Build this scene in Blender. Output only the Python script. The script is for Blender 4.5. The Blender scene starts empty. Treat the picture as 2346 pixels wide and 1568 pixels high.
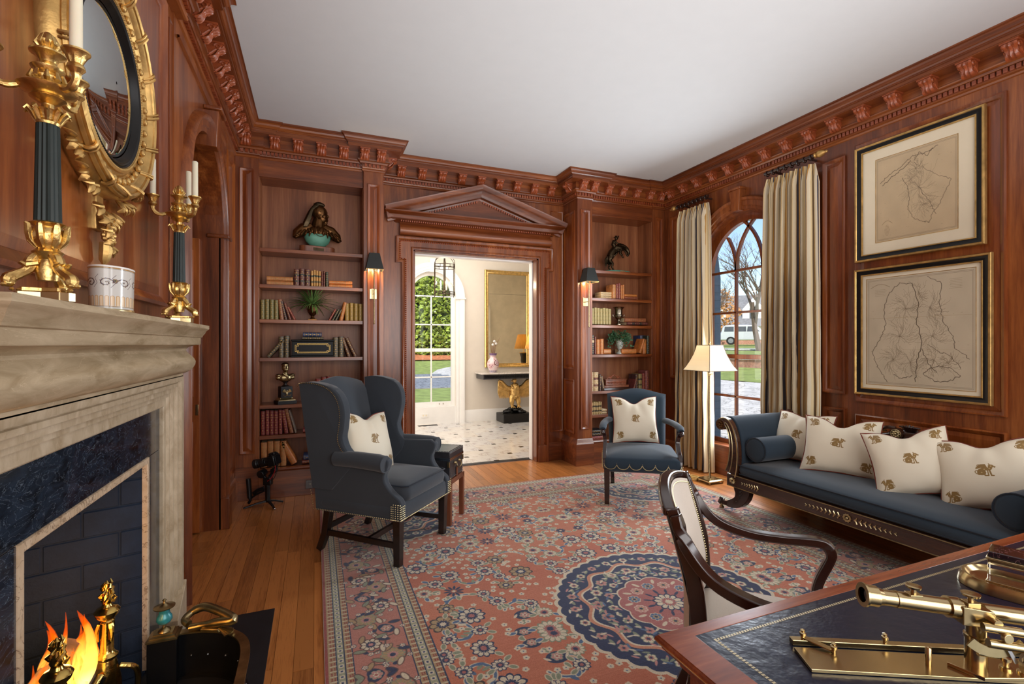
import bpy, math, random
import numpy as np
from mathutils import Vector, Matrix
C = bpy.context.scene.collection
SC = bpy.context.scene
PI = math.pi
rnd = random.Random(11)
# ------------------------------------------------------------------ camera
cam_data = bpy.data.cameras.new('camera')
cam = bpy.data.objects.new('camera', cam_data)
C.objects.link(cam)
YAW = math.atan(451.0 / 1109.0)
cam.location = (0, 0, 1.42)
cam.rotation_euler = (PI / 2, 0, -YAW)
cam_data.sensor_width = 36.0
cam_data.lens = 1109.0 / 2346.0 * 36.0
cam_data.shift_y = 5.0 / 2346.0
cam_data.clip_start = 0.02
cam_data.clip_end = 400
SC.camera = cam
# ------------------------------------------------------------------ view, sky, sun, large lights
SC.view_settings.view_transform = 'Standard'
SC.view_settings.look = 'None'
SC.view_settings.exposure = 0.0
SC.view_settings.gamma = 1.0
SC.view_settings.use_curve_mapping = False
SC.cycles.max_bounces = 8
SC.cycles.diffuse_bounces = 4
SC.cycles.glossy_bounces = 4
SC.cycles.transparent_max_bounces = 16
SC.cycles.transmission_bounces = 6
SC.cycles.caustics_reflective = False
SC.cycles.caustics_refractive = False
SC.cycles.sample_clamp_indirect = 4.0
world = bpy.data.worlds.new('sky')
SC.world = world
world.use_nodes = True
wn = world.node_tree.nodes
wl = world.node_tree.links
sky = wn.new('ShaderNodeTexSky')
sky.sky_type = 'NISHITA'
sky.sun_disc = False
sky.sun_elevation = math.radians(38)
sky.sun_rotation = math.radians(215)
sky.air_density = 1.0
sky.dust_density = 0.6
sky.ozone_density = 2.0
wl.new(sky.outputs[0], wn['Background'].inputs[0])
wn['Background'].inputs[1].default_value = 0.20
def add_light(name, kind, loc, target, energy, color=(1, 1, 1), size=None, size_y=None, spread=None):
 d = bpy.data.lights.new(name, kind)
 d.energy = energy
 d.color = color
 if kind == 'AREA':
  d.shape = 'RECTANGLE'
  d.size = size
  d.size_y = size_y or size
  if spread:
   d.spread = math.radians(spread)
 elif kind == 'POINT':
  d.shadow_soft_size = size or 0.03
 o = bpy.data.objects.new(name, d)
 C.objects.link(o)
 o.location = loc
 if target is not None:
  v = Vector(target) - Vector(loc)
  o.rotation_euler = v.to_track_quat('-Z', 'Y').to_euler()
 return o
sun = add_light('sun', 'SUN', (-10, -16, 20), (0, 0, 0), 4.8, (1.0, 0.93, 0.82))
sun.data.angle = math.radians(0.6)
# unseen fill lamps added behind the camera and by the desk, then tall-window daylight
add_light('rear_fill_light', 'AREA', (1.3, -2.0, 1.75), (1.5, 3.0, 1.5), 120, (1.0, 0.97, 0.95), 3.6, 2.2)
add_light('desk_fill_light', 'AREA', (4.0, -0.45, 1.75), (0.6, 1.6, 1.4), 55, (0.93, 0.96, 1.0), 1.3, 2.3)
add_light('tall_window_light', 'AREA', (4.07, 3.74, 1.45), (1.5, 3.3, 0.9), 62, (0.86, 0.93, 1.0), 0.55, 2.1)
# unseen area lamp added in mid-room, aimed up to brighten the ceiling
add_light('ceiling_bounce_light', 'AREA', (1.75, 2.3, 2.2), (1.8, 2.8, 3.4), 42, (1.0, 0.99, 0.98), 3.2, 4.6)
# the hall: unseen area lamps added as fill, one at the side, one overhead
add_light('hall_side_fill_light', 'AREA', (-0.6, 7.0, 1.8), (3, 7.2, 1.2), 60, (1.0, 0.97, 0.93), 2.4, 2.4)
add_light('hall_ceiling_fill_light', 'AREA', (2.0, 6.9, 3.38), (2.0, 6.9, 0), 50, (1.0, 0.97, 0.93), 2.0, 2.0)
# ------------------------------------------------------------------ materials
def srgb(r, g, b):
 def f(c):
  c /= 255.0
  return c / 12.92 if c <= 0.04045 else ((c + 0.055) / 1.055) ** 2.4
 return (f(r), f(g), f(b), 1.0)
def new_mat(name):
 m = bpy.data.materials.new(name)
 m.use_nodes = True
 nt = m.node_tree
 return m, nt, nt.nodes['Principled BSDF']
def ramp(nt, stops):
 r = nt.nodes.new('ShaderNodeValToRGB')
 el = r.color_ramp.elements
 el[0].position, el[0].color = stops[0][0], stops[0][1]
 el[1].position, el[1].color = stops[-1][0], stops[-1][1]
 for p, c in stops[1:-1]:
  e = el.new(p)
  e.color = c
 return r
def coords(nt, scale=(1, 1, 1), rot=(0, 0, 0), kind='Object', rand=False):
 t = nt.nodes.new('ShaderNodeTexCoord')
 mp = nt.nodes.new('ShaderNodeMapping')
 mp.inputs['Scale'].default_value = scale
 mp.inputs['Rotation'].default_value = rot
 nt.links.new(t.outputs[kind], mp.inputs['Vector'])
 if rand:
  oi = nt.nodes.new('ShaderNodeObjectInfo')
  mu = nt.nodes.new('ShaderNodeMath'); mu.operation = 'MULTIPLY'; mu.inputs[1].default_value = 37.0
  nt.links.new(oi.outputs['Random'], mu.inputs[0])
  cb = nt.nodes.new('ShaderNodeCombineXYZ')
  for i in range(3):
   nt.links.new(mu.outputs[0], cb.inputs[i])
  nt.links.new(cb.outputs[0], mp.inputs['Location'])
 return mp
def noise(nt, vec, scale=5, detail=4, rough=0.55, dist=0.0):
 n = nt.nodes.new('ShaderNodeTexNoise')
 n.inputs['Scale'].default_value = scale
 n.inputs['Detail'].default_value = detail
 n.inputs['Roughness'].default_value = rough
 n.inputs['Distortion'].default_value = dist
 if vec is not None:
  nt.links.new(vec.outputs[0], n.inputs['Vector'])
 return n
def bump(nt, bsdf, height_socket, strength=0.2, dist=0.01):
 b = nt.nodes.new('ShaderNodeBump')
 b.inputs['Strength'].default_value = strength
 b.inputs['Distance'].default_value = dist
 nt.links.new(height_socket, b.inputs['Height'])
 nt.links.new(b.outputs[0], bsdf.inputs['Normal'])
 return b
def plain(name, col, rough=0.5, metal=0.0, coat=0.0, var=0.12, vscale=8.0, bmp=0.0, bscale=60.0, spec=None):
 """base colour with a soft noise variation and optional fine relief"""
 m, nt, b = new_mat(name)
 mp = coords(nt)
 n = noise(nt, mp, vscale, 4)
 c = srgb(*col)
 lo = tuple(x * (1 - var) for x in c[:3]) + (1,)
 hi = tuple(min(1, x * (1 + var)) for x in c[:3]) + (1,)
 r = ramp(nt, [(0.3, lo), (0.7, hi)])
 nt.links.new(n.outputs[0], r.inputs[0])
 nt.links.new(r.outputs[0], b.inputs['Base Color'])
 b.inputs['Roughness'].default_value = rough
 b.inputs['Metallic'].default_value = metal
 b.inputs['Coat Weight'].default_value = coat
 b.inputs['Coat Roughness'].default_value = 0.12
 if spec is not None:
  b.inputs['Specular IOR Level'].default_value = spec
 if bmp:
  n2 = noise(nt, mp, bscale, 3)
  bump(nt, b, n2.outputs[0], bmp, 0.004)
 return m
def wood(name, dark, mid, light, scale=(14, 14, 1.1), rough=0.3, coat=0.35, rand=False, rot=(0, 0, 0), fine=0.25):
 """grain stretched along the axis with the small scale"""
 m, nt, b = new_mat(name)
 mp = coords(nt, scale, rot, rand=rand)
 n1 = noise(nt, mp, 1.0, 6, 0.6, 0.5)
 mp2 = coords(nt, tuple(s * 7 for s in scale), rot, rand=rand)
 n2 = noise(nt, mp2, 1.0, 4, 0.6)
 mp3 = coords(nt, tuple(0.16 * s for s in scale), rot, rand=rand)
 n3 = noise(nt, mp3, 1.0, 2, 0.5, 0.4)
 a = nt.nodes.new('ShaderNodeMath'); a.operation = 'MULTIPLY'; a.inputs[1].default_value = fine
 nt.links.new(n2.outputs[0], a.inputs[0])
 s = nt.nodes.new('ShaderNodeMath'); s.operation = 'MULTIPLY_ADD'; s.inputs[1].default_value = 0.55
 nt.links.new(n1.outputs[0], s.inputs[0]); nt.links.new(a.outputs[0], s.inputs[2])
 s2 = nt.nodes.new('ShaderNodeMath'); s2.operation = 'MULTIPLY_ADD'; s2.inputs[1].default_value = 0.42
 nt.links.new(n3.outputs[0], s2.inputs[0]); nt.links.new(s.outputs[0], s2.inputs[2])
 r = ramp(nt, [(0.40, srgb(*dark)), (0.60, srgb(*mid)), (0.80, srgb(*light))])
 nt.links.new(s2.outputs[0], r.inputs[0])
 if rand:
  oi = nt.nodes.new('ShaderNodeObjectInfo')
  hv = nt.nodes.new('ShaderNodeHueSaturation')
  mr = nt.nodes.new('ShaderNodeMapRange')
  mr.inputs['To Min'].default_value = 0.78; mr.inputs['To Max'].default_value = 1.18
  nt.links.new(oi.outputs['Random'], mr.inputs['Value'])
  nt.links.new(mr.outputs[0], hv.inputs['Value'])
  nt.links.new(r.outputs[0], hv.inputs['Color'])
  nt.links.new(hv.outputs[0], b.inputs['Base Color'])
 else:
  nt.links.new(r.outputs[0], b.inputs['Base Color'])
 b.inputs['Roughness'].default_value = rough
 b.inputs['Coat Weight'].default_value = coat
 b.inputs['Coat Roughness'].default_value = 0.16
 bump(nt, b, n2.outputs[0], 0.05, 0.003)
 return m
def stone(name, base, vein, light, scale=3.0, rough=0.35, veinw=0.05, coat=0.0, stretch=(1, 1, 1), bmp=0.05):
 m, nt, b = new_mat(name)
 mp = coords(nt, stretch)
 n1 = noise(nt, mp, scale, 8, 0.62, 0.8)
 n2 = noise(nt, mp, scale * 0.6, 5, 0.6, 2.2)
 ab = nt.nodes.new('ShaderNodeMath'); ab.operation = 'SUBTRACT'; ab.inputs[1].default_value = 0.5
 nt.links.new(n2.outputs[0], ab.inputs[0])
 a2 = nt.nodes.new('ShaderNodeMath'); a2.operation = 'ABSOLUTE'
 nt.links.new(ab.outputs[0], a2.inputs[0])
 rv = ramp(nt, [(0.0, (1, 1, 1, 1)), (veinw, (0, 0, 0, 1))])
 nt.links.new(a2.outputs[0], rv.inputs[0])
 rb = ramp(nt, [(0.32, srgb(*base)), (0.68, srgb(*light))])
 nt.links.new(n1.outputs[0], rb.inputs[0])
 mx = nt.nodes.new('ShaderNodeMix'); mx.data_type = 'RGBA'
 nt.links.new(rv.outputs[0], mx.inputs['Factor'])
 nt.links.new(rb.outputs[0], mx.inputs[6])
 mx.inputs[7].default_value = srgb(*vein)
 nt.links.new(mx.outputs[2], b.inputs['Base Color'])
 b.inputs['Roughness'].default_value = rough
 b.inputs['Coat Weight'].default_value = coat
 if bmp:
  bump(nt, b, n1.outputs[0], bmp, 0.01)
 return m
def fabric(name, col, scale=420, rough=0.92, var=0.10, sheen=0.25, bmp=0.25, two=None):
 m, nt, b = new_mat(name)
 mp = coords(nt)
 n0 = noise(nt, mp, 3.0, 3)
 n1 = noise(nt, mp, scale, 2, 0.7)
 c = srgb(*col)
 c2 = srgb(*two) if two else tuple(min(1, x * (1 + 2.2 * var)) for x in c[:3]) + (1,)
 lo = tuple(x * (1 - var) for x in c[:3]) + (1,)
 r = ramp(nt, [(0.35, lo), (0.55, c), (0.75, c2)])
 s = nt.nodes.new('ShaderNodeMath'); s.operation = 'MULTIPLY_ADD'; s.inputs[1].default_value = 0.5
 h = nt.nodes.new('ShaderNodeMath'); h.operation = 'MULTIPLY'; h.inputs[1].default_value = 0.5
 nt.links.new(n0.outputs[0], h.inputs[0])
 nt.links.new(n1.outputs[0], s.inputs[0]); nt.links.new(h.outputs[0], s.inputs[2])
 nt.links.new(s.outputs[0], r.inputs[0])
 nt.links.new(r.outputs[0], b.inputs['Base Color'])
 b.inputs['Roughness'].default_value = rough
 b.inputs['Sheen Weight'].default_value = sheen
 b.inputs['Sheen Roughness'].default_value = 0.5
 b.inputs['Specular IOR Level'].default_value = 0.2
 bump(nt, b, n1.outputs[0], bmp, 0.0015)
 return m
def glow(name, col, strength):
 m, nt, b = new_mat(name)
 b.inputs['Base Color'].default_value = srgb(*col)
 b.inputs['Emission Color'].default_value = srgb(*col)
 b.inputs['Emission Strength'].default_value = strength
 b.inputs['Roughness'].default_value = 0.6
 return m
def pane_glass(name, tint=(1, 1, 1), refl=0.10):
 m = bpy.data.materials.new(name)
 m.use_nodes = True
 nt = m.node_tree
 nt.nodes.clear()
 out = nt.nodes.new('ShaderNodeOutputMaterial')
 tr = nt.nodes.new('ShaderNodeBsdfTransparent')
 tr.inputs[0].default_value = (*tint, 1)
 gl = nt.nodes.new('ShaderNodeBsdfGlossy')
 gl.inputs['Roughness'].default_value = 0.01
 lw = nt.nodes.new('ShaderNodeLayerWeight'); lw.inputs[0].default_value = 0.25
 mu = nt.nodes.new('ShaderNodeMath'); mu.operation = 'MULTIPLY_ADD'
 mu.inputs[1].default_value = 0.5; mu.inputs[2].default_value = refl * 0.3
 nt.links.new(lw.outputs['Facing'], mu.inputs[0])
 cl = nt.nodes.new('ShaderNodeMath'); cl.operation = 'MINIMUM'; cl.inputs[1].default_value = 0.5
 nt.links.new(mu.outputs[0], cl.inputs[0])
 pw = nt.nodes.new('ShaderNodeMath'); pw.operation = 'MULTIPLY'; pw.inputs[1].default_value = refl * 2.4
 nt.links.new(cl.outputs[0], pw.inputs[0])
 mx = nt.nodes.new('ShaderNodeMixShader')
 nt.links.new(pw.outputs[0], mx.inputs[0])
 nt.links.new(tr.outputs[0], mx.inputs[1]); nt.links.new(gl.outputs[0], mx.inputs[2])
 nt.links.new(mx.outputs[0], out.inputs[0])
 return m
M = {}
M['mahogany'] = wood('mahogany_vertical_grain', (62, 26, 9), (114, 56, 23), (166, 96, 46), (13, 13, 0.9), 0.34, 0.35)
M['mahogany_h'] = wood('mahogany_horizontal_x', (62, 26, 9), (114, 56, 23), (166, 96, 46), (0.9, 13, 13), 0.34, 0.35)
M['mahogany_y'] = wood('mahogany_horizontal_y', (62, 26, 9), (114, 56, 23), (166, 96, 46), (13, 0.9, 13), 0.34, 0.35)
M['mahogany_level'] = wood('mahogany_level_grain', (62, 26, 9), (114, 56, 23), (166, 96, 46), (0.8, 0.8, 22), 0.34, 0.35)
M['mahogany_red'] = wood('mahogany_panel', (68, 27, 9), (122, 58, 22), (172, 98, 44), (9, 9, 0.8), 0.3, 0.45)
M['mahogany_desk'] = wood('desk_mahogany', (88, 34, 16), (136, 64, 34), (172, 98, 60), (1.6, 16, 16), 0.25, 0.5)
M['carved'] = plain('carved_mahogany', (150, 74, 40), 0.36, 0, 0.35, 0.25, 30, 0.5, 90)
M['backboard'] = wood('bookcase_back', (88, 46, 24), (136, 80, 48), (172, 114, 74), (16, 16, 0.7), 0.5, 0.1)
M['dark_wood'] = plain('dark_polished_wood', (44, 22, 16), 0.22, 0, 0.5, 0.3, 20)
M['ebony'] = plain('near_black_wood', (30, 22, 20), 0.3, 0, 0.4, 0.3, 20)
M['oak'] = wood('oak_floorboard', (70, 32, 11), (138, 78, 34), (184, 116, 60), (26, 1.4, 26), 0.32, 0.25, True, fine=0.6)
M['stand_wood'] = wood('stand_wood', (84, 42, 24), (122, 68, 42), (150, 92, 62), (16, 16, 1.2), 0.4, 0.2)
M['marble_black'] = stone('black_marble', (8, 11, 17), (110, 122, 134), (40, 52, 68), 13, 0.14, 0.006, 0.3, (1, 1, 2.4), 0)
M['limestone'] = stone('beige_limestone', (150, 130, 98), (196, 178, 148), (196, 178, 148), 6, 0.45, 0.006, 0.0, (3, 0.7, 3.5), 0.04)
M['limestone_v'] = stone('beige_limestone_jamb', (162, 142, 112), (196, 180, 152), (198, 182, 156), 9, 0.45, 0.005, 0.0, (2, 2, 1), 0.04)
M['slate'] = plain('black_slate', (24, 26, 30), 0.45, 0, 0, 0.25, 14)
M['firebrick'] = plain('painted_firebrick', (19, 36, 58), 0.8, 0, 0, 0.2, 20, 0.5, 60)
M['brass'] = plain('polished_brass', (196, 176, 132), 0.22, 1.0, 0, 0.15, 9)
M['brass_old'] = plain('aged_brass', (160, 144, 106), 0.32, 1.0, 0, 0.35, 14)
M['brass_pale'] = plain('pale_gilt_metal', (206, 190, 146), 0.3, 1.0, 0, 0.2, 14)
M['gilt'] = plain('gilt_bronze', (220, 186, 118), 0.32, 1.0, 0, 0.22, 26, 0.35, 70)
M['gilt_wood'] = plain('gilded_wood', (204, 166, 102), 0.40, 0.85, 0, 0.28, 14, 0.25, 60)
M['bronze'] = plain('dark_bronze', (58, 46, 30), 0.32, 0.85, 0, 0.4, 14, 0.2, 40)
M['bronze_warm'] = plain('warm_bronze', (98, 66, 36), 0.3, 0.85, 0, 0.4, 12, 0.2, 40)
M['verdigris'] = plain('green_patina', (92, 148, 126), 0.5, 0.1, 0, 0.15, 14)
M['silver'] = plain('tarnished_silver', (150, 142, 126), 0.22, 1.0, 0, 0.3, 10)
M['chrome'] = plain('bright_metal', (190, 192, 196), 0.15, 1.0)
M['green_black'] = plain('green_black_column', (34, 44, 42), 0.42, 0.2, 0, 0.2, 12)
M['wax'] = plain('ivory_wax', (240, 230, 204), 0.5, 0, 0, 0.04)
M['wax'].node_tree.nodes['Principled BSDF'].inputs['Subsurface Weight'].default_value = 0.15
M['plaster'] = plain('ceiling_paint', (203, 206, 208), 0.9, 0, 0, 0.01)
M['hall_paint'] = plain('hall_wall_paint', (224, 214, 200), 0.85, 0, 0, 0.02)
M['white_paint'] = plain('white_gloss_paint', (240, 237, 232), 0.35, 0, 0, 0.02)
M['navy_cloth'] = fabric('charcoal_blue_upholstery', (45, 60, 73))
M['wing_cloth'] = fabric('charcoal_upholstery', (60, 67, 75))
M['cream_cloth'] = fabric('cream_woven_upholstery', (214, 204, 190), 300, two=(236, 228, 216))
M['piping'] = fabric('rust_piping', (120, 52, 36), 300)
M['dark_piping'] = fabric('dark_piping', (28, 38, 50), 300)
M['black_plastic'] = plain('black_plastic', (16, 17, 19), 0.35, 0, 0, 0.2)
M['black_metal'] = plain('black_painted_metal', (20, 21, 24), 0.35, 0.4, 0, 0.2)
M['red_wire'] = plain('red_cable', (170, 24, 34), 0.5)
M['lens_glass'] = plain('dark_lens', (10, 14, 24), 0.03, 0, 1.0, 0.1)
M['lacquer'] = plain('black_lacquer', (12, 12, 12), 0.3, 0, 0.0, 0.1, spec=0.12)
M['glass'] = pane_glass('window_glass')
M['leather_navy'] = plain('navy_leather', (15, 26, 50), 0.26, 0, 0.1, 0.25, 6, 0.45, 26, spec=0.4)
M['leather_trunk'] = plain('black_trunk_leather', (44, 44, 48), 0.38, 0, 0.2, 0.4, 12, 0.3, 60)
M['pages'] = plain('page_edges', (214, 194, 154), 0.9, 0, 0, 0.12, 200)
M['gold_print'] = plain('gold_tooling', (176, 140, 78), 0.45, 0.4, 0, 0.2, 60)
M['gold_line'] = plain('gold_line', (214, 176, 96), 0.35, 0.6, 0, 0.1, 60)
M['paper'] = plain('mat_board', (236, 224, 196), 0.9, 0, 0, 0.02)
M['black_frame'] = plain('black_frame_paint', (18, 17, 16), 0.35, 0, 0.0, 0.1, spec=0.35)
M['marble_dark_lid'] = stone('dark_red_marble', (26, 16, 20), (170, 120, 120), (44, 26, 32), 20, 0.1, 0.008, 0.5, (1, 1, 1), 0)
M['crystal'] = bpy.data.materials.new('crystal')
M['crystal'].use_nodes = True
_b = M['crystal'].node_tree.nodes['Principled BSDF']
_b.inputs['Transmission Weight'].default_value = 1.0
_b.inputs['Roughness'].default_value = 0.02
_b.inputs['IOR'].default_value = 1.5
M['leaf'] = plain('fern_leaf', (92, 122, 62), 0.5, 0, 0, 0.4, 30)
M['ivy'] = plain('ivy_leaf', (60, 96, 62), 0.45, 0, 0, 0.5, 40)
M['cord'] = plain('gold_lamp_cord', (206, 170, 96), 0.45)
# ------------------------------------------------------------------ mesh building
def vadd(a, b): return (a[0] + b[0], a[1] + b[1], a[2] + b[2])
class MB:
 def __init__(self, mat=None):
  self.v, self.f, self.uv = [], [], {}
  self.mx = mat
 def pts(self, ps):
  n = len(self.v)
  if self.mx is not None:
   ps = [tuple(self.mx @ Vector(p)) for p in ps]
  self.v.extend([tuple(p) for p in ps])
  return n
 def box(self, x0, x1, y0, y1, z0, z1):
  n = self.pts([(x0, y0, z0), (x1, y0, z0), (x1, y1, z0), (x0, y1, z0), (x0, y0, z1), (x1, y0, z1), (x1, y1, z1), (x0, y1, z1)])
  for q in ((3, 2, 1, 0), (4, 5, 6, 7), (0, 1, 5, 4), (1, 2, 6, 5), (2, 3, 7, 6), (3, 0, 4, 7)):
   self.f.append(tuple(n + i for i in q))
  return self
 def hexa(self, low, high):
  """eight corners: four low, four high (counter-clockwise from above)"""
  n = self.pts(list(low) + list(high))
  for q in ((3, 2, 1, 0), (4, 5, 6, 7), (0, 1, 5, 4), (1, 2, 6, 5), (2, 3, 7, 6), (3, 0, 4, 7)):
   self.f.append(tuple(n + i for i in q))
  return self
 def rings(self, rings, closed_ring=True, cap=True, loop=False):
  k = len(rings[0])
  n = self.pts([p for r in rings for p in r])
  m = len(rings)
  for i in range(m - (0 if loop else 1)):
   a, b = n + i * k, n + ((i + 1) % m) * k
   for j in range(k if closed_ring else k - 1):
    j2 = (j + 1) % k
    self.f.append((a + j, a + j2, b + j2, b + j))
  if cap and not loop and closed_ring:
   self.f.append(tuple(n + j for j in reversed(range(k))))
   self.f.append(tuple(n + (m - 1) * k + j for j in range(k)))
  return self
 def lathe(self, prof, o=(0, 0, 0), n=20, sx=1.0, sy=1.0, flute=None):
  rs = []
  for r, z in prof:
   ring = []
   for j in range(n):
    a = 2 * PI * j / n
    rr = r
    if flute and flute[2] <= z <= flute[3]:
     rr = r * (1 - flute[1] * (j % 2))
    ring.append((o[0] + rr * sx * math.cos(a), o[1] + rr * sy * math.sin(a), o[2] + z))
   rs.append(ring)
  return self.rings(rs)
 def cyl(self, p0, p1, r0, r1=None, n=12):
  r1 = r0 if r1 is None else r1
  return self.tube([p0, p1], [r0, r1], n)
 def tube(self, path, rad, n=8, flat=None, closed=False, up=(0, 0, 1)):
  P = [Vector(p) for p in path]
  if not hasattr(rad, '__len__'):
   rad = [rad] * len(P)
  m = len(P)
  rings = []
  prev = None
  for i, p in enumerate(P):
   if closed:
    t = P[(i + 1) % m] - P[i - 1]
   else:
    t = P[min(i + 1, m - 1)] - P[max(i - 1, 0)]
   if t.length < 1e-9:
    t = Vector((0, 0, 1))
   t.normalize()
   if prev is None:
    u = Vector(up)
    if abs(u.dot(t)) > 0.95:
     u = Vector((1, 0, 0))
    a = (u - t * u.dot(t)).normalized()
   else:
    a = prev - t * prev.dot(t)
    if a.length < 1e-6:
     a = Vector((1, 0, 0)) - t * t.x
    a.normalize()
   prev = a
   b = t.cross(a)
   fa, fb = (1, 1) if flat is None else flat
   rings.append([tuple(p + (a * fa * math.cos(2 * PI * j / n) + b * fb * math.sin(2 * PI * j / n)) * rad[i]) for j in range(n)])
  return self.rings(rings, loop=closed)
 def bar(self, path, w, h, up=(0, 0, 1)):
  """rectangular section along a path; w across, h along up"""
  P = [Vector(p) for p in path]
  m = len(P)
  W = w if hasattr(w, '__len__') else [w] * m
  H = h if hasattr(h, '__len__') else [h] * m
  rings = []
  for i, p in enumerate(P):
   t = (P[min(i + 1, m - 1)] - P[max(i - 1, 0)]).normalized()
   u = Vector(up)
   a = (u - t * u.dot(t)).normalized()
   b = t.cross(a)
   rings.append([tuple(p + a * (s1 * H[i] / 2) + b * (s2 * W[i] / 2)) for s1, s2 in ((-1, -1), (-1, 1), (1, 1), (1, -1))])
  return self.rings(rings)
 def ball(self, c, r, nu=12, nv=8):
  r = (r, r, r) if not hasattr(r, '__len__') else r
  rs = []
  for i in range(nv + 1):
   ph = PI * i / nv
   s = max(math.sin(ph), 0.02)
   rs.append([(c[0] + r[0] * s * math.cos(2 * PI * j / nu), c[1] + r[1] * s * math.sin(2 * PI * j / nu), c[2] - r[2] * math.cos(ph)) for j in range(nu)])
  return self.rings(rs)
 def prism(self, poly, d0, d1, mp=lambda u, v, w: (u, w, v)):
  """extrude polygon (u,v) from w=d0 to w=d1"""
  k = len(poly)
  n = self.pts([mp(u, v, d0) for u, v in poly] + [mp(u, v, d1) for u, v in poly])
  self.f.append(tuple(n + j for j in range(k)))
  self.f.append(tuple(n + k + j for j in reversed(range(k))))
  for j in range(k):
   j2 = (j + 1) % k
   self.f.append((n + j2, n + j, n + k + j, n + k + j2))
  return self
 def sheet(self, fn, nu, nv, cu=False, cv=False, uvs=False, fl=False):
  n = self.pts([fn(i / (nu if not cu else nu), j / nv) for i in range(nu + (0 if cu else 1)) for j in range(nv + (0 if cv else 1))])
  wu, wv = nu + (0 if cu else 1), nv + (0 if cv else 1)
  for i in range(nu):
   for j in range(nv):
    a, b_, c, d = [n + (ii % wu) * wv + (jj % wv) for ii, jj in ((i, j), (i + 1, j), (i + 1, j + 1), (i, j + 1))]
    self.f.append((a, b_, c, d) if not fl else (d, c, b_, a))
    if uvs:
     q = [(i / nu, j / nv), ((i + 1) / nu, j / nv), ((i + 1) / nu, (j + 1) / nv), (i / nu, (j + 1) / nv)]
     self.uv[len(self.f) - 1] = q if not fl else q[::-1]
  return self
 def sweep(self, path, prof, mp=lambda x, y, z: (x, y, z), closed=False, side=1, cap=True, closed_prof=False):
  """path 2D polyline, prof [(offset, height)], offset to the left of travel times side, mitred"""
  P = [Vector((p[0], p[1])) for p in path]
  m = len(P)
  rings = []
  for i in range(m):
   if closed:
    d1 = (P[i] - P[i - 1]).normalized(); d2 = (P[(i + 1) % m] - P[i]).normalized()
   else:
    d1 = (P[i] - P[i - 1]).normalized() if i else (P[1] - P[0]).normalized()
    d2 = (P[i + 1] - P[i]).normalized() if i < m - 1 else d1
   n1 = Vector((-d1.y, d1.x)); n2 = Vector((-d2.y, d2.x))
   den = 1 + n1.dot(n2)
   o = (n1 + n2) / max(den, 0.15)
   rings.append([mp(P[i].x + o.x * w * side, P[i].y + o.y * w * side, h) for w, h in prof])
  return self.rings(rings, closed_ring=closed_prof, cap=cap, loop=closed)
 def merge(self, other, mat=None, loc=(0, 0, 0)):
  n = len(self.v)
  for p in other.v:
   q = Vector(p)
   if mat is not None:
    q = mat @ q
   self.v.append((q[0] + loc[0], q[1] + loc[1], q[2] + loc[2]))
  k = len(self.f)
  self.f.extend([tuple(i + n for i in f) for f in other.f])
  for a, b in other.uv.items():
   self.uv[a + k] = b
  return self
 def mesh(self, name, mat, smooth=True, angle=38):
  me = bpy.data.meshes.new(name)
  me.from_pydata(self.v, [], self.f)
  if self.uv:
   lay = me.uv_layers.new(name='UVMap')
   for p in me.polygons:
    q = self.uv.get(p.index)
    if q:
     for li, w in zip(p.loop_indices, q):
      lay.data[li].uv = w
  me.validate()
  me.update()
  if smooth:
   me.shade_smooth()
   me.set_sharp_from_angle(angle=math.radians(angle))
  if mat is not None:
   me.materials.append(M[mat] if isinstance(mat, str) else mat)
  return me
 def build(self, name, mat, parent=None, smooth=True, bevel=0.0, angle=38, seg=2, sub=0, **kw):
  me = self.mesh(name, mat, smooth, angle)
  o = bpy.data.objects.new(name, me)
  C.objects.link(o)
  if parent is not None:
   o.parent = parent
  if bevel:
   b = o.modifiers.new('edge', 'BEVEL')
   b.width = bevel; b.segments = seg; b.limit_method = 'ANGLE'; b.angle_limit = math.radians(40)
   b.harden_normals = False
  if sub:
   s = o.modifiers.new('smooth', 'SUBSURF'); s.levels = sub; s.render_levels = sub
  for a, val in kw.items():
   o[a] = val
  return o
def thing(name, label, cat, loc=(0, 0, 0), rz=0.0, group=None):
 o = bpy.data.objects.new(name, None)
 o.empty_display_size = 0.1
 C.objects.link(o)
 o.location = loc
 o.rotation_euler = (0, 0, rz)
 o['label'] = label; o['category'] = cat
 if group: o['group'] = group
 return o
def tag(o, label, cat, group=None, loc=None, rz=None):
 o['label'] = label; o['category'] = cat
 if group: o['group'] = group
 if loc is not None: o.location = loc
 if rz is not None: o.rotation_euler = (0, 0, rz)
 return o
def dup(root, loc, rz, label=None, scale=None):
 r = root.copy(); C.objects.link(r); r.location = loc; r.rotation_euler = (0, 0, rz)
 if label: r['label'] = label
 if scale: r.scale = scale
 for ch in list(root.children):
  c = ch.copy(); C.objects.link(c); c.parent = r
  for g in list(ch.children):
   d = g.copy(); C.objects.link(d); d.parent = c
 return r
def struct(o, label=None):
 o['kind'] = 'structure'
 if label: o['label'] = label
 return o
def link_copy(me, name, parent, loc, rz=0.0, scale=None):
 o = bpy.data.objects.new(name, me)
 C.objects.link(o)
 o.parent = parent
 o.location = loc
 o.rotation_euler = (0, 0, rz)
 if scale: o.scale = scale
 return o
def arc(cx, cy, r, a0, a1, n):
 return [(cx + r * math.cos(a0 + (a1 - a0) * i / n), cy + r * math.sin(a0 + (a1 - a0) * i / n)) for i in range(n + 1)]
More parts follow.
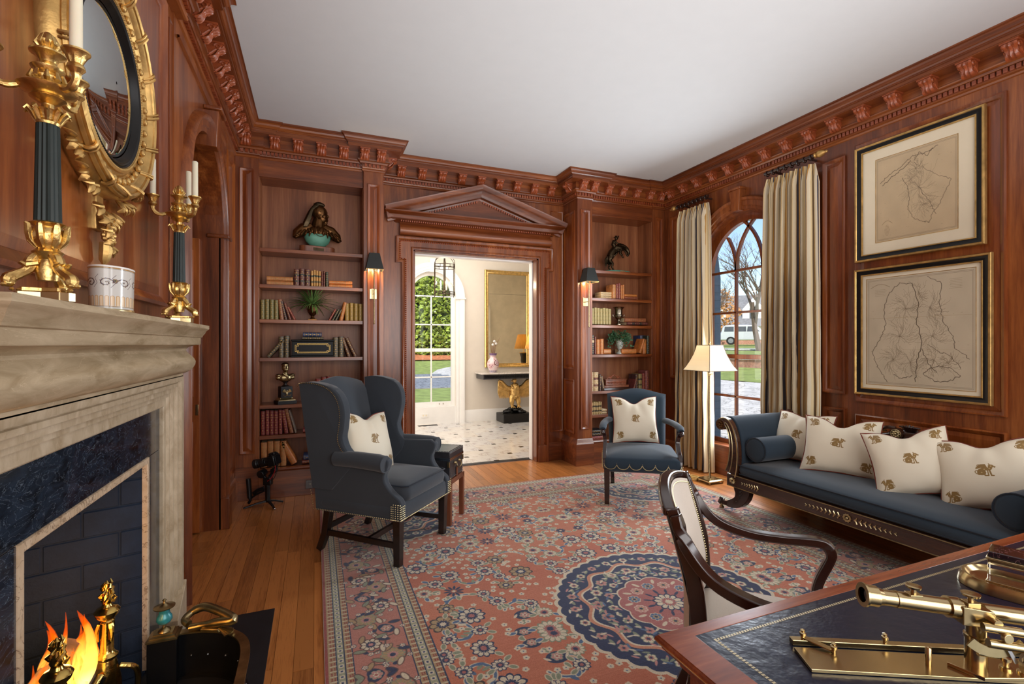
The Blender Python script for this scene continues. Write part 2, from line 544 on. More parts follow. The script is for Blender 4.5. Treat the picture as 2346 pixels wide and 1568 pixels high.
def spline(pts, n=6):
 """Catmull-Rom through points of any dimension"""
 out = []
 P = [np.array(p, float) for p in pts]
 P = [2 * P[0] - P[1]] + P + [2 * P[-1] - P[-2]]
 for i in range(1, len(P) - 2):
  for k in range(n):
   t = k / n
   out.append(tuple(0.5 * ((2 * P[i]) + (-P[i - 1] + P[i + 1]) * t + (2 * P[i - 1] - 5 * P[i] + 4 * P[i + 1] - P[i + 2]) * t * t + (-P[i - 1] + 3 * P[i] - 3 * P[i + 1] + P[i + 2]) * t ** 3)))
 out.append(tuple(P[-2]))
 return out
# =================================================================== ROOM SHELL
XL, XB, XR, YM, YD, H = -0.67, -0.68, 4.12, 4.98, 5.30, 3.40
YN = -2.2
# wall-plane mappers: (along, up, out) -> world
mR = lambda u, v, w: (XR - w, u, v)
mL = lambda u, v, w: (XL + w, u, v)
mB = lambda u, v, w: (XB + w, u, v)
mD = lambda u, v, w: (u, YD - w, v)
# ---- floor: subfloor, boards, threshold
floor = struct(MB().box(XL - 1.0, XR + 0.15, YN, YD + 0.16, -0.12, -0.012).build('floor', 'oak', smooth=False))
BW, n_board = 0.083, 0
x = XL
row = 0
while x < XR - 0.01:
 y = YN if x > 3.45 or x < 0.1 else 2.0
 y += 0.37 * ((row * 7) % 5)
 y0 = y - 1.4
 start = -0.6 if (x > 3.4 or x < 0.1) else 3.9
 y = start - 0.35 * ((row * 3) % 4)
 x1 = min(x + BW, XR)
 while y < YD + 0.1:
  L = 1.1 + 0.9 * rnd.random()
  y2 = min(y + L, YD + 0.1)
  if y2 > YD - 0.25: y2 = YD + 0.1
  limit = YM + 0.02 if (x < 0.6 or x > 2.86) else YD + 0.1
  if y < limit:
   b = MB().box(x + 0.0008, x1 - 0.0008, y + 0.0008, y2 - 0.0008, -0.012, 0.0)
   b.build('floorboard', 'oak', floor, smooth=False)
   n_board += 1
  y = y2
 x += BW
 row += 1
for i in range(5):
 MB().box(XL - 1.0, XL, 3.2 + i * 0.214 + 0.0008, 3.2 + (i + 1) * 0.214 - 0.0008, -0.012, 0.0).build('floorboard', 'oak', floor, smooth=False)
# ---- ceiling
struct(MB().box(XL - 0.05, XR + 0.15, YN, YD + 0.15, H, H + 0.12).build('ceiling', 'plaster', smooth=False))
# ---- helper: moulded frame panel on a wall plane
PM = [(0.0, 0.0), (0.0, 0.016), (0.010, 0.020), (0.022, 0.012), (0.034, 0.004), (0.036, 0.0)]
def panel(parent, mp, u0, u1, v0, v1, mat='mahogany_red', field=True, ps=1.0):
 prof = [(a * ps, b * ps) for a, b in PM]
 MB().sweep([(u0, v0), (u1, v0), (u1, v1), (u0, v1)], prof, mp, closed=True).build('panel_moulding', mat, parent, angle=50)
 if field:
  a = 0.036 * ps
  MB().sweep([(u0 + a, v0 + a), (u1 - a, v0 + a), (u1 - a, v1 - a), (u0 + a, v1 - a)], [(0, 0.0015), (0.006, 0.0015), (0.022, 0.007), (0.4 * min(u1 - u0, v1 - v0) , 0.0075)] if False else [(0, 0.001), (0.03, 0.007)], mp, closed=True).build('panel_bevel', mat, parent, smooth=False)
  c = a + 0.03
  if u1 - u0 > 2 * c + 0.01 and v1 - v0 > 2 * c + 0.01:
   b = MB()
   q = [(u0 + c, v0 + c), (u1 - c, v0 + c), (u1 - c, v1 - c), (u0 + c, v1 - c)]
   n = b.pts([mp(p[0], p[1], 0.007) for p in q]); b.f.append((n, n + 1, n + 2, n + 3))
   b.build('panel', mat, parent, smooth=False)
# ---- right wall with the arched window opening
WY, WR, WS = 3.79, 0.60, 2.22     # centre, radius, springing
op = [(WY - WR, 0.0), (WY - WR, WS)] + arc(WY, WS, WR, PI, 0, 28)[1:-1] + [(WY + WR, WS), (WY + WR, 0.0)]
poly = [(YN, 0.0)] + op + [(YD, 0.0), (YD, H), (YN, H)]
wr = MB().prism(poly, -0.16, 0.0, lambda u, v, w: (XR - w, u, v))
wall_right = struct(wr.build('wall_right', 'mahogany', smooth=False))
panel(wall_right, mR, 2.70, 2.90, 1.00, 3.00)
panel(wall_right, mR, 2.70, 2.90, 0.30, 0.88)
panel(wall_right, mR, 1.68, 2.62, 0.95, 3.05)
panel(wall_right, mR, 1.68, 2.62, 0.30, 0.85)
panel(wall_right, mR, 0.55, 1.46, 0.95, 3.05)
panel(wall_right, mR, 0.55, 1.46, 0.30, 0.85)
panel(wall_right, mR, 4.66, 4.86, 1.00, 3.00)
# fill under the window and its moulding
MB().box(XR - 0.02, XR + 0.10, WY - WR - 0.0, WY + WR, 0.0, 0.30).build('apron', 'mahogany_y', wall_right, bevel=0.003)
MB().box(XR - 0.035, XR + 0.10, WY - WR, WY + WR, 0.30, 0.325).build('stool', 'mahogany_y', wall_right, bevel=0.006)
MB().box(XR - 0.03, XR - 0.019, WY - WR, WY + WR, 0.0, 0.13).build('apron_base', 'mahogany_y', wall_right, bevel=0.003)
# arched architrave
trim_w = struct(MB().sweep([(WY + WR, 0.0), (WY + WR, WS)] + arc(WY, WS, WR, 0, PI, 36)[1:-1] + [(WY - WR, WS), (WY - WR, 0.0)],
 [(0.0, -0.002), (0.0, 0.022), (0.03, 0.026), (0.036, 0.036), (0.085, 0.036), (0.092, 0.05), (0.115, 0.055), (0.13, 0.03), (0.135, 0.0)], mR, side=-1).build('trim_1', 'mahogany', angle=50))
ks = MB().hexa([mR(WY - 0.045, WS + 0.585, 0.0), mR(WY + 0.045, WS + 0.585, 0.0), mR(WY + 0.045, WS + 0.585, 0.075), mR(WY - 0.045, WS + 0.585, 0.075)],
 [mR(WY - 0.07, WS + 0.80, 0.0), mR(WY + 0.07, WS + 0.80, 0.0), mR(WY + 0.07, WS + 0.80, 0.085), mR(WY - 0.07, WS + 0.80, 0.085)])
ks.build('keystone', 'mahogany', trim_w, bevel=0.004)
MB().box(XR - 0.10, XR, WY - 0.08, WY + 0.08, WS + 0.80, WS + 0.825).build('keystone_cap', 'mahogany', trim_w, bevel=0.006)
# reveal lining
MB().sweep([(WY + WR, 0.3), (WY + WR, WS)] + arc(WY, WS, WR, 0, PI, 36)[1:-1] + [(WY - WR, WS), (WY - WR, 0.3)],
 [(0.001, -0.16), (0.001, 0.0), (-0.015, 0.0), (-0.015, -0.16)], mR, side=-1, closed_prof=True).build('reveal', 'mahogany', trim_w, angle=50)
# ---- right window: sash, tracery, bars, panes
window_1 = struct(MB().sweep([(WY + 0.585, 0.325), (WY + 0.585, WS)] + arc(WY, WS, 0.585, 0, PI, 36)[1:-1] + [(WY - 0.585, WS), (WY - 0.585, 0.325)],
 [(0, -0.155), (0.075, -0.155), (0.075, -0.10), (0, -0.10)], mR, side=1, closed_prof=True).build('window_1', 'mahogany_red', angle=50))
GR = 0.51
mx0, mx1 = XR + 0.11, XR + 0.145
def ybar(z, h, y0=WY - GR, y1=WY + GR, nm='glazing_bar'):
 MB().box(mx0, mx1, y0, y1, z - h / 2, z + h / 2).build(nm, 'mahogany_red', window_1, bevel=0.004)
def zbar(y, z0, z1, w=0.026):
 MB().box(mx0, mx1, y - w / 2, y + w / 2, z0, z1).build('glazing_bar', 'mahogany_red', window_1, bevel=0.004)
for z, hh in ((2.22, 0.026), (1.765, 0.024), (0.85, 0.026)): ybar(z, hh)
ybar(1.285, 0.05, nm='meeting_rail')
ybar(0.345, 0.05, nm='bottom_rail')
for s in (-1, 1):
 zbar(WY + s * 0.17, 0.37, 1.26); zbar(WY + s * 0.17, 1.31, 2.21)
# gothic tracery: arcs of the glass radius springing from the bars
def tracery(parent, mp, cy, zs, r, mat, w=0.024, d0=-0.145, d1=-0.11):
 xs = [-r, -r / 3, r / 3, r]
 R2 = r * 4 / 3
 for i in (1, 2):
  for s in (-1, 1):
   ccx = xs[i] + s * R2
   pts = []
   for k in range(25):
    a = k / 24 * PI / 2
    px = ccx - s * R2 * math.cos(a); pz = R2 * math.sin(a)
    if px * px + pz * pz > (r * 1.01) ** 2 and k > 1: break
    pts.append((cy + px, zs + pz))
   if len(pts) > 2:
    MB().sweep(pts, [(-w / 2, d0), (-w / 2, d1), (w / 2, d1), (w / 2, d0)], mp, closed_prof=True).build('tracery_bar', mat, parent, angle=50)
tracery(window_1, mR, WY, WS, GR, 'mahogany_red')
# panes, one per light
def pane_poly(parent, poly, mp, d=-0.127, t=0.004, nm='pane'):
 MB().prism(poly, d, d + t, lambda u, v, w: mp(u, v, w)).build(nm, 'glass', parent, smooth=False)
for y0, y1 in ((WY - GR, WY - 0.17), (WY - 0.17, WY + 0.17), (WY + 0.17, WY + GR)):
 for z0, z1 in ((0.37, 0.85), (0.85, 1.285), (1.285, 1.765), (1.765, 2.22)):
  pane_poly(window_1, [(y0, z0), (y1, z0), (y1, z1), (y0, z1)], mR)
pane_poly(window_1, arc(WY, WS, GR, 0, PI, 24), mR, nm='fanlight_pane')
# brass sash lift on the bottom rail
for yy in (3.93,):
 MB().tube([(XR + 0.105, yy + 0.045, 0.352), (XR + 0.085, yy + 0.04, 0.348), (XR + 0.08, yy, 0.345), (XR + 0.085, yy - 0.04, 0.348), (XR + 0.105, yy - 0.045, 0.352)], 0.006, 8).build('sash_lift', 'brass_pale', window_1)
# ---- door wall (back of the room) around the opening
DX0, DX1, DZ = 0.99, 2.49, 2.45
wb = MB()
wb.prism([(XL - 0.1, 0), (DX0, 0), (DX0, DZ), (DX1, DZ), (DX1, 0), (XR + 0.15, 0), (XR + 0.15, H), (XL - 0.1, H)], -0.10, 0.0, mD)
wall_back = struct(wb.build('wall_back', 'mahogany', smooth=False))
# jamb lining and hall-side casing
jl = MB()
jl.box(DX0 - 0.001, DX0 + 0.02, YD - 0.01, YD + 0.10, 0, DZ); jl.box(DX1 - 0.02, DX1 + 0.001, YD - 0.01, YD + 0.10, 0, DZ); jl.box(DX0, DX1, YD - 0.01, YD + 0.10, DZ - 0.02, DZ + 0.001)
door_1 = struct(jl.build('door_1', 'mahogany', bevel=0.003))
wj = MB()
wj.box(DX0 - 0.001, DX0 + 0.03, YD + 0.10, YD + 0.19, 0, DZ); wj.box(DX1 - 0.03, DX1 + 0.001, YD + 0.10, YD + 0.19, 0, DZ); wj.box(DX0, DX1, YD + 0.10, YD + 0.19, DZ - 0.035, DZ + 0.001)
wj.build('hall_side_lining', 'white_paint', door_1, bevel=0.004)
# architrave with eared corners
def eared(x0, x1, zt, ear, ze):
 return [(x0, 0), (x0, ze), (x0 - ear, ze), (x0 - ear, zt), (x1 + ear, zt), (x1 + ear, ze), (x1, ze), (x1, 0)]
cas = MB()
cas.prism([(DX0, 0), (DX0, DZ), (DX1, DZ), (DX1, 0), (DX1 + 0.13, 0), (DX1 + 0.13, 2.30), (DX1 + 0.19, 2.30), (DX1 + 0.19, 2.585), (DX0 - 0.19, 2.585), (DX0 - 0.19, 2.30), (DX0 - 0.13, 2.30), (DX0 - 0.13, 0)], 0.0, 0.022, mD)
trim_2 = struct(cas.build('trim_2', 'mahogany', smooth=False, bevel=0.002))
MB().sweep(eared(DX0 - 0.13, DX1 + 0.13, 2.585, 0.06, 2.30), [(0.0, 0.02), (0.0, 0.05), (0.012, 0.056), (0.024, 0.05), (0.034, 0.036), (0.04, 0.022)], mD, side=-1).build('outer_moulding', 'mahogany', trim_2, angle=50)
MB().sweep([(DX0, 0), (DX0, DZ), (DX1, DZ), (DX1, 0)], [(0.0, 0.0), (0.0, 0.03), (0.014, 0.034), (0.026, 0.028), (0.03, 0.02)], mD, side=1).build('inner_moulding', 'mahogany', trim_2, angle=50)
# row of carved beads along the architrave
bead_path = eared(DX0 - 0.082, DX1 + 0.082, 2.538, 0.06, 2.345)
bd = MB()
for (ax, az), (bx, bz) in zip(bead_path[:-1], bead_path[1:]):
 L = math.hypot(bx - ax, bz - az); n = max(1, int(L / 0.021))
 for k in range(n):
  t = (k + 0.5) / n
  cx, cz = ax + (bx - ax) * t, az + (bz - az) * t
  q = 0.0075
  a = bd.pts([mD(cx - q, cz - q, 0.022), mD(cx + q, cz - q, 0.022), mD(cx + q, cz + q, 0.022), mD(cx - q, cz + q, 0.022), mD(cx, cz, 0.036)])
  for i in range(4): bd.f.append((a + i, a + (i + 1) % 4, a + 4))
bd.build('bead_moulding', 'carved', trim_2, kind='stuff')
for s in (0, 1):
 xa, xb = (DX0 - 0.135, DX0 + 0.002) if s == 0 else (DX1 - 0.002, DX1 + 0.135)
 MB().box(xa, xb, YD - 0.045, YD, 0, 0.20).build('plinth_block', 'mahogany', trim_2, bevel=0.004)
# pulvinated frieze
fz = [(0.0, 2.59), (0.03, 2.592), (0.075, 2.61), (0.088, 2.64), (0.078, 2.675), (0.045, 2.70), (0.035, 2.735), (0, 2.735)]
MB().rings([[(xx, YD - o * (1 if True else 0), z) for o, z in fz] for xx in (DX0 - 0.15, DX1 + 0.15)], closed_ring=True).build('pulvinated_frieze', 'mahogany_h', trim_2, angle=50)
# horizontal cornice of the pediment (returns on both sides)
hc = [(0.02, 2.73), (0.04, 2.74), (0.05, 2.755), (0.10, 2.762), (0.115, 2.79), (0.12, 2.80), (0.145, 2.815), (0.155, 2.835), (0.0, 2.84)]
X0p, X1p, XC, ZA = DX0 - 0.165, DX1 + 0.165, 1.74, 3.205
MB().sweep([(X0p, YD), (X0p, YD - 0.0001), (X1p, YD - 0.0001), (X1p, YD)], hc, lambda x, y, z: (x, y, z), side=-1).build('pediment_cornice', 'mahogany_h', trim_2, angle=50)
# tympanum
MB().prism([(X0p + 0.02, 2.83), (X1p - 0.02, 2.83), (XC, 3.12)], 0.0, 0.045, mD).build('tympanum', 'mahogany_h', trim_2, smooth=False)
# raking cornices
rk = [(-0.145, 0.03), (-0.145, 0.05), (-0.125, 0.055), (-0.12, 0.105), (-0.10, 0.112), (-0.075, 0.12), (-0.05, 0.145), (-0.03, 0.17), (0.0, 0.178), (0.0, 0.0)]
for s in (-1, 1):
 xe = XC + s * (XC - X0p + 0.155)
 ze = 2.865
 dx, dz = xe - XC, ze - ZA
 L = math.hypot(dx, dz)
 nx, nz = -dz / L * (1 if dx > 0 else -1), dx / L * (1 if dx > 0 else -1)
 if nz < 0: nx, nz = -nx, -nz
 rings = []
 # mitre at the apex: vertical plane; foot cut vertical too
 for (px, pz) in ((XC, ZA), (xe, ze)):
  ring = []
  for o, p in rk:
   # slide along the rake so that x stays at the cut plane
   qx, qz = px + nx * o, pz + nz * o
   t = (px - qx) / dx if px == XC else 0.0
   ring.append((qx + dx * t, YD - p, qz + dz * t))
  rings.append(ring)
 MB().rings(rings, closed_ring=True).build('raking_cornice', 'mahogany_h', trim_2, angle=50)
 dn = MB()
 for k in range(30):
  t = (k + 1.5) / 33
  cx, cz = XC + dx * t * 0.86, ZA - 0.16 + dz * t * 0.86
  dn.box(cx - 0.008, cx + 0.008, YD - 0.062, YD - 0.045, cz - 0.012, cz + 0.012)
 dn.build('rake_dentils', 'carved', trim_2, smooth=False, kind='stuff')
dn = MB()
for k in range(76):
 cx = X0p + 0.03 + (X1p - X0p - 0.06) * k / 75
 dn.box(cx - 0.006, cx + 0.006, YD - 0.062, YD - 0.03, 2.737, 2.752)
dn.build('cornice_dentils', 'carved', trim_2, smooth=False, kind='stuff')
# the panel joints either side of the pediment
panel(wall_back, mD, 2.66, 2.83, 0.35, 3.05, field=False, ps=0.35)
# ---- left wall with the arched passage
AY, AR, AS = 3.735, 0.535, 2.26
poly = [(2.95, 0), (AY - AR, 0), (AY - AR, AS)] + arc(AY, AS, AR, PI, 0, 24)[1:-1] + [(AY + AR, AS), (AY + AR, 0), (YD, 0), (YD, H), (2.95, H)]
wall_left = struct(MB().prism(poly, -0.10, 0.0, mL).build('wall_left', 'mahogany', smooth=False))
trim_3 = struct(MB().sweep([(AY + AR, 0.0), (AY + AR, AS)] + arc(AY, AS, AR, 0, PI, 30)[1:-1] + [(AY - AR, AS), (AY - AR, 0.0)],
 [(0.0, -0.01), (0.0, 0.018), (0.03, 0.02), (0.036, 0.03), (0.072, 0.03), (0.08, 0.044), (0.10, 0.05), (0.112, 0.03), (0.118, 0.0)], mL, side=-1).build('trim_3', 'mahogany', angle=50))
MB().box(XL, XL + 0.06, AY + AR - 0.005, AY + AR + 0.125, 0, 0.24).build('plinth_block', 'mahogany', trim_3, bevel=0.004)
MB().box(XL - 0.09, XL + 0.062, AY + AR - 0.02, AY + AR + 0.13, AS - 0.03, AS).build('impost', 'mahogany_y', trim_3, bevel=0.008)
k2 = MB().hexa([mL(AY - 0.05, AS + 0.46, -0.06), mL(AY + 0.05, AS + 0.46, -0.06), mL(AY + 0.05, AS + 0.46, 0.07), mL(AY - 0.05, AS + 0.46, 0.07)],
 [mL(AY - 0.075, AS + 0.69, -0.06), mL(AY + 0.075, AS + 0.69, -0.06), mL(AY + 0.075, AS + 0.69, 0.085), mL(AY - 0.075, AS + 0.69, 0.085)])
k2.build('keystone', 'mahogany', trim_3, bevel=0.005)
MB().box(XL, XL + 0.105, AY - 0.09, AY + 0.09, AS + 0.69, AS + 0.715).build('keystone_cap', 'mahogany', trim_3, bevel=0.006)
panel(wall_left, mL, 4.50, 4.86, 0.30, 3.0)
# spandrel moulding over the arch
MB().sweep([(4.44, 3.04), (3.0, 3.04)], [(0, 0), (0.0, 0.012), (0.012, 0.014), (0.02, 0.0)], mL, side=1).build('spandrel_moulding', 'mahogany_y', wall_left)
MB().sweep([(4.44, 3.04), (4.44, AS + 0.05)], [(0, 0), (0.0, 0.012), (0.012, 0.014), (0.02, 0.0)], mL, side=1).build('spandrel_moulding', 'mahogany_y', wall_left)
# passage: far reveal, near reveal, vault, end
pv = MB()
pv.box(XL - 1.15, XL - 0.1, AY + AR, AY + AR + 0.08, 0, AS + 0.6)
pv.box(XL - 1.15, XL - 0.1, AY - AR - 0.08, AY - AR, 0, AS + 0.6)
pv.box(XL - 1.2, XL - 1.1, AY - AR - 0.08, AY + AR + 0.08, 0, AS + 0.7)
wall_passage = struct(pv.build('wall_passage', 'mahogany', smooth=False))
MB().sweep([(AY + AR + 0.001, AS)] + arc(AY, AS, AR + 0.001, 0, PI, 24)[1:-1] + [(AY - AR - 0.001, AS)], [(0, -1.1), (0, -0.02), (0.04, -0.02), (0.04, -1.1)], mL, side=-1, closed_prof=True).build('vault', 'mahogany', wall_passage, angle=50)
# panelled door folded back against the far reveal
door_2 = struct(MB().box(XL - 1.05, XL - 0.13, AY + AR - 0.045, AY + AR - 0.004, 0.012, 2.21).build('door_2', 'mahogany_red', bevel=0.003))
mF = lambda u, v, w: (u, AY + AR - 0.045 - w, v)
for z0, z1 in ((0.25, 0.84), (1.03, 2.12)):
 for u0, u1 in ((XL - 1.0, XL - 0.62), (XL - 0.56, XL - 0.17)):
  panel(door_2, mF, u0, u1, z0, z1)
MB().box(XL - 0.155, XL - 0.137, AY + AR - 0.049, AY + AR - 0.044, 0.89, 0.97).build('lock_plate', 'brass', door_2, bevel=0.001)
mF2 = lambda u, v, w: (u, AY + AR - w, v)
panel(wall_passage, mF2, XL - 1.0, XL - 0.2, 2.27, 2.32, field=False, ps=0.5)
# ---- chimney breast with the firebox opening
FY0, FY1, FZ = 1.565, 2.515, 0.905
poly = [(YN, 0), (FY0 - 0.04, 0), (FY0 - 0.04, FZ + 0.04), (FY1 + 0.04, FZ + 0.04), (FY1 + 0.04, 0), (3.0, 0), (3.0, H), (YN, H)]
wall_chimney = struct(MB().prism(poly, -0.10, 0.0, mB).build('wall_chimney', 'mahogany', smooth=False))
panel(wall_chimney, mB, 1.30, 2.78, 1.60, 3.06, ps=1.4)
panel(wall_chimney, mB, 2.89, 2.96, 1.60, 3.06, field=False, ps=0.3)
panel(wall_chimney, mB, 0.1, 1.12, 1.60, 3.06, ps=1.4)
struct(MB().box(XB - 0.1, XR + 0.15, YN - 0.1, YN, 0, H).build('wall_rear', 'mahogany', smooth=False))
# ---- baseboards
BP = [(0.0, 0.22), (0.006, 0.215), (0.012, 0.20), (0.02, 0.19), (0.024, 0.17), (0.024, 0.0)]
def base(path, nm, side=-1, mat='mahogany_h'):
 struct(MB().sweep(path, BP, side=side).build(nm, mat, angle=50))
base([(XR, WY - WR - 0.14), (XR, YN)], 'baseboard_right', mat='mahogany_y')
base([(XR, YM), (XR, WY + WR + 0.14)], 'baseboard_right_far', mat='mahogany_y')
base([(XB, 2.88), (XB, 3.0), (XL, 3.0), (XL, 3.08)], 'baseboard_left', mat='mahogany_y')
base([(XL, AY + AR + 0.12), (XL, YM - 0.02)], 'baseboard_left_far', mat='mahogany_y')
base([(0.63, YD), (DX0 - 0.135, YD)], 'baseboard_back')
base([(DX1 + 0.135, YD), (2.84, YD)], 'baseboard_back_right')
# =================================================================== CORNICE
XC_ = -0.635
CP = [(XC_, YN), (XC_, 3.0), (XL, 3.0), (XL, 4.98), (-0.48, 4.98), (-0.48, 4.995), (0.44, 4.995), (0.44, 4.95), (0.63, 4.95), (0.63, 5.30),
      (2.84, 5.30), (2.84, 4.95), (3.03, 4.95), (3.03, 4.99), (3.94, 4.99), (3.94, 4.975), (XR, 4.975), (XR, YN)]
prof = [(-0.06, 3.120), (0.0, 3.120), (0.010, 3.124), (0.016, 3.135), (0.010, 3.150), (0.012, 3.157), (0.012, 3.189), (0.034, 3.192), (0.040, 3.205), (0.056, 3.214), (0.060, 3.222),
  (0.046, 3.226), (0.046, 3.303), (0.148, 3.303), (0.148, 3.309), (0.153, 3.309), (0.153, 3.334), (0.161, 3.334), (0.161, 3.341), (0.168, 3.343), (0.176, 3.352), (0.184, 3.356), (0.184, 3.362), (0.189, 3.374), (0.200, 3.384), (0.206, 3.386), (0.206, 3.390), (0.212, 3.390), (0.212, 3.401)]
trim_4 = struct(MB().sweep(CP, prof, side=-1).build('trim_4', 'mahogany_level', angle=18))
trim_4['label'] = 'carved mahogany modillion cornice running round the room under the ceiling'
# modillion: scrolled bracket with an acanthus front; local x across, -y out from the wall, z up from the frieze foot
md = MB()
side = [(0.046, 0.072), (0.132, 0.072), (0.136, 0.058), (0.128, 0.048), (0.112, 0.040), (0.098, 0.026), (0.086, 0.006), (0.070, -0.012), (0.052, -0.016), (0.046, -0.010)]
md.prism([(p, z) for p, z in side], -0.036, 0.036, lambda u, v, w: (w, -u, v))
md.box(-0.046, 0.046, -0.142, -0.046, 0.066, 0.079)
def mfront(u, v):
 # v 0 top .. 1 bottom along the scroll front
 path = [(0.137, 0.064), (0.132, 0.050), (0.114, 0.040), (0.100, 0.026), (0.088, 0.006), (0.072, -0.012), (0.056, -0.017)]
 t = v * (len(path) - 1); i = min(int(t), len(path) - 2); f_ = t - i
 p = path[i][0] * (1 - f_) + path[i + 1][0] * f_; z = path[i][1] * (1 - f_) + path[i + 1][1] * f_
 a = (u - 0.5) * 2
 lobe = 0.5 + 0.5 * math.cos(a * 3 * PI + v * 3)
 rel = 0.003 + 0.014 * lobe * (0.4 + 0.6 * math.sin(v * PI * 2.2) ** 2) * (1 - 0.5 * abs(a))
 w = 0.036 * (1.0 + 0.12 * math.sin(v * 9))
 return (a * w, -(p + rel), z - rel * 0.4)
md.sheet(mfront, 10, 12)
for s in (-1, 1):
 md.lathe([(0.0, -0.004), (0.010, -0.004), (0.011, 0.0), (0.005, 0.004), (0.0, 0.005)], n=8) if False else None
 sc = [(s * 0.038, -0.108 + 0.021 * math.cos(a) * (1 - a / 9), 0.048 + 0.020 * math.sin(a) * (1 - a / 9)) for a in np.linspace(0, 6.6, 14)]
 md.tube(sc, 0.0055, 5)
 md.tube([(s * 0.038, -0.066 + 0.013 * math.cos(a) * (1 - a / 9), 0.006 + 0.013 * math.sin(a) * (1 - a / 9)) for a in np.linspace(3, 9, 10)], 0.005, 5)
 sc = [(s * 0.038, -0.100 + i * 0.0065, 0.030 - i * 0.0062) for i in range(7)]
 md.tube(sc, 0.0055, 5)
mod_me = md.mesh('modillion', 'carved', angle=45)
def mods(pts, rz):
 for (x_, y_) in pts:
  link_copy(mod_me, 'modillion', trim_4, (x_, y_, 3.226), rz)
mods([(XL, 3.12 + 0.2 * k) for k in range(9)], PI / 2)
mods([(XC_, 2.93 - 0.2 * k) for k in range(6)], PI / 2)
mods([(-0.575, 4.98), (-0.34, 4.995), (-0.145, 4.995), (0.055, 4.995), (0.255, 4.995), (0.445, 4.95), (0.60, 4.95)], 0)
mods([(0.63, 5.03)], PI / 2)
mods([(0.85 + 0.2225 * k, 5.30) for k in range(9)], 0)
mods([(2.84, 5.03)], -PI / 2)
mods([(2.87, 4.95), (3.02, 4.95), (3.24, 4.99), (3.44, 4.99), (3.64, 4.99), (3.84, 4.99), (4.0, 4.975)], 0)
mods([(XR, 1.62 + 0.225 * k) for k in range(15)], -PI / 2)
mods([(XR, 1.395), (XR, 1.17)], -PI / 2)
# dentils: those near on the right wall are single parts, the rest is one row of pieces too small to part
dme = MB().box(-0.011, 0.011, -0.030, -0.008, 0.0, 0.029).mesh('dentil', 'mahogany_desk', smooth=False)
y = 1.2
while y < 3.4:
 link_copy(dme, 'dentil', trim_4, (XR, y, 3.159), -PI / 2)
 y += 0.032
dn = MB()
for (a, b) in zip(CP[:-1], CP[1:]):
 d = Vector((b[0] - a[0], b[1] - a[1])); L = d.length
 if L < 0.05: continue
 d.normalize(); nrm = Vector((d.y, -d.x))
 k = max(1, int(L / 0.032))
 for i in range(k):
  t = (i + 0.5) * L / k
  cx, cy = a[0] + d.x * t, a[1] + d.y * t
  if cx > XR - 0.01 and 1.19 < cy < 3.4: continue
  if cx < 0 and cy < 2.2: continue
  if cy < 1.0: continue
  q = []
  for s, o in ((-0.011, 0.008), (0.011, 0.008), (0.011, 0.030), (-0.011, 0.030)):
   q.append((cx + d.x * s + nrm.x * o, cy + d.y * s + nrm.y * o))
  dn.hexa([(p[0], p[1], 3.159) for p in q], [(p[0], p[1], 3.188) for p in q])
dn.build('dentil_row', 'mahogany_desk', trim_4, smooth=False, kind='stuff')
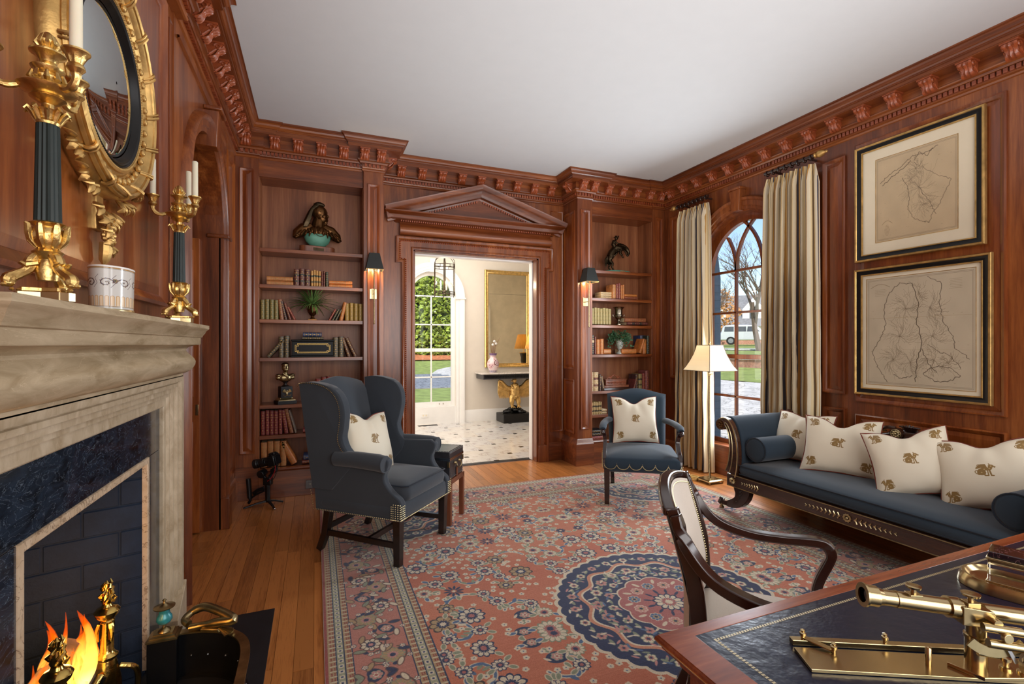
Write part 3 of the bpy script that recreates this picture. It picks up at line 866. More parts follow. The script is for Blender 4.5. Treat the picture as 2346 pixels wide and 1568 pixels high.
# =================================================================== BOOKCASES
def organic(mb, name, mat, parent, voxel=0.004, smooth=2, **kw):
 o = mb.build(name, mat, parent, **kw)
 r = o.modifiers.new('fuse', 'REMESH'); r.mode = 'VOXEL'; r.voxel_size = voxel; r.use_smooth_shade = True
 s = o.modifiers.new('soften', 'CORRECTIVE_SMOOTH') if False else o.modifiers.new('soften', 'SMOOTH')
 s.iterations = smooth; s.factor = 0.5
 return o
SHELVES = [2.31, 1.975, 1.65, 1.295, 0.855, 0.573]
def bookcase(x0, xa, xb, x1, stile_left, label):
 """x0..x1 outer, xa..xb the opening; stile_left: plain stile on the left, pilaster on the right"""
 t = thing('built_in_bookcase', label, 'bookcase', ((x0 + x1) / 2, YM, 0))
 ox = (x0 + x1) / 2
 def bb(nm, a, b, y0, y1, z0, z1, mat='mahogany', bev=0.002):
  return MB().box(a - ox, b - ox, y0 - YM, y1 - YM, z0, z1).build(nm, mat, t, bevel=bev, smooth=False)
 bb('back_panel', xa, xb, YD - 0.02, YD - 0.002, 0.2, 3.0, 'backboard')
 bb('side_panel', xa - 0.001, xa + 0.004, YM + 0.02, YD - 0.002, 0.2, 3.0, 'backboard')
 bb('side_panel', xb - 0.004, xb + 0.001, YM + 0.02, YD - 0.002, 0.2, 3.0, 'backboard')
 bb('header', xa, xb, YM + 0.012, YM + 0.035, 2.965, 3.13, 'mahogany_h')
 bb('soffit', xa, xb, YM + 0.035, YD - 0.02, 2.965, 2.985, 'mahogany_h')
 for z in SHELVES:
  s = bb('shelf', xa + 0.004, xb - 0.004, YM + 0.012, YD - 0.02, z - 0.034, z, 'mahogany_h')
 m = lambda yy: (lambda u, v, w: (u - ox, yy - YM - w, v))
 # base with its cap moulding
 bb('base', xa, xb, YM - 0.03, YD - 0.02, 0.0, 0.262, 'mahogany_h')
 MB().sweep([(xa - ox, -0.03), (xb - ox, -0.03)], [(0, 0.245), (0.012, 0.25), (0.02, 0.262), (0.012, 0.276), (0.0, 0.276), (-0.04, 0.276)], side=-1).build('base_cap', 'mahogany_h', t, angle=50)
 if stile_left:
  ss, pp = (x0, xa), (xb, x1)
 else:
  ss, pp = (xb, x1), (x0, xa)
 bb('stile', ss[0], ss[1], YM, YD - 0.002, 0.0, 3.13)
 panel(t, m(YM), ss[0] + 0.035, ss[1] - 0.03, 0.42, 3.02, ps=0.75)
 bb('stile_base', ss[0], ss[1], YM - 0.018, YM, 0.0, 0.30, 'mahogany_h')
 bb('pilaster', pp[0], pp[1], YM - 0.03, YD - 0.002, 0.0, 3.13)
 panel(t, m(YM - 0.03), pp[0] + 0.035, pp[1] - 0.035, 0.42, 3.0, ps=0.75)
 # return base and panels of the free side
 xs = x1 if stile_left else x0
 sg = 1 if stile_left else -1
 ms = (lambda u, v, w: (xs - ox + sg * w, u - YM, v))
 panel(t, ms, YM + 0.03, YD - 0.03, 1.12, 3.0, ps=0.75)
 panel(t, ms, YM + 0.03, YD - 0.03, 0.36, 1.0, ps=0.75)
 bpath = [(pp[0] - ox, -0.03), (pp[1] - ox, -0.03), (pp[1] - ox, YD - YM)] if stile_left else [(pp[0] - ox, YD - YM), (pp[0] - ox, -0.03), (pp[1] - ox, -0.03)]
 MB().sweep(bpath, [(0, 0.31), (0.008, 0.30), (0.014, 0.28), (0.024, 0.262), (0.03, 0.25), (0.036, 0.245), (0.036, 0.0)], side=-1).build('plinth', 'mahogany_h', t, angle=50)
 bpath = [(pp[0] - ox, -0.03), (pp[1] - ox, -0.03), (pp[1] - ox, YD - YM)] if stile_left else [(pp[0] - ox, YD - YM), (pp[0] - ox, -0.03), (pp[1] - ox, -0.03)]
 return t
bookcase(-0.67, -0.48, 0.44, 0.63, True, 'tall built-in mahogany bookcase left of the pedimented doorway')
bookcase(2.84, 3.04, 3.94, 4.12, False, 'tall built-in mahogany bookcase right of the pedimented doorway, by the curtain')
# ------------------------------------------------------------------ outlet
o = thing('wall_outlet', 'dark brown double outlet plate in the left bookcase base', 'outlet', (-0.015, YM - 0.032, 0.10))
MB().box(-0.066, 0.066, -0.006, 0.0, -0.04, 0.04).build('plate', 'dark_wood', o, bevel=0.002)
for s in (-1, 1):
 mm = MB()
 mm.box(s * 0.03 - 0.016, s * 0.03 + 0.016, -0.009, -0.006, -0.02, 0.02)
 mm.build('socket', 'dark_wood', o, bevel=0.003)
 mm = MB()
 for q in (-0.006, 0.006): mm.box(s * 0.03 + q - 0.001, s * 0.03 + q + 0.001, -0.0095, -0.009, -0.002, 0.008)
 mm.build('slot', 'brass_pale', o, smooth=False)
# =================================================================== BOOKS
BC = {}
def bcol(nm, c, v=0.3):
 M['book_' + nm] = plain('book_' + nm, c, 0.45, 0, 0.15, v, 30, 0.25, 160)
for nm, c in (('tan', (184, 122, 70)), ('tan2', (190, 112, 52)), ('maroonblack', (92, 44, 44)), ('tanblack', (196, 146, 78)), ('darkred', (98, 38, 34)), ('darkgreen', (44, 54, 44)),
              ('olive', (112, 104, 52)), ('brown', (142, 82, 52)), ('darkplum', (66, 42, 46)), ('maroon', (104, 46, 44)), ('red', (132, 46, 42)), ('mustard', (148, 118, 46)),
              ('darkgold', (78, 70, 52)), ('brownd', (92, 56, 40)), ('redgold', (124, 44, 44)), ('grey', (110, 94, 82)), ('pink', (140, 54, 62)), ('redbrown', (132, 66, 52)),
              ('blue', (44, 62, 98)), ('cream', (206, 184, 148)), ('olivepale', (160, 148, 98)), ('blackwhite', (40, 42, 48)), ('rose', (124, 66, 66)), ('creamred', (206, 178, 134)),
              ('oliveblack', (134, 122, 78)), ('creamblack', (202, 178, 128)), ('black', (32, 34, 36))):
 bcol(nm, c)
BANDS = {'maroonblack': 'book_black', 'tanblack': 'book_darkgreen', 'creamred': 'book_darkred', 'oliveblack': 'book_black', 'creamblack': 'book_black', 'blackwhite': 'book_cream'}
def make_book(kind, x, y, z, t, h, d, col, lean, label):
 tl = 'book lying flat' if kind == 'lie' else 'book'
 r = thing('book', label, 'book', (x, y, z), 0, 'old books in the bookcases')
 up_ = kind == 'up'
 if up_: r.rotation_euler = (0, math.radians(lean), 0); r.location.z += abs(math.sin(math.radians(lean))) * t / 2 + 0.0006
 T, Hh = (t, h)
 # local for upright: x thickness, z height; lying: x height, z thickness
 P = (lambda a, b, c: (a, b, c)) if up_ else (lambda a, b, c: (c - Hh / 2, b, a + T / 2 + 0.0004))
 c = MB()
 sp = [(T / 2, 0.012), (T / 2 * 0.86, 0.004), (T / 2 * 0.45, 0.0), (-T / 2 * 0.45, 0.0), (-T / 2 * 0.86, 0.004), (-T / 2, 0.012)]
 outer = sp + [(-T / 2, d), (-T / 2 + 0.0025, d), (-T / 2 + 0.0025, 0.014), (T / 2 - 0.0025, 0.014), (T / 2 - 0.0025, d), (T / 2, d)]
 n = c.pts([P(a, b, 0.0) for a, b in outer] + [P(a, b, Hh) for a, b in outer])
 k = len(outer)
 for j in range(k):
  j2 = (j + 1) % k
  c.f.append((n + j, n + j2, n + k + j2, n + k + j))
 c.f.append(tuple(n + j for j in reversed(range(k)))); c.f.append(tuple(n + k + j for j in range(k)))
 c.build('cover', 'book_' + col, r, angle=60)
 p = MB()
 a0, a1 = -T / 2 + 0.003, T / 2 - 0.003
 p.hexa([P(a0, 0.012, 0.004), P(a1, 0.012, 0.004), P(a1, d - 0.004, 0.004), P(a0, d - 0.004, 0.004)], [P(a0, 0.012, Hh - 0.004), P(a1, 0.012, Hh - 0.004), P(a1, d - 0.004, Hh - 0.004), P(a0, d - 0.004, Hh - 0.004)])
 p.build('pages', 'pages', r, smooth=False)
 g = MB()
 def ridge(zz, hh, pr_=0.0012, mb=g):
  s2 = [(a * 1.0, b - pr_) for a, b in sp]
  q = [P(a, b, zz) for a, b in s2] + [P(a, b, zz + hh) for a, b in s2]
  m_ = mb.pts(q)
  for j in range(5): mb.f.append((m_ + j, m_ + j + 1, m_ + 6 + j + 1, m_ + 6 + j))
 nb = 5 if h > 0.15 else 4
 for i in range(nb):
  ridge(Hh * (0.08 + 0.84 * i / (nb - 1)), 0.0022)
 if t > 0.018:
  ridge(Hh * 0.70, 0.0012); ridge(Hh * 0.80, 0.0012)
  for i in range(nb - 1):
   zz = Hh * (0.08 + 0.84 * (i + 0.5) / (nb - 1)); q = min(0.006, T * 0.18)
   m_ = g.pts([P(-q, -0.0012, zz), P(0, -0.0012, zz - q * 1.4), P(q, -0.0012, zz), P(0, -0.0012, zz + q * 1.4)]); g.f.append((m_, m_ + 1, m_ + 2, m_ + 3))
 g.build('gilt_tooling', 'gold_print', r, smooth=False)
 if col in BANDS:
  lb = MB()
  ridge(Hh * 0.60, Hh * 0.13, 0.0008, lb)
  lb.build('spine_label', BANDS[col], r, smooth=False)
  if col != 'blackwhite':
   lb = MB(); ridge(Hh * 0.25, Hh * 0.10, 0.0008, lb); lb.build('spine_label', BANDS[col], r, smooth=False)
 return r
BOOKS = [
 ('lie', -0.304, 5.02, 1.97, 0.042, 0.226, 0.15, 'tan', 0, 'tan ribbed book lying under its twin, left end of second shelf, left bookcase'),
 ('lie', -0.306, 5.02, 2.013, 0.042, 0.222, 0.15, 'tan', 0, 'tan ribbed book lying on top of its twin, left end, second shelf, left bookcase'),
 ('up', -0.163, 5.02, 1.97, 0.0461, 0.161, 0.15, 'maroonblack', 0, 'first maroon and black banded book upright on second shelf, left bookcase'),
 ('up', -0.115, 5.02, 1.97, 0.0461, 0.169, 0.15, 'maroonblack', 0, 'second maroon and black banded book upright on second shelf, left bookcase'),
 ('up', -0.067, 5.02, 1.97, 0.0461, 0.165, 0.15, 'maroonblack', 0, 'third maroon and black banded book upright on second shelf, left bookcase'),
 ('up', -0.028, 5.02, 1.97, 0.0216, 0.154, 0.15, 'tanblack', 0, 'first slim tan book with dark bands, second shelf of left bookcase'),
 ('up', -0.005, 5.02, 1.97, 0.0216, 0.162, 0.15, 'tanblack', 0, 'second slim tan book with dark bands, second shelf of left bookcase'),
 ('up', 0.017, 5.02, 1.97, 0.0216, 0.158, 0.15, 'tanblack', 0, 'third slim tan book with dark bands, second shelf of left bookcase'),
 ('up', 0.04, 5.02, 1.97, 0.0216, 0.154, 0.15, 'tanblack', 0, 'fourth slim tan book with dark bands, second shelf of left bookcase'),
 ('up', 0.062, 5.02, 1.97, 0.0178, 0.148, 0.15, 'darkred', 0, 'first thin dark red book beside slim tan set, second shelf, left bookcase'),
 ('up', 0.081, 5.02, 1.97, 0.0178, 0.156, 0.15, 'darkred', 0, 'second thin dark red book beside slim tan set, second shelf, left bookcase'),
 ('up', 0.105, 5.02, 1.97, 0.025, 0.148, 0.15, 'darkgreen', 0, 'thin green-black book at the right of the upright set, second shelf, left bookcase'),
 ('lie', 0.233, 5.02, 1.97, 0.034, 0.213, 0.15, 'tan2', 0, 'orange tan book lying under another, right end of second shelf, left bookcase'),
 ('lie', 0.233, 5.02, 2.005, 0.034, 0.213, 0.15, 'tan2', 0, 'orange tan book lying on another, right end of second shelf, left bookcase'),
 ('up', -0.452, 5.02, 1.645, 0.0367, 0.186, 0.15, 'olive', 0, 'first olive green gilt book from the left end of the fern shelf'),
 ('up', -0.414, 5.02, 1.645, 0.0367, 0.194, 0.15, 'olive', 0, 'second olive green gilt book from the left end of the fern shelf'),
 ('up', -0.375, 5.02, 1.645, 0.0367, 0.19, 0.15, 'olive', 0, 'third olive green gilt book from the left end of the fern shelf'),
 ('up', -0.337, 5.02, 1.645, 0.0367, 0.186, 0.15, 'olive', 0, 'fourth olive green gilt book from the left end of the fern shelf'),
 ('up', -0.29, 5.02, 1.645, 0.038, 0.195, 0.15, 'brown', -5, 'brown leather book leaning against olive books on the fern shelf'),
 ('up', -0.253, 5.02, 1.645, 0.026, 0.185, 0.15, 'darkplum', -13, 'dark plum book leaning left of the fern urn'),
 ('up', -0.217, 5.02, 1.645, 0.024, 0.165, 0.15, 'maroon', -17, 'maroon book leaning second from the fern urn'),
 ('up', -0.18, 5.02, 1.645, 0.022, 0.135, 0.15, 'red', -26, 'small red book leaning nearest the left side of fern urn'),
 ('up', 0.126, 5.02, 1.645, 0.02, 0.125, 0.15, 'red', 28, 'small red book leaning right of the fern urn'),
 ('up', 0.157, 5.02, 1.645, 0.02, 0.125, 0.15, 'darkgreen', 27, 'dark green book leaning beside small red book, fern shelf'),
 ('up', 0.185, 5.02, 1.645, 0.02, 0.122, 0.15, 'darkgreen', 26, 'dark green book leaning against orange book, fern shelf'),
 ('up', 0.234, 5.02, 1.645, 0.036, 0.185, 0.15, 'tan2', 13, 'orange tan book leaning on the gold-green books of fern shelf'),
 ('up', 0.291, 5.02, 1.645, 0.0403, 0.174, 0.15, 'mustard', 0, 'first gold-green gilt book from the orange book, right end of fern shelf'),
 ('up', 0.333, 5.02, 1.645, 0.0403, 0.182, 0.15, 'mustard', 0, 'second gold-green gilt book from the orange book, right end of fern shelf'),
 ('up', 0.375, 5.02, 1.645, 0.0403, 0.178, 0.15, 'mustard', 0, 'third gold-green gilt book from the orange book, right end of fern shelf'),
 ('up', 0.417, 5.02, 1.645, 0.0403, 0.174, 0.15, 'mustard', 0, 'fourth gold-green gilt book from the orange book, right end of fern shelf'),
 ('up', -0.406, 5.02, 1.29, 0.036, 0.205, 0.15, 'darkgold', 40, 'dark gilt book leaning steeply at left end of black box shelf'),
 ('up', -0.295, 5.02, 1.29, 0.0446, 0.201, 0.15, 'darkgold', 0, 'first dark gilt-tooled upright book left of the black box'),
 ('up', -0.248, 5.02, 1.29, 0.0446, 0.209, 0.15, 'darkgold', 0, 'second dark gilt-tooled upright book left of the black box'),
 ('up', 0.186, 5.02, 1.29, 0.0485, 0.196, 0.15, 'darkgold', 0, 'first dark gilt-tooled upright book right of the black box'),
 ('up', 0.237, 5.02, 1.29, 0.0485, 0.204, 0.15, 'darkgold', 0, 'second dark gilt-tooled upright book right of the black box'),
 ('up', 0.311, 5.02, 1.29, 0.034, 0.2, 0.15, 'brownd', -18, 'dark brown ribbed book leaning, nearer the black box'),
 ('up', 0.372, 5.02, 1.29, 0.034, 0.205, 0.15, 'brownd', -25, 'dark brown ribbed book leaning at the far right of black box shelf'),
 ('up', 0.025, 5.02, 0.856, 0.049, 0.231, 0.15, 'red', 0, 'red book seen over the wing chair, at left of three on bust shelf'),
 ('up', 0.076, 5.02, 0.856, 0.0413, 0.246, 0.15, 'red', 0, 'red book seen over the wing chair, tallest in middle, bust shelf'),
 ('up', 0.119, 5.02, 0.856, 0.0336, 0.251, 0.15, 'red', 0, 'red book seen over the wing chair, nearest the pilaster, bust shelf'),
 ('up', -0.449, 5.02, 0.576, 0.0349, 0.221, 0.15, 'redgold', 0, 'first gilt-dotted red book from the left, lower shelf of left bookcase'),
 ('up', -0.412, 5.02, 0.576, 0.0349, 0.229, 0.15, 'redgold', 0, 'second gilt-dotted red book from the left, lower shelf of left bookcase'),
 ('up', -0.376, 5.02, 0.576, 0.0349, 0.225, 0.15, 'redgold', 0, 'third gilt-dotted red book from the left, lower shelf of left bookcase'),
 ('up', -0.34, 5.02, 0.576, 0.0349, 0.221, 0.15, 'redgold', 0, 'fourth gilt-dotted red book from the left, lower shelf of left bookcase'),
 ('up', -0.303, 5.02, 0.576, 0.0349, 0.229, 0.15, 'redgold', 0, 'fifth gilt-dotted red book from the left, lower shelf of left bookcase'),
 ('up', -0.251, 5.02, 0.576, 0.036, 0.225, 0.15, 'redgold', -8, 'gilt-dotted red book leaning against its set, lower shelf'),
 ('up', -0.206, 5.02, 0.576, 0.036, 0.235, 0.15, 'brown', -12, 'brown leather book leaning on the red set, lower shelf'),
 ('up', -0.172, 5.02, 0.576, 0.018, 0.225, 0.15, 'grey', -15, 'thin grey-backed book leaning last on the lower shelf'),
 ('lie', -0.054, 5.02, 0.576, 0.034, 0.108, 0.15, 'pink', 0, 'crimson book lying flat beside the wing chair back, lower shelf'),
 ('up', -0.44, 5.02, 0.276, 0.0518, 0.231, 0.15, 'tan', 0, 'first tan calf book from left behind the camera gimbal, bottom shelf'),
 ('up', -0.386, 5.02, 0.276, 0.0518, 0.239, 0.15, 'tan', 0, 'second tan calf book from left behind the camera gimbal, bottom shelf'),
 ('up', -0.332, 5.02, 0.276, 0.0518, 0.235, 0.15, 'tan', 0, 'third tan calf book from left behind the camera gimbal, bottom shelf'),
 ('up', -0.278, 5.02, 0.276, 0.0518, 0.231, 0.15, 'tan', 0, 'fourth tan calf book from left behind the camera gimbal, bottom shelf'),
 ('up', -0.184, 5.02, 0.276, 0.055, 0.235, 0.15, 'tan2', -27, 'thick orange tan book leaning over on the bottom shelf, left bookcase'),
 ('lie', -0.04, 5.02, 0.276, 0.034, 0.15, 0.15, 'redbrown', 0, 'red and brown book lying under the blue book, bottom shelf, left bookcase'),
 ('lie', -0.036, 5.02, 0.311, 0.05, 0.135, 0.15, 'blue', 0, 'blue book lying on a red-brown book, bottom shelf, left bookcase'),
 ('lie', 3.308, 5.05, 1.98, 0.026, 0.169, 0.15, 'cream', 0, 'cream book lowest of three lying on second shelf, right bookcase'),
 ('lie', 3.308, 5.05, 2.007, 0.026, 0.169, 0.15, 'cream', 0, 'cream book middle of three lying on second shelf, right bookcase'),
 ('lie', 3.308, 5.05, 2.034, 0.026, 0.169, 0.15, 'cream', 0, 'cream book topmost of three lying on second shelf, right bookcase'),
 ('up', 3.398, 5.02, 1.98, 0.048, 0.171, 0.15, 'tan', 0, 'pale tan upright book next to three lying cream books, right bookcase'),
 ('up', 3.441, 5.02, 1.98, 0.0336, 0.181, 0.15, 'redgold', 0, 'first red gilt upright book on second shelf, right bookcase'),
 ('up', 3.475, 5.02, 1.98, 0.0336, 0.189, 0.15, 'redgold', 0, 'second red gilt upright book on second shelf, right bookcase'),
 ('up', 3.506, 5.02, 1.98, 0.025, 0.166, 0.15, 'tan2', 0, 'first orange tan upright book on second shelf, right bookcase'),
 ('up', 3.532, 5.02, 1.98, 0.025, 0.174, 0.15, 'tan2', 0, 'second orange tan upright book on second shelf, right bookcase'),
 ('lie', 3.636, 5.02, 1.98, 0.03, 0.182, 0.15, 'redbrown', 0, 'red-brown book lying lowest at right of second shelf, right bookcase'),
 ('lie', 3.636, 5.02, 2.011, 0.03, 0.182, 0.15, 'tan2', 0, 'orange tan book lying on a red-brown one, second shelf, right bookcase'),
 ('up', 3.093, 5.02, 1.66, 0.0385, 0.191, 0.15, 'olivepale', 0, 'first pale olive book from the left beside the silver urn'),
 ('up', 3.133, 5.02, 1.66, 0.0385, 0.199, 0.15, 'olivepale', 0, 'second pale olive book from the left beside the silver urn'),
 ('up', 3.173, 5.02, 1.66, 0.0385, 0.195, 0.15, 'olivepale', 0, 'third pale olive book from the left beside the silver urn'),
 ('up', 3.213, 5.02, 1.66, 0.0385, 0.191, 0.15, 'olivepale', 0, 'fourth pale olive book from the left beside the silver urn'),
 ('up', 3.254, 5.02, 1.66, 0.0385, 0.199, 0.15, 'olivepale', 0, 'fifth pale olive book from the left beside the silver urn'),
 ('up', 3.294, 5.02, 1.66, 0.0385, 0.195, 0.15, 'olivepale', 0, 'sixth pale olive book from the left beside the silver urn'),
 ('up', 3.334, 5.02, 1.66, 0.0385, 0.191, 0.15, 'olivepale', 0, 'seventh pale olive book from the left beside the silver urn'),
 ('lie', 3.738, 5.02, 1.66, 0.034, 0.31, 0.15, 'maroonblack', 0, 'maroon banded book lying lower beside the silver urn'),
 ('lie', 3.708, 5.02, 1.695, 0.052, 0.315, 0.15, 'brown', 0, 'brown ribbed book lying on a maroon one beside silver urn'),
 ('up', 3.093, 5.02, 1.3, 0.0384, 0.231, 0.15, 'blackwhite', 0, 'black and white spined book at left end of the ivy shelf'),
 ('up', 3.127, 5.02, 1.3, 0.0202, 0.211, 0.15, 'rose', 0, 'thin rose-grey book second on the ivy shelf'),
 ('up', 3.169, 5.02, 1.3, 0.0504, 0.176, 0.15, 'tan2', 0, 'first orange tan book left of the ivy urn'),
 ('up', 3.222, 5.02, 1.3, 0.0504, 0.184, 0.15, 'tan2', 0, 'second orange tan book left of the ivy urn'),
 ('lie', 3.298, 5.02, 1.3, 0.06, 0.1, 0.15, 'tan2', 0, 'orange tan book lying left of the ivy urn'),
 ('lie', 3.61, 5.02, 1.3, 0.06, 0.22, 0.15, 'tan2', 0, 'orange tan book lying right of the ivy urn'),
 ('up', 3.78, 5.02, 1.3, 0.034, 0.19, 0.15, 'tan2', 22, 'orange tan book leaning on its neighbour, ivy shelf'),
 ('up', 3.853, 5.02, 1.3, 0.0518, 0.181, 0.15, 'tan2', 0, 'upright orange tan book between leaning one and dark one, ivy shelf'),
 ('up', 3.902, 5.12, 1.3, 0.0912, 0.231, 0.15, 'blue', 0, 'dark blue book standing at the back of the ivy shelf'),
 ('up', 3.904, 5.02, 1.3, 0.0317, 0.226, 0.13, 'darkgreen', 0, 'thin dark book at right end of the ivy shelf'),
 ('up', 3.087, 5.02, 0.855, 0.0269, 0.226, 0.15, 'cream', 0, 'cream upright book at left end of carved box shelf'),
 ('up', 3.139, 5.02, 0.855, 0.0672, 0.226, 0.15, 'creamred', 0, 'cream book with red and black labels, carved box shelf'),
 ('up', 3.196, 5.02, 0.855, 0.0298, 0.201, 0.15, 'darkplum', 0, 'thin dark plum book on carved box shelf'),
 ('up', 3.248, 5.02, 0.855, 0.036, 0.175, 0.15, 'grey', -11, 'grey brown book leaning left of carved box'),
 ('up', 3.688, 5.02, 0.855, 0.026, 0.18, 0.15, 'maroon', 17, 'maroon book leaning right of carved box'),
 ('up', 3.732, 5.02, 0.855, 0.0403, 0.186, 0.15, 'darkplum', 0, 'dark plum upright book right of carved box'),
 ('up', 3.785, 5.02, 0.855, 0.0538, 0.191, 0.15, 'oliveblack', 0, 'olive and black banded book right of carved box'),
 ('up', 3.836, 5.02, 0.855, 0.0384, 0.196, 0.15, 'redgold', 0, 'red gilt book right of carved box'),
 ('up', 3.888, 5.02, 0.855, 0.0547, 0.231, 0.15, 'rose', 0, 'tall rosewood-red book at right end of carved box shelf'),
 ('up', 3.085, 5.02, 0.57, 0.023, 0.146, 0.15, 'creamblack', 0, 'first small cream and black banded book beside the grey armchair'),
 ('up', 3.109, 5.02, 0.57, 0.023, 0.154, 0.15, 'creamblack', 0, 'second small cream and black banded book beside the grey armchair'),
 ('up', 3.133, 5.02, 0.57, 0.023, 0.15, 0.15, 'creamblack', 0, 'third small cream and black banded book beside the grey armchair'),
 ('up', 3.157, 5.02, 0.57, 0.023, 0.146, 0.15, 'creamblack', 0, 'fourth small cream and black banded book beside the grey armchair'),
 ('up', 3.181, 5.02, 0.57, 0.023, 0.154, 0.15, 'creamblack', 0, 'fifth small cream and black banded book beside the grey armchair'),
 ('up', 3.205, 5.02, 0.57, 0.023, 0.15, 0.15, 'creamblack', 0, 'sixth small cream and black banded book beside the grey armchair'),
 ('lie', 3.251, 5.02, 0.57, 0.03, 0.068, 0.15, 'cream', 0, 'small cream book lying lower beside the banded set'),
 ('lie', 3.251, 5.02, 0.601, 0.03, 0.068, 0.15, 'cream', 0, 'small cream book lying on top beside the banded set'),
 ('lie', 3.168, 5.02, 0.26, 0.05, 0.184, 0.15, 'pink', 0, 'crimson book with black band at the bottom shelf of right bookcase'),
 ('lie', 3.165, 5.02, 0.311, 0.036, 0.166, 0.15, 'black', 0, 'black book lying over the crimson one, bottom shelf'),
 ('lie', 3.162, 5.02, 0.348, 0.036, 0.16, 0.15, 'black', 0, 'topmost black book of the bottom shelf stack, right bookcase'),
]
for b_ in BOOKS:
 make_book(*b_)
for i, (nm, hgt) in enumerate((('lower', 0.022), ('upper', 0.045))):
 pass
# =================================================================== SHELF ORNAMENTS
# ---- warrior bust on the top shelf, facing right
def tubes(mb, lst, n=10):
 for path, rad in lst: mb.tube(path, rad, n)
 return mb
t = thing('bronze_warrior_bust', 'bronze bust of a long-haired warrior, green patina chest, on wooden base', 'sculpture', (0.02, 5.13, 2.31), math.radians(12)); t.scale = (1.06, 1.06, 1.06)
MB().prism([(x_, y_) for x_, y_ in (arc(0.10, 0, 0.055, -PI / 2, PI / 2, 8) + arc(-0.10, 0, 0.055, PI / 2, 3 * PI / 2, 8))], 0.0, 0.062, lambda u, v, w: (u, v, w)).build('wood_plinth', 'stand_wood', t, bevel=0.004)
MB().box(-0.045, 0.045, -0.059, -0.054, 0.018, 0.044).build('name_plate', 'bronze', t, bevel=0.001)
MB().lathe([(0.045, 0.0), (0.065, 0.012), (0.092, 0.04), (0.105, 0.075), (0.108, 0.10), (0.09, 0.12), (0.0, 0.125)], (0, 0, 0.062), 24, 1.1, 0.62).build('green_chest', 'verdigris', t)
b_ = MB()
b_.ball((0.0, 0.01, 0.195), (0.125, 0.075, 0.065), 16, 10)
for s in (-1, 1):
 b_.tube([(s * 0.05, 0.01, 0.245), (s * 0.12, 0.01, 0.215), (s * 0.175, 0.0, 0.165), (s * 0.20, -0.01, 0.125)], [0.045, 0.055, 0.045, 0.018], 12)
b_.tube([(0.0, 0.012, 0.22), (0.012, 0.005, 0.32)], [0.062, 0.046], 12)
b_.ball((0.018, 0.008, 0.385), (0.073, 0.058, 0.068), 16, 12)
b_.ball((0.045, 0.0, 0.335), (0.046, 0.042, 0.050), 12, 8)
b_.tube([(0.078, -0.004, 0.375), (0.099, -0.006, 0.350), (0.088, -0.006, 0.342)], [0.008, 0.011, 0.007], 8)
b_.tube([(0.064, -0.030, 0.386), (0.084, 0.0, 0.390), (0.064, 0.025, 0.386)], 0.010, 6)
for z_, q in ((0.326, 0.008), (0.314, 0.008)): b_.tube([(0.070, -0.020, z_), (0.091, -0.004, z_), (0.070, 0.014, z_)], q, 6)
b_.ball((0.074, -0.004, 0.294), (0.018, 0.018, 0.014), 8, 6)
b_.ball((0.052, -0.036, 0.345), (0.020, 0.013, 0.018), 8, 6)
for k in range(11):
 a = -0.19 + k * 0.038
 b_.tube([(a * 0.75, -0.045, 0.245 - abs(a) * 0.30), (a * 1.0, -0.066, 0.195 - abs(a) * 0.30), (a * 1.08, -0.05, 0.150 - abs(a) * 0.12)], [0.006, 0.010, 0.005], 6)
organic(b_, 'head_and_shoulders', 'bronze_warm', t, 0.0045, 1)
MB().tube([(0.008 + 0.014 * math.cos(a), -0.054, 0.368 + 0.022 * math.sin(a)) for a in np.linspace(0.4, 5.6, 10)], 0.005, 6).build('ear', 'bronze_warm', t)
hr = MB()
for k in range(18):
 a = k / 17; yy_ = -0.055 + 0.1 * (k % 5) / 4
 hr.tube(spline([(0.0 - 0.03 * a, yy_ * 0.8, 0.440), (-0.05 - 0.012 * a, yy_, 0.395), (-0.072 - 0.03 * a, yy_, 0.31), (-0.10 - 0.035 * a, yy_ * 0.9, 0.225)], 4), [0.010] * 3 + [0.010] * 8 + [0.007, 0.004], 6)
hr.tube(spline([(-0.03, 0.0, 0.445), (0.01, 0.0, 0.462), (0.05, 0.0, 0.458), (0.06, 0.0, 0.445)], 3), [0.014, 0.018, 0.020, 0.02, 0.02, 0.018, 0.016, 0.014, 0.012, 0.008], 8)
organic(hr, 'hair', 'bronze', t, 0.004, 1)
MB().tube(spline([(-0.055, -0.060, 0.235), (-0.03, -0.080, 0.17), (0.01, -0.086, 0.145), (0.05, -0.078, 0.17), (0.07, -0.060, 0.225)], 5), 0.003, 6).build('necklace', 'bronze_warm', t)
# ---- general bust on an eagle pedestal, bust shelf
t = thing('brass_officer_bust', 'small brass bust of an officer on a dark pedestal with eagle plaque', 'sculpture', (-0.262, 5.06, 0.856), math.radians(20))
pm = MB(); pm.box(-0.085, 0.085, -0.065, 0.065, 0, 0.032); pm.build('pedestal_foot', 'slate', t, bevel=0.002)
MB().sweep([(-0.075, -0.055), (0.075, -0.055), (0.075, 0.055), (-0.075, 0.055)], [(0, 0.032), (0, 0.040), (-0.01, 0.045), (-0.02, 0.055), (-0.02, 0.06), (-0.06, 0.06)], closed=True, side=-1).build('gilt_step', 'brass_pale', t, angle=50)
MB().box(-0.052, 0.052, -0.045, 0.045, 0.058, 0.165).build('pedestal_block', 'slate', t, bevel=0.003)
e = MB()
for s in (-1, 1):
 for k in range(6):
  a = 0.35 + k * 0.22
  e.tube([(s * 0.005, -0.048, 0.108), (s * (0.014 + 0.028 * math.cos(a * 0.9)), -0.049, 0.105 + 0.036 * math.sin(a))], [0.005, 0.003], 5)
e.ball((0, -0.048, 0.10), (0.011, 0.005, 0.018), 8, 6); e.ball((0.002, -0.049, 0.124), (0.006, 0.004, 0.007), 6, 5)
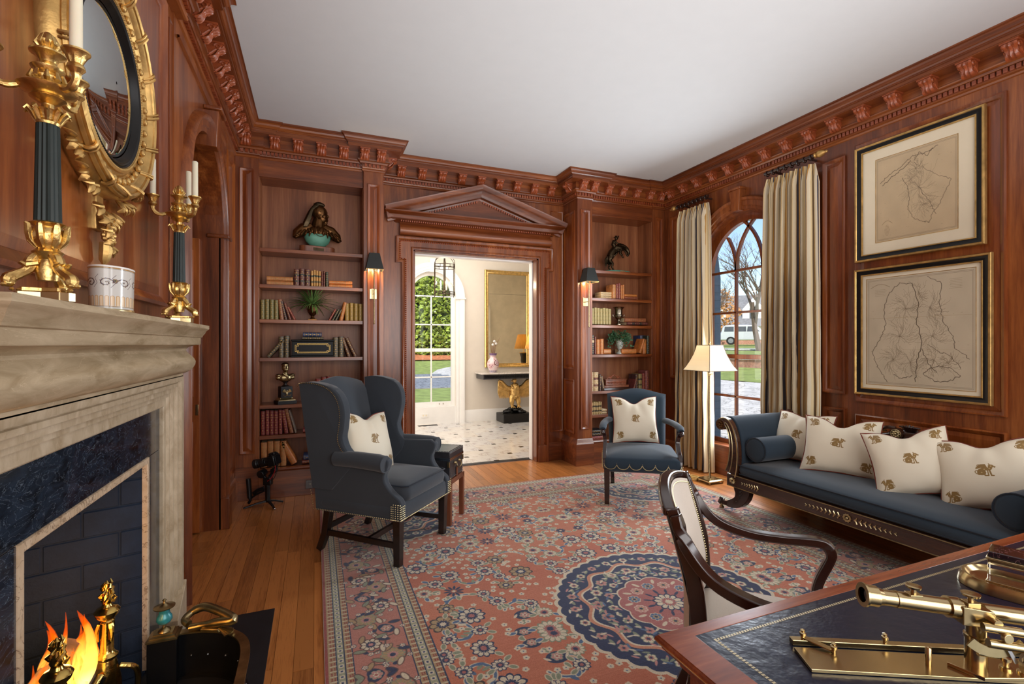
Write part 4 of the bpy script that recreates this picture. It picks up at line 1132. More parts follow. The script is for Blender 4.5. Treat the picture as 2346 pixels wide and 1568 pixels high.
for s in (-1, 1): e.tube(spline([(0, -0.048, 0.082), (s * 0.02, -0.048, 0.076), (s * 0.036, -0.048, 0.088)], 3), 0.003, 5)
e.build('eagle_plaque', 'brass_pale', t)
b_ = MB()
b_.lathe([(0.03, 0.165), (0.032, 0.172), (0.018, 0.18), (0.014, 0.192), (0.024, 0.205), (0.028, 0.212)], n=16)
b_.build('socle', 'ebony', t)
b_ = MB()
b_.ball((0, 0, 0.245), (0.062, 0.038, 0.042), 14, 8)
for s in (-1, 1):
 b_.ball((s * 0.062, 0, 0.268), (0.026, 0.026, 0.016), 10, 6)
 b_.ball((s * 0.066, 0, 0.246), (0.02, 0.022, 0.02), 8, 6)
b_.tube([(0, 0, 0.265), (0, 0, 0.315)], [0.024, 0.018], 10)
b_.ball((0, -0.002, 0.342), (0.032, 0.034, 0.040), 12, 10)
b_.ball((0, -0.012, 0.322), (0.023, 0.026, 0.024), 8, 6)
b_.tube([(0, -0.033, 0.350), (0, -0.043, 0.334)], [0.005, 0.007], 6)
b_.tube([(-0.015, -0.028, 0.352), (0, -0.031, 0.354), (0.015, -0.028, 0.352)], 0.004, 6)
b_.ball((0, 0.004, 0.370), (0.035, 0.035, 0.020), 10, 6)
b_.tube([(-0.03, -0.032, 0.29), (0.0, -0.04, 0.262), (0.02, -0.034, 0.235)], 0.006, 6)
b_.tube([(-0.01, -0.03, 0.292), (0.012, -0.04, 0.262)], 0.006, 6)
organic(b_, 'officer', 'brass_old', t, 0.003, 1)
# ---- black lacquer box with gold key-corner lines; books on it
BX = -0.02
t = thing('lacquer_box', 'black lacquer box with a gold keyed line border between dark books', 'box', (BX, 5.06, 1.295))
MB().box(-0.192, 0.192, -0.07, 0.12, 0.0, 0.018).build('foot', 'lacquer', t, bevel=0.004)
MB().box(-0.182, 0.182, -0.06, 0.12, 0.018, 0.15).build('body', 'lacquer', t, bevel=0.002)
MB().box(-0.19, 0.19, -0.068, 0.12, 0.15, 0.168).build('lid', 'lacquer', t, bevel=0.005)
g = MB()
def keyline(o, i):
 p = [(-0.15 + o, 0.045 + i), (-0.12, 0.045 + i)]
 x_, z0_, z1_ = 0.155 - o, 0.042 + o, 0.130 - o
 q = 0.02
 return [(-x_ + q, z0_), (x_ - q, z0_), (x_ - q, z0_ + q * 0.7), (x_, z0_ + q * 0.7), (x_, z1_ - q * 0.7), (x_ - q, z1_ - q * 0.7), (x_ - q, z1_), (-x_ + q, z1_), (-x_ + q, z1_ - q * 0.7), (-x_, z1_ - q * 0.7), (-x_, z0_ + q * 0.7), (-x_ + q, z0_ + q * 0.7)]
for o_ in (0.0, 0.009):
 g.sweep(keyline(o_, 0), [(-0.0012, 0.0605), (-0.0012, 0.0615), (0.0012, 0.0615), (0.0012, 0.0605)], lambda x, y, z: (x, -z, y), closed=True, closed_prof=True)
g.build('gold_lines', 'gold_line', t, smooth=False)
make_book('lie', BX, 5.03, 1.295 + 0.169, 0.026, 0.19, 0.14, 'darkgold', 0, 'dark gilt ribbed book lying directly on the black lacquer box')
make_book('lie', BX - 0.005, 5.03, 1.295 + 0.196, 0.042, 0.165, 0.13, 'blue', 0, 'thick navy book lying topmost above the black lacquer box')
# ---- urns
def urn_body(t, mat, s=1.0, handles=False):
 MB().lathe([(0.0, 0.0), (0.05, 0.0), (0.05, 0.012), (0.036, 0.018), (0.018, 0.03), (0.015, 0.045), (0.024, 0.055), (0.040, 0.075), (0.050, 0.10), (0.050, 0.118), (0.044, 0.135), (0.047, 0.16), (0.056, 0.176), (0.060, 0.182), (0.054, 0.182), (0.046, 0.165), (0.0, 0.16)][0:], n=24, flute=(0, 0.06, 0.055, 0.12)).build('urn', mat, t)
t = thing('fern_urn', 'small dark urn holding a spiky green fern on third shelf', 'potted plant', (-0.024, 5.10, 1.65))
MB().box(-0.04, 0.04, -0.04, 0.04, 0, 0.014).build('square_foot', 'bronze_warm', t, bevel=0.002)
MB().lathe([(0.03, 0.014), (0.016, 0.03), (0.014, 0.045), (0.03, 0.06), (0.044, 0.085), (0.048, 0.105), (0.042, 0.125), (0.046, 0.145), (0.054, 0.155), (0.048, 0.156), (0.0, 0.14)], n=24, flute=(0, 0.08, 0.06, 0.11)).build('urn', 'bronze_warm', t)
fr = MB()
for k in range(110):
 a = rnd.random() * 2 * PI; el = 0.15 + rnd.random() * 1.25; L = 0.19 + 0.14 * rnd.random()
 cx, cy = math.cos(a), math.sin(a) * 0.75
 pts = []
 for i in range(6):
  q = i / 5
  rr = L * q * math.cos(el) * 1.0
  zz = 0.145 + L * q * math.sin(el) - 0.13 * q * q * (1.1 - el * 0.5)
  pts.append((cx * rr, cy * rr, zz))
 fr.tube(pts, [0.005, 0.008, 0.0075, 0.006, 0.004, 0.001], 4, flat=(0.3, 1.0))
fr.build('fern_blades', 'leaf', t, kind='stuff')
t = thing('silver_urn', 'tarnished silver two-handled urn beside pale olive books', 'urn', (3.505, 5.09, 1.66))
MB().lathe([(0.0, 0.0), (0.04, 0.0), (0.04, 0.01), (0.022, 0.022), (0.014, 0.045), (0.022, 0.055), (0.022, 0.062), (0.036, 0.075), (0.052, 0.10), (0.054, 0.122), (0.046, 0.130), (0.048, 0.19), (0.066, 0.215), (0.074, 0.222), (0.068, 0.224), (0.044, 0.19), (0.0, 0.17)], n=28, flute=(0, 0.07, 0.07, 0.12)).build('body', 'silver', t)
for s in (-1, 1):
 MB().tube(spline([(s * 0.048, 0, 0.10), (s * 0.072, 0, 0.10), (s * 0.082, 0, 0.125), (s * 0.068, 0, 0.135)], 4), 0.004, 8).build('handle', 'silver', t)
t = thing('ivy_urn', 'pale stone urn overflowing with green ivy on fourth shelf of right bookcase', 'potted plant', (3.505, 5.07, 1.30))
M['pale_urn'] = stone('patterned_urn', (170, 176, 168), (60, 96, 92), (214, 216, 206), 26, 0.4, 0.03, 0, (1, 1, 1), 0.1)
MB().lathe([(0.0, 0.0), (0.042, 0.0), (0.042, 0.012), (0.018, 0.03), (0.016, 0.045), (0.032, 0.07), (0.046, 0.11), (0.044, 0.135), (0.05, 0.165), (0.062, 0.18), (0.056, 0.18), (0.0, 0.15)], n=24, flute=(0, 0.06, 0.06, 0.12)).build('urn', 'pale_urn', t)
iv = MB()
def leafcard(mb, c, d, w, L, n_=Vector((0, 0, 1))):
 d = Vector(d).normalized(); s_ = d.cross(n_)
 if s_.length < 1e-3: s_ = Vector((1, 0, 0))
 s_.normalize(); nn = s_.cross(d)
 c = Vector(c)
 pts = [c, c + d * L * 0.35 + s_ * w, c + d * L * 0.6 + s_ * w * 0.5, c + d * L, c + d * L * 0.6 - s_ * w * 0.5, c + d * L * 0.35 - s_ * w, c + d * L * 0.4 + nn * w * 0.35]
 n = mb.pts([tuple(p) for p in pts])
 for i in range(6): mb.f.append((n + i, n + (i + 1) % 6, n + 6))
for k in range(420):
 a = rnd.random() * 2 * PI; el = rnd.random() * 1.5 - 0.35
 rr = 0.05 + 0.085 * rnd.random() ** 0.7
 c = (1.15 * rr * math.cos(a) * math.cos(el), 0.7 * rr * math.sin(a) * math.cos(el), 0.185 + 0.75 * rr * math.sin(el) * 1.1)
 if k % 6 == 0: c = (c[0] * 1.1, c[1] - 0.02, c[2] - 0.07)
 dd = (math.cos(a) + rnd.uniform(-.6, .6), math.sin(a) - 0.4, rnd.uniform(-0.8, 0.5))
 leafcard(iv, c, dd, 0.014, 0.032, Vector((rnd.uniform(-.4, .4), -1, rnd.uniform(-.2, .6))))
iv.build('ivy_leaves', 'ivy', t, kind='stuff', smooth=False)
# ---- carved box in the right bookcase
t = thing('carved_box', 'carved brown wooden box with a scrolled crest behind the grey armchair', 'box', (3.43, 5.08, 0.856))
MB().box(-0.19, 0.19, -0.07, 0.09, 0.0, 0.03).build('stand', 'dark_wood', t, bevel=0.004)
MB().box(-0.18, 0.18, -0.06, 0.09, 0.03, 0.06).build('tray', 'stand_wood', t, bevel=0.006)
MB().box(-0.15, 0.15, -0.05, 0.08, 0.06, 0.125).build('body', 'stand_wood', t, bevel=0.004)
MB().box(-0.158, 0.158, -0.056, 0.086, 0.125, 0.135).build('lid', 'stand_wood', t, bevel=0.003)
cv = MB()
for k in range(13):
 x_ = -0.13 + k * 0.0217
 cv.tube([(x_ + 0.007 * math.cos(a), -0.053, 0.092 + 0.012 * math.sin(a)) for a in np.linspace(0, 5, 8)], 0.0025, 5)
cv.build('carved_front', 'carved', t)
cr = MB()
for s in (-1, 1):
 cr.tube(spline([(s * 0.10, 0, 0.138), (s * 0.075, 0, 0.155), (s * 0.05, 0, 0.145), (s * 0.035, 0, 0.165), (s * 0.0, 0, 0.185)], 5), 0.006, 6)
 cr.tube([(s * (0.06 + 0.012 * math.cos(a)), 0, 0.155 + 0.012 * math.sin(a)) for a in np.linspace(0, 5.5, 9)], 0.004, 5)
cr.build('crest', 'carved', t)
# ---- bucking horse and rider
t = thing('bronze_horse_and_rider', 'dark bronze rider on a bucking horse, top shelf of right bookcase', 'sculpture', (3.50, 5.13, 2.31), 0)
MB().lathe([(0.0, 0.0), (0.20, 0.0), (0.205, 0.012), (0.19, 0.022), (0.0, 0.024)], n=28, sx=1.0, sy=0.55).build('base', 'verdigris', t)
MB().box(-0.02, 0.05, -0.114, -0.106, 0.004, 0.016).build('name_plate', 'brass_pale', t)
h = MB()
h.tube(spline([(-0.03, 0.0, 0.02), (-0.065, 0, 0.075), (-0.055, 0, 0.11), (-0.10, 0, 0.16), (-0.075, 0, 0.215)], 4), [0.012, 0.010, 0.010, 0.011, 0.012, 0.012, 0.013, 0.014, 0.016, 0.020, 0.022, 0.026, 0.03, 0.034, 0.036, 0.038, 0.04], 10)
h.tube(spline([(-0.05, 0.035, 0.02), (-0.09, 0.035, 0.07), (-0.075, 0.035, 0.11), (-0.12, 0.03, 0.15), (-0.09, 0.02, 0.205)], 4), [0.011, 0.010, 0.010, 0.010, 0.011, 0.012, 0.013, 0.014, 0.016, 0.018, 0.020, 0.024, 0.028, 0.03, 0.032, 0.034, 0.036], 10)
h.tube([(-0.09, 0.01, 0.20), (-0.055, 0.01, 0.255), (-0.01, 0.01, 0.30), (0.04, 0.01, 0.325)], [0.046, 0.05, 0.052, 0.046], 14)
h.tube(spline([(0.035, 0.01, 0.33), (0.09, 0.01, 0.345), (0.145, 0.01, 0.325), (0.175, 0.005, 0.285)], 4), [0.045, 0.042, 0.038, 0.036, 0.034, 0.032, 0.03, 0.028, 0.026, 0.024, 0.022, 0.022, 0.02], 10)
h.tube([(0.17, 0.005, 0.30), (0.185, 0.0, 0.265), (0.165, -0.005, 0.225)], [0.022, 0.02, 0.012], 10)   # head
h.tube(spline([(0.05, -0.02, 0.30), (0.10, -0.03, 0.285), (0.125, -0.03, 0.245), (0.15, -0.03, 0.215)], 3), [0.022, 0.018, 0.014, 0.012, 0.011, 0.010, 0.010, 0.010, 0.010, 0.012], 8)
h.tube(spline([(0.05, 0.04, 0.30), (0.095, 0.045, 0.275), (0.11, 0.045, 0.235), (0.135, 0.04, 0.21)], 3), [0.020, 0.017, 0.014, 0.012, 0.011, 0.010, 0.010, 0.010, 0.010, 0.012], 8)
for k in range(9):  # mane
 h.tube([(0.07 + k * 0.013, 0.0, 0.375 - k * k * 0.0007), (0.065 + k * 0.013, -0.035, 0.345 - k * k * 0.0009)], [0.006, 0.003], 5)
h.tube(spline([(-0.12, 0.01, 0.20), (-0.15, 0.01, 0.16), (-0.155, 0.0, 0.10), (-0.165, 0, 0.06)], 4), [0.016] * 5 + [0.013] * 5 + [0.008, 0.006, 0.004], 8)
h.tube([(-0.015, 0.0, 0.315), (-0.045, 0, 0.36), (-0.03, 0, 0.405)], [0.03, 0.03, 0.026], 10)       # rider torso
h.ball((-0.01, -0.005, 0.432), (0.018, 0.018, 0.022), 8, 6)
h.lathe([(0.0, 0.0), (0.034, 0.0), (0.032, 0.006), (0.016, 0.008), (0.015, 0.024), (0.0, 0.027)], (-0.008, -0.004, 0.444), 12)
h.tube(spline([(-0.03, 0.01, 0.40), (0.015, 0.01, 0.43), (0.04, 0.01, 0.475)], 3), [0.013, 0.012, 0.010, 0.010, 0.009, 0.009, 0.008], 8)
h.tube(spline([(-0.04, -0.02, 0.40), (-0.01, -0.04, 0.365), (0.045, -0.03, 0.365)], 3), [0.012] * 3 + [0.010] * 4, 8)
h.tube(spline([(-0.03, -0.02, 0.32), (0.03, -0.055, 0.30), (0.01, -0.065, 0.235), (0.045, -0.07, 0.22)], 3), [0.024, 0.024, 0.022, 0.02, 0.018, 0.016, 0.014, 0.013, 0.012, 0.010], 8)
for k in range(14):
 a = k * 0.9
 h.ball((-0.08 + 0.016 * k * 0.6, -0.045 + 0.01 * math.sin(a), 0.18 + 0.011 * k), (0.013, 0.010, 0.009), 6, 5)
organic(h, 'horse_and_rider', 'bronze', t, 0.004, 0)
# ---- wall sconces
def sconce(x, label):
 t = thing('wall_sconce', label, 'wall lamp', (x, YM - 0.03, 1.915), 0, 'brass library sconces')
 MB().box(-0.035, 0.035, -0.008, 0.0, -0.05, 0.05).build('back_plate', 'brass', t, bevel=0.003)
 MB().tube([(0, -0.008, 0.0), (0, -0.05, 0.0), (0, -0.085, 0.0)], 0.005, 8).build('arm', 'brass', t)
 MB().lathe([(0.006, -0.30), (0.009, -0.295), (0.006, -0.285), (0.0065, 0.26), (0.004, 0.30), (0.004, 0.38)], (0, -0.085, 0), 10).build('rod', 'brass', t)
 MB().lathe([(0.004, 0.392), (0.007, 0.398), (0.0, 0.408)], (0, -0.085, 0), 8).build('finial', 'brass', t)
 sh = MB()
 def rg(hw, z, off=0.0): return [(-hw + off, -0.085 - hw + off, z), (hw - off, -0.085 - hw + off, z), (hw - off, -0.085 + hw - off, z), (-hw + off, -0.085 + hw - off, z)]
 sh.rings([rg(0.082, 0.225), rg(0.048, 0.385), rg(0.046, 0.385), rg(0.080, 0.225)], cap=False)
 sh.build('shade', 'black_shade', t, smooth=False)
 MB().rings([rg(0.0825, 0.222), rg(0.0825, 0.228)], cap=False).build('shade_rim', 'gold_print', t, smooth=False)
 MB().ball((0, -0.085, 0.265), (0.012, 0.012, 0.028), 8, 6).build('bulb', 'bulb', t)
 add_light('sconce_light', 'POINT', (x, YM - 0.03 - 0.085, 1.915 + 0.235), None, 6.5, (1.0, 0.74, 0.42), 0.02)
M['black_shade'] = plain('black_green_card_shade', (26, 30, 28), 0.5, 0, 0, 0.1)
M['bulb'] = glow('warm_bulb', (255, 214, 150), 12)
sconce(0.531, 'brass sconce with black shade on the pilaster of the left bookcase')
sconce(2.943, 'brass sconce with black shade on the pilaster of the right bookcase')
# =================================================================== IMAGE PAINTER (for flat prints and woven pattern)
class Img:
 def __init__(s, w, h, bg):
  s.w, s.h = w, h
  s.a = np.empty((h, w, 3), np.float32); s.a[:] = np.array(bg, np.float32) / 255
 def _win(s, x0, x1, y0, y1):
  return max(0, int(x0)), min(s.w, int(x1) + 2), max(0, int(y0)), min(s.h, int(y1) + 2)
 def line(s, pts, w, col, alpha=1.0):
  c = np.array(col, np.float32) / 255
  for (ax, ay), (bx, by) in zip(pts[:-1], pts[1:]):
   x0, x1, y0, y1 = s._win(min(ax, bx) - w - 1, max(ax, bx) + w + 1, min(ay, by) - w - 1, max(ay, by) + w + 1)
   if x1 <= x0 or y1 <= y0: continue
   yy, xx = np.mgrid[y0:y1, x0:x1].astype(np.float32)
   dx, dy = bx - ax, by - ay
   L2 = dx * dx + dy * dy + 1e-6
   t = np.clip(((xx - ax) * dx + (yy - ay) * dy) / L2, 0, 1)
   d = np.hypot(xx - ax - t * dx, yy - ay - t * dy)
   k = (np.clip(w / 2 + 0.5 - d, 0, 1) * alpha)[..., None]
   s.a[y0:y1, x0:x1] = s.a[y0:y1, x0:x1] * (1 - k) + c * k
 def disc(s, cx, cy, r, col, ry=None, rot=0, alpha=1.0):
  ry = ry or r
  m = max(r, ry)
  x0, x1, y0, y1 = s._win(cx - m - 1, cx + m + 1, cy - m - 1, cy + m + 1)
  if x1 <= x0 or y1 <= y0: return
  yy, xx = np.mgrid[y0:y1, x0:x1].astype(np.float32)
  ca, sa = math.cos(rot), math.sin(rot)
  u = ((xx - cx) * ca + (yy - cy) * sa) / r; v = (-(xx - cx) * sa + (yy - cy) * ca) / ry
  d = np.hypot(u, v)
  k = (np.clip((1 - d) * min(r, ry) + 0.5, 0, 1) * alpha)[..., None]
  s.a[y0:y1, x0:x1] = s.a[y0:y1, x0:x1] * (1 - k) + np.array(col, np.float32) / 255 * k
 def rect(s, x0, x1, y0, y1, col):
  s.a[max(0, int(y0)):int(y1), max(0, int(x0)):int(x1)] = np.array(col, np.float32) / 255
 def flower(s, cx, cy, r, n, cols, rot=0.0):
  """cols = [outline, petal, inner ring, eye]"""
  m = r * 1.15
  x0, x1, y0, y1 = s._win(cx - m, cx + m, cy - m, cy + m)
  if x1 <= x0 or y1 <= y0: return
  yy, xx = np.mgrid[y0:y1, x0:x1].astype(np.float32)
  dx, dy = xx - cx, yy - cy
  d = np.hypot(dx, dy) / r; th = np.arctan2(dy, dx) + rot
  ed = 0.78 + 0.22 * np.abs(np.cos(th * n / 2))
  w = s.a[y0:y1, x0:x1]
  for k, (f, c) in enumerate(((1.0, cols[0]), (0.86, cols[1]), (0.48, cols[2]), (0.26, cols[3]))):
   e = ed * f if k < 2 else np.full_like(ed, f) * (0.85 + 0.15 * np.cos(th * n))
   msk = (d < e)
   if k == 1: msk &= ~((np.abs(np.sin(th * n / 2)) > 0.97) & (d > 0.3))
   w[msk] = np.array(c, np.float32) / 255
 def image(s, name):
  im = bpy.data.images.new(name, s.w, s.h)
  buf = np.ones((s.h, s.w, 4), np.float32)
  buf[..., :3] = s.a
  im.pixels.foreach_set(buf.ravel())
  im.pack()
  return im
def print_mat(name, im, rough=0.8, spec=0.3, bmp=None, uv=True, bscale=300, sheen=0.0):
 m, nt, b = new_mat(name)
 t = nt.nodes.new('ShaderNodeTexImage'); t.image = im; t.extension = 'EXTEND'
 c = nt.nodes.new('ShaderNodeTexCoord')
 nt.links.new(c.outputs['UV'], t.inputs[0])
 nt.links.new(t.outputs[0], b.inputs['Base Color'])
 b.inputs['Roughness'].default_value = rough
 b.inputs['Specular IOR Level'].default_value = spec
 b.inputs['Sheen Weight'].default_value = sheen
 if bmp:
  n = noise(nt, coords(nt), bscale, 3)
  bump(nt, b, n.outputs[0], bmp, 0.002)
 return m
# =================================================================== FIREPLACE
FC = 2.04
M['travertine'] = stone('travertine_strip', (186, 160, 128), (120, 92, 70), (214, 192, 164), 14, 0.4, 0.02, 0, (1, 1, 1), 0.05)
fp = thing('fireplace_surround', 'beige limestone mantelpiece with black marble slips on the left wall', 'fireplace', (XB, FC, 0))
mF_ = lambda u, v, w: (w, u - FC, v)
MB().sweep([(2.705, 0.0), (2.705, 1.126), (1.375, 1.126), (1.375, 0.0)],
 [(0.0, 0.0), (0.0, 0.022), (0.004, 0.025), (0.040, 0.025), (0.044, 0.036), (0.060, 0.036), (0.064, 0.048), (0.084, 0.048), (0.088, 0.060), (0.104, 0.060), (0.107, 0.054), (0.112, 0.054), (0.115, 0.072), (0.132, 0.075), (0.140, 0.075), (0.140, 0.0)],
 mF_, side=-1).build('jambs_and_lintel', 'limestone_v', fp, angle=30)
for a, b in ((2.698, 2.86), (1.22, 1.382)):
 pb = MB()
 pb.prism([(a - FC, 0.0), (b - FC, 0.0), (b - FC, 0.245), (a - FC, 0.12)] if a > 2 else [(a - FC, 0.0), (b - FC, 0.0), (b - FC, 0.12), (a - FC, 0.245)], 0.0, 0.084, lambda u, v, w: (w, u, v))
 pb.build('plinth', 'limestone_v', fp, bevel=0.003, smooth=False)
mp_ = [(-0.05, 1.262), (0.025, 1.262), (0.025, 1.276), (0.038, 1.281), (0.058, 1.297), (0.068, 1.318), (0.070, 1.333), (0.064, 1.350), (0.048, 1.370), (0.036, 1.386), (0.036, 1.396), (0.046, 1.407), (0.066, 1.414), (0.086, 1.417), (0.088, 1.421), (0.088, 1.452), (0.094, 1.455), (0.096, 1.462), (0.103, 1.472), (0.110, 1.488), (0.117, 1.494), (0.120, 1.499), (0.120, 1.515), (-0.05, 1.515)]
MB().sweep([(-0.0, 1.275 - FC), (0.05, 1.275 - FC), (0.05, 2.805 - FC), (-0.0, 2.805 - FC)], mp_, side=-1).build('mantel_shelf', 'limestone', fp, angle=30)
for nm, q in (('slip', (1.375, 1.539, 0.0, 0.93)), ('slip', (2.541, 2.705, 0.0, 0.93)), ('slip', (1.375, 2.705, 0.932, 1.128))):
 MB().box(0.0, 0.009, q[0] - FC, q[1] - FC, q[2], q[3]).build('slip', 'marble_black', fp, smooth=False, bevel=0.001)
MB().sweep([(FY1, 0.02), (FY1, FZ), (FY0, FZ), (FY0, 0.02)], [(0.0, -0.006), (0.0, 0.012), (0.003, 0.014), (0.024, 0.014), (0.026, 0.009), (0.026, 0.0)], mF_, side=-1).build('travertine_edge', 'travertine', fp, angle=30)
# firebox of painted brick
fb = thing('firebox', 'recess of black painted firebrick inside the fireplace', 'firebox', (XB, FC, 0))
IX = -0.50   # depth of the recess (local x)
fbx = MB()
fbx.prism([(0.0, 0.4875), (IX, 0.325), (IX - 0.06, 0.36), (-0.02, 0.53)], 0.0, 1.0, lambda u, v, w: (u, v, w))
fbx.prism([(0.0, -0.4875), (IX, -0.325), (IX - 0.06, -0.36), (-0.02, -0.53)], 0.0, 1.0, lambda u, v, w: (u, v, w))
fbx.box(IX - 0.06, IX - 0.01, -0.36, 0.36, 0.0, 1.0)
fbx.box(IX, 0.0, -0.5, 0.5, -0.02, 0.004)
fbx.box(IX, -0.06, -0.5, 0.5, 0.96, 1.0)
fbx.build('mortar_shell', 'firebrick', fb, smooth=False)
def brickwall(p0, p1, depth, n_course=9, ch=0.1055, bl=0.235):
 d = Vector((p1[0] - p0[0], p1[1] - p0[1])); L = d.length; d.normalize()
 n_ = Vector((-d.y, d.x)) * depth
 for c_ in range(n_course):
  z0 = 0.005 + c_ * ch
  s = -(bl * 0.5 if c_ % 2 else 0.0) - 0.03
  while s < L:
   a, b = max(s, 0.0), min(s + bl - 0.007, L)
   if b - a > 0.012:
    A = Vector(p0) + d * a; B = Vector(p0) + d * b
    j = 0.7 + 0.5 * rnd.random()
    MB().hexa([(A.x, A.y, z0), (B.x, B.y, z0), (B.x + n_.x * j, B.y + n_.y * j, z0), (A.x + n_.x * j, A.y + n_.y * j, z0)],
                          [(A.x, A.y, z0 + ch - 0.007), (B.x, B.y, z0 + ch - 0.007), (B.x + n_.x * j, B.y + n_.y * j, z0 + ch - 0.007), (A.x + n_.x * j, A.y + n_.y * j, z0 + ch - 0.007)]).build('brick', 'firebrick', fb, smooth=False, bevel=0.0025, seg=1)
   s += bl
brickwall((0.0, 0.4875), (IX, 0.325), 0.007)
brickwall((IX, -0.325), (IX, 0.325), -0.007)
# hearth slab
struct(MB().box(XB, -0.20, 1.20, 2.88, -0.01, 0.006).build('hearth_slab', 'slate', smooth=False, bevel=0.001))
# grate with logs and flames
g = thing('fire_grate', 'black iron grate holding the burning logs', 'grate', (-0.84, FC + 0.03, 0.0))
for k in range(7):
 MB().tube([(-0.12, -0.21 + 0.07 * k, 0.14), (0.10, -0.21 + 0.07 * k, 0.14), (0.125, -0.21 + 0.07 * k, 0.20)], 0.008, 6).build('bar', 'black_metal', g)
for s in (-1, 1):
 MB().tube([(-0.10, s * 0.18, 0.14), (-0.10, s * 0.18, 0.004)], 0.009, 6).build('leg', 'black_metal', g)
 MB().tube([(0.09, s * 0.18, 0.14), (0.09, s * 0.18, 0.004)], 0.009, 6).build('leg', 'black_metal', g)
M['bark'] = plain('grey_bark', (132, 112, 96), 0.9, 0, 0, 0.4, 14, 0.9, 40)
def flogs():
 for i, (y0, z0, y1, z1, x_, r, lab) in enumerate(((-0.24, 0.19, 0.24, 0.20, 0.05, 0.045, 'thick grey log lying lowest at the front of the grate'), (-0.2, 0.20, 0.22, 0.19, -0.06, 0.05, 'thick grey log lying at the back of the grate'), (-0.22, 0.27, 0.19, 0.295, 0.0, 0.042, 'split grey log lying on top of the burning stack'))):
  mm = MB()
  rs = []
  for k in range(9):
   q = k / 8
   rs.append([(x_ + r * (1 + 0.10 * math.sin(5 * a + k)) * math.cos(a), y0 + (y1 - y0) * q, z0 + (z1 - z0) * q + r * (1 + 0.10 * math.cos(3 * a + k)) * math.sin(a)) for a in np.linspace(0, 2 * PI, 12, endpoint=False)])
  mm.rings(rs)
  tag(mm.build('firewood_log', 'bark', None), lab, 'log', 'burning logs', (-0.84, FC + 0.03, 0.0))
flogs()
# flames: tapering tongues, colour by height
def flame_mat():
 m = bpy.data.materials.new('flame'); m.use_nodes = True
 nt = m.node_tree; nt.nodes.clear()
 out = nt.nodes.new('ShaderNodeOutputMaterial')
 em = nt.nodes.new('ShaderNodeEmission'); tr = nt.nodes.new('ShaderNodeBsdfTransparent')
 tc = nt.nodes.new('ShaderNodeTexCoord'); sp = nt.nodes.new('ShaderNodeSeparateXYZ')
 nt.links.new(tc.outputs['Generated'], sp.inputs[0])
 n = noise(nt, coords(nt, (9, 9, 4)), 1.6, 3, 0.5, 0.6)
 ad = nt.nodes.new('ShaderNodeMath'); ad.operation = 'MULTIPLY_ADD'; ad.inputs[1].default_value = 0.5
 nt.links.new(n.outputs[0], ad.inputs[0]); nt.links.new(sp.outputs['Z'], ad.inputs[2])
 r = ramp(nt, [(0.2, (1.0, 0.86, 0.34, 1)), (0.55, (1.0, 0.50, 0.07, 1)), (0.95, (0.9, 0.16, 0.01, 1)), (1.25 if False else 1.0, (0.6, 0.06, 0.0, 1))])
 nt.links.new(ad.outputs[0], r.inputs[0]); nt.links.new(r.outputs[0], em.inputs[0])
 em.inputs[1].default_value = 3.2
 lw = nt.nodes.new('ShaderNodeLayerWeight'); lw.inputs[0].default_value = 0.5
 iv_ = nt.nodes.new('ShaderNodeMath'); iv_.operation = 'SUBTRACT'; iv_.inputs[0].default_value = 1.0
 nt.links.new(lw.outputs['Facing'], iv_.inputs[1])
 fz_ = nt.nodes.new('ShaderNodeMapRange'); fz_.inputs['From Min'].default_value = 0.7; fz_.inputs['From Max'].default_value = 1.35
 fz_.inputs['To Min'].default_value = 0.85; fz_.inputs['To Max'].default_value = 0.12
 nt.links.new(ad.outputs[0], fz_.inputs['Value'])
 mu = nt.nodes.new('ShaderNodeMath'); mu.operation = 'MULTIPLY'
 nt.links.new(iv_.outputs[0], mu.inputs[0]); nt.links.new(fz_.outputs[0], mu.inputs[1])
 mx = nt.nodes.new('ShaderNodeMixShader')
 nt.links.new(mu.outputs[0], mx.inputs[0]); nt.links.new(tr.outputs[0], mx.inputs[1]); nt.links.new(em.outputs[0], mx.inputs[2])
 nt.links.new(mx.outputs[0], out.inputs[0])
 return m
M['flame'] = flame_mat()
fl = thing('fire', 'orange and yellow flames rising from the logs in the firebox', 'fire', (-0.80, FC + 0.03, 0.0))
rf = random.Random(21)
for k_ in range(26):
 y_ = -0.22 + 0.44 * rf.random(); x_ = rf.uniform(-0.05, 0.06); hh = (0.12 + 0.22 * rf.random()) * (1.0 - 1.6 * abs(y_ + 0.02)); r = 0.022 + 0.022 * rf.random(); ph = rf.random() * 6
 pts, rad = [], []
 for k in range(12):
  q = k / 11
  pts.append((x_ + 0.018 * math.sin(ph + q * 5), y_ + (0.03 + 0.03 * rf.random() * 0) * math.sin(ph * 1.7 + q * 6) * q ** 0.7, 0.21 + hh * q))
  rad.append(r * (0.5 + 1.0 * q * (1 - q) * 2.0 + 0.18 * math.sin(ph + 9 * q)) * (1 - q) ** 0.7 + 0.001)
 MB().tube(pts, rad, 10, flat=(0.6, 1.0)).build('flame_tongue', 'flame', fl)
add_light('fire_light', 'POINT', (-0.78, FC, 0.42), None, 5, (1.0, 0.48, 0.14), 0.08)
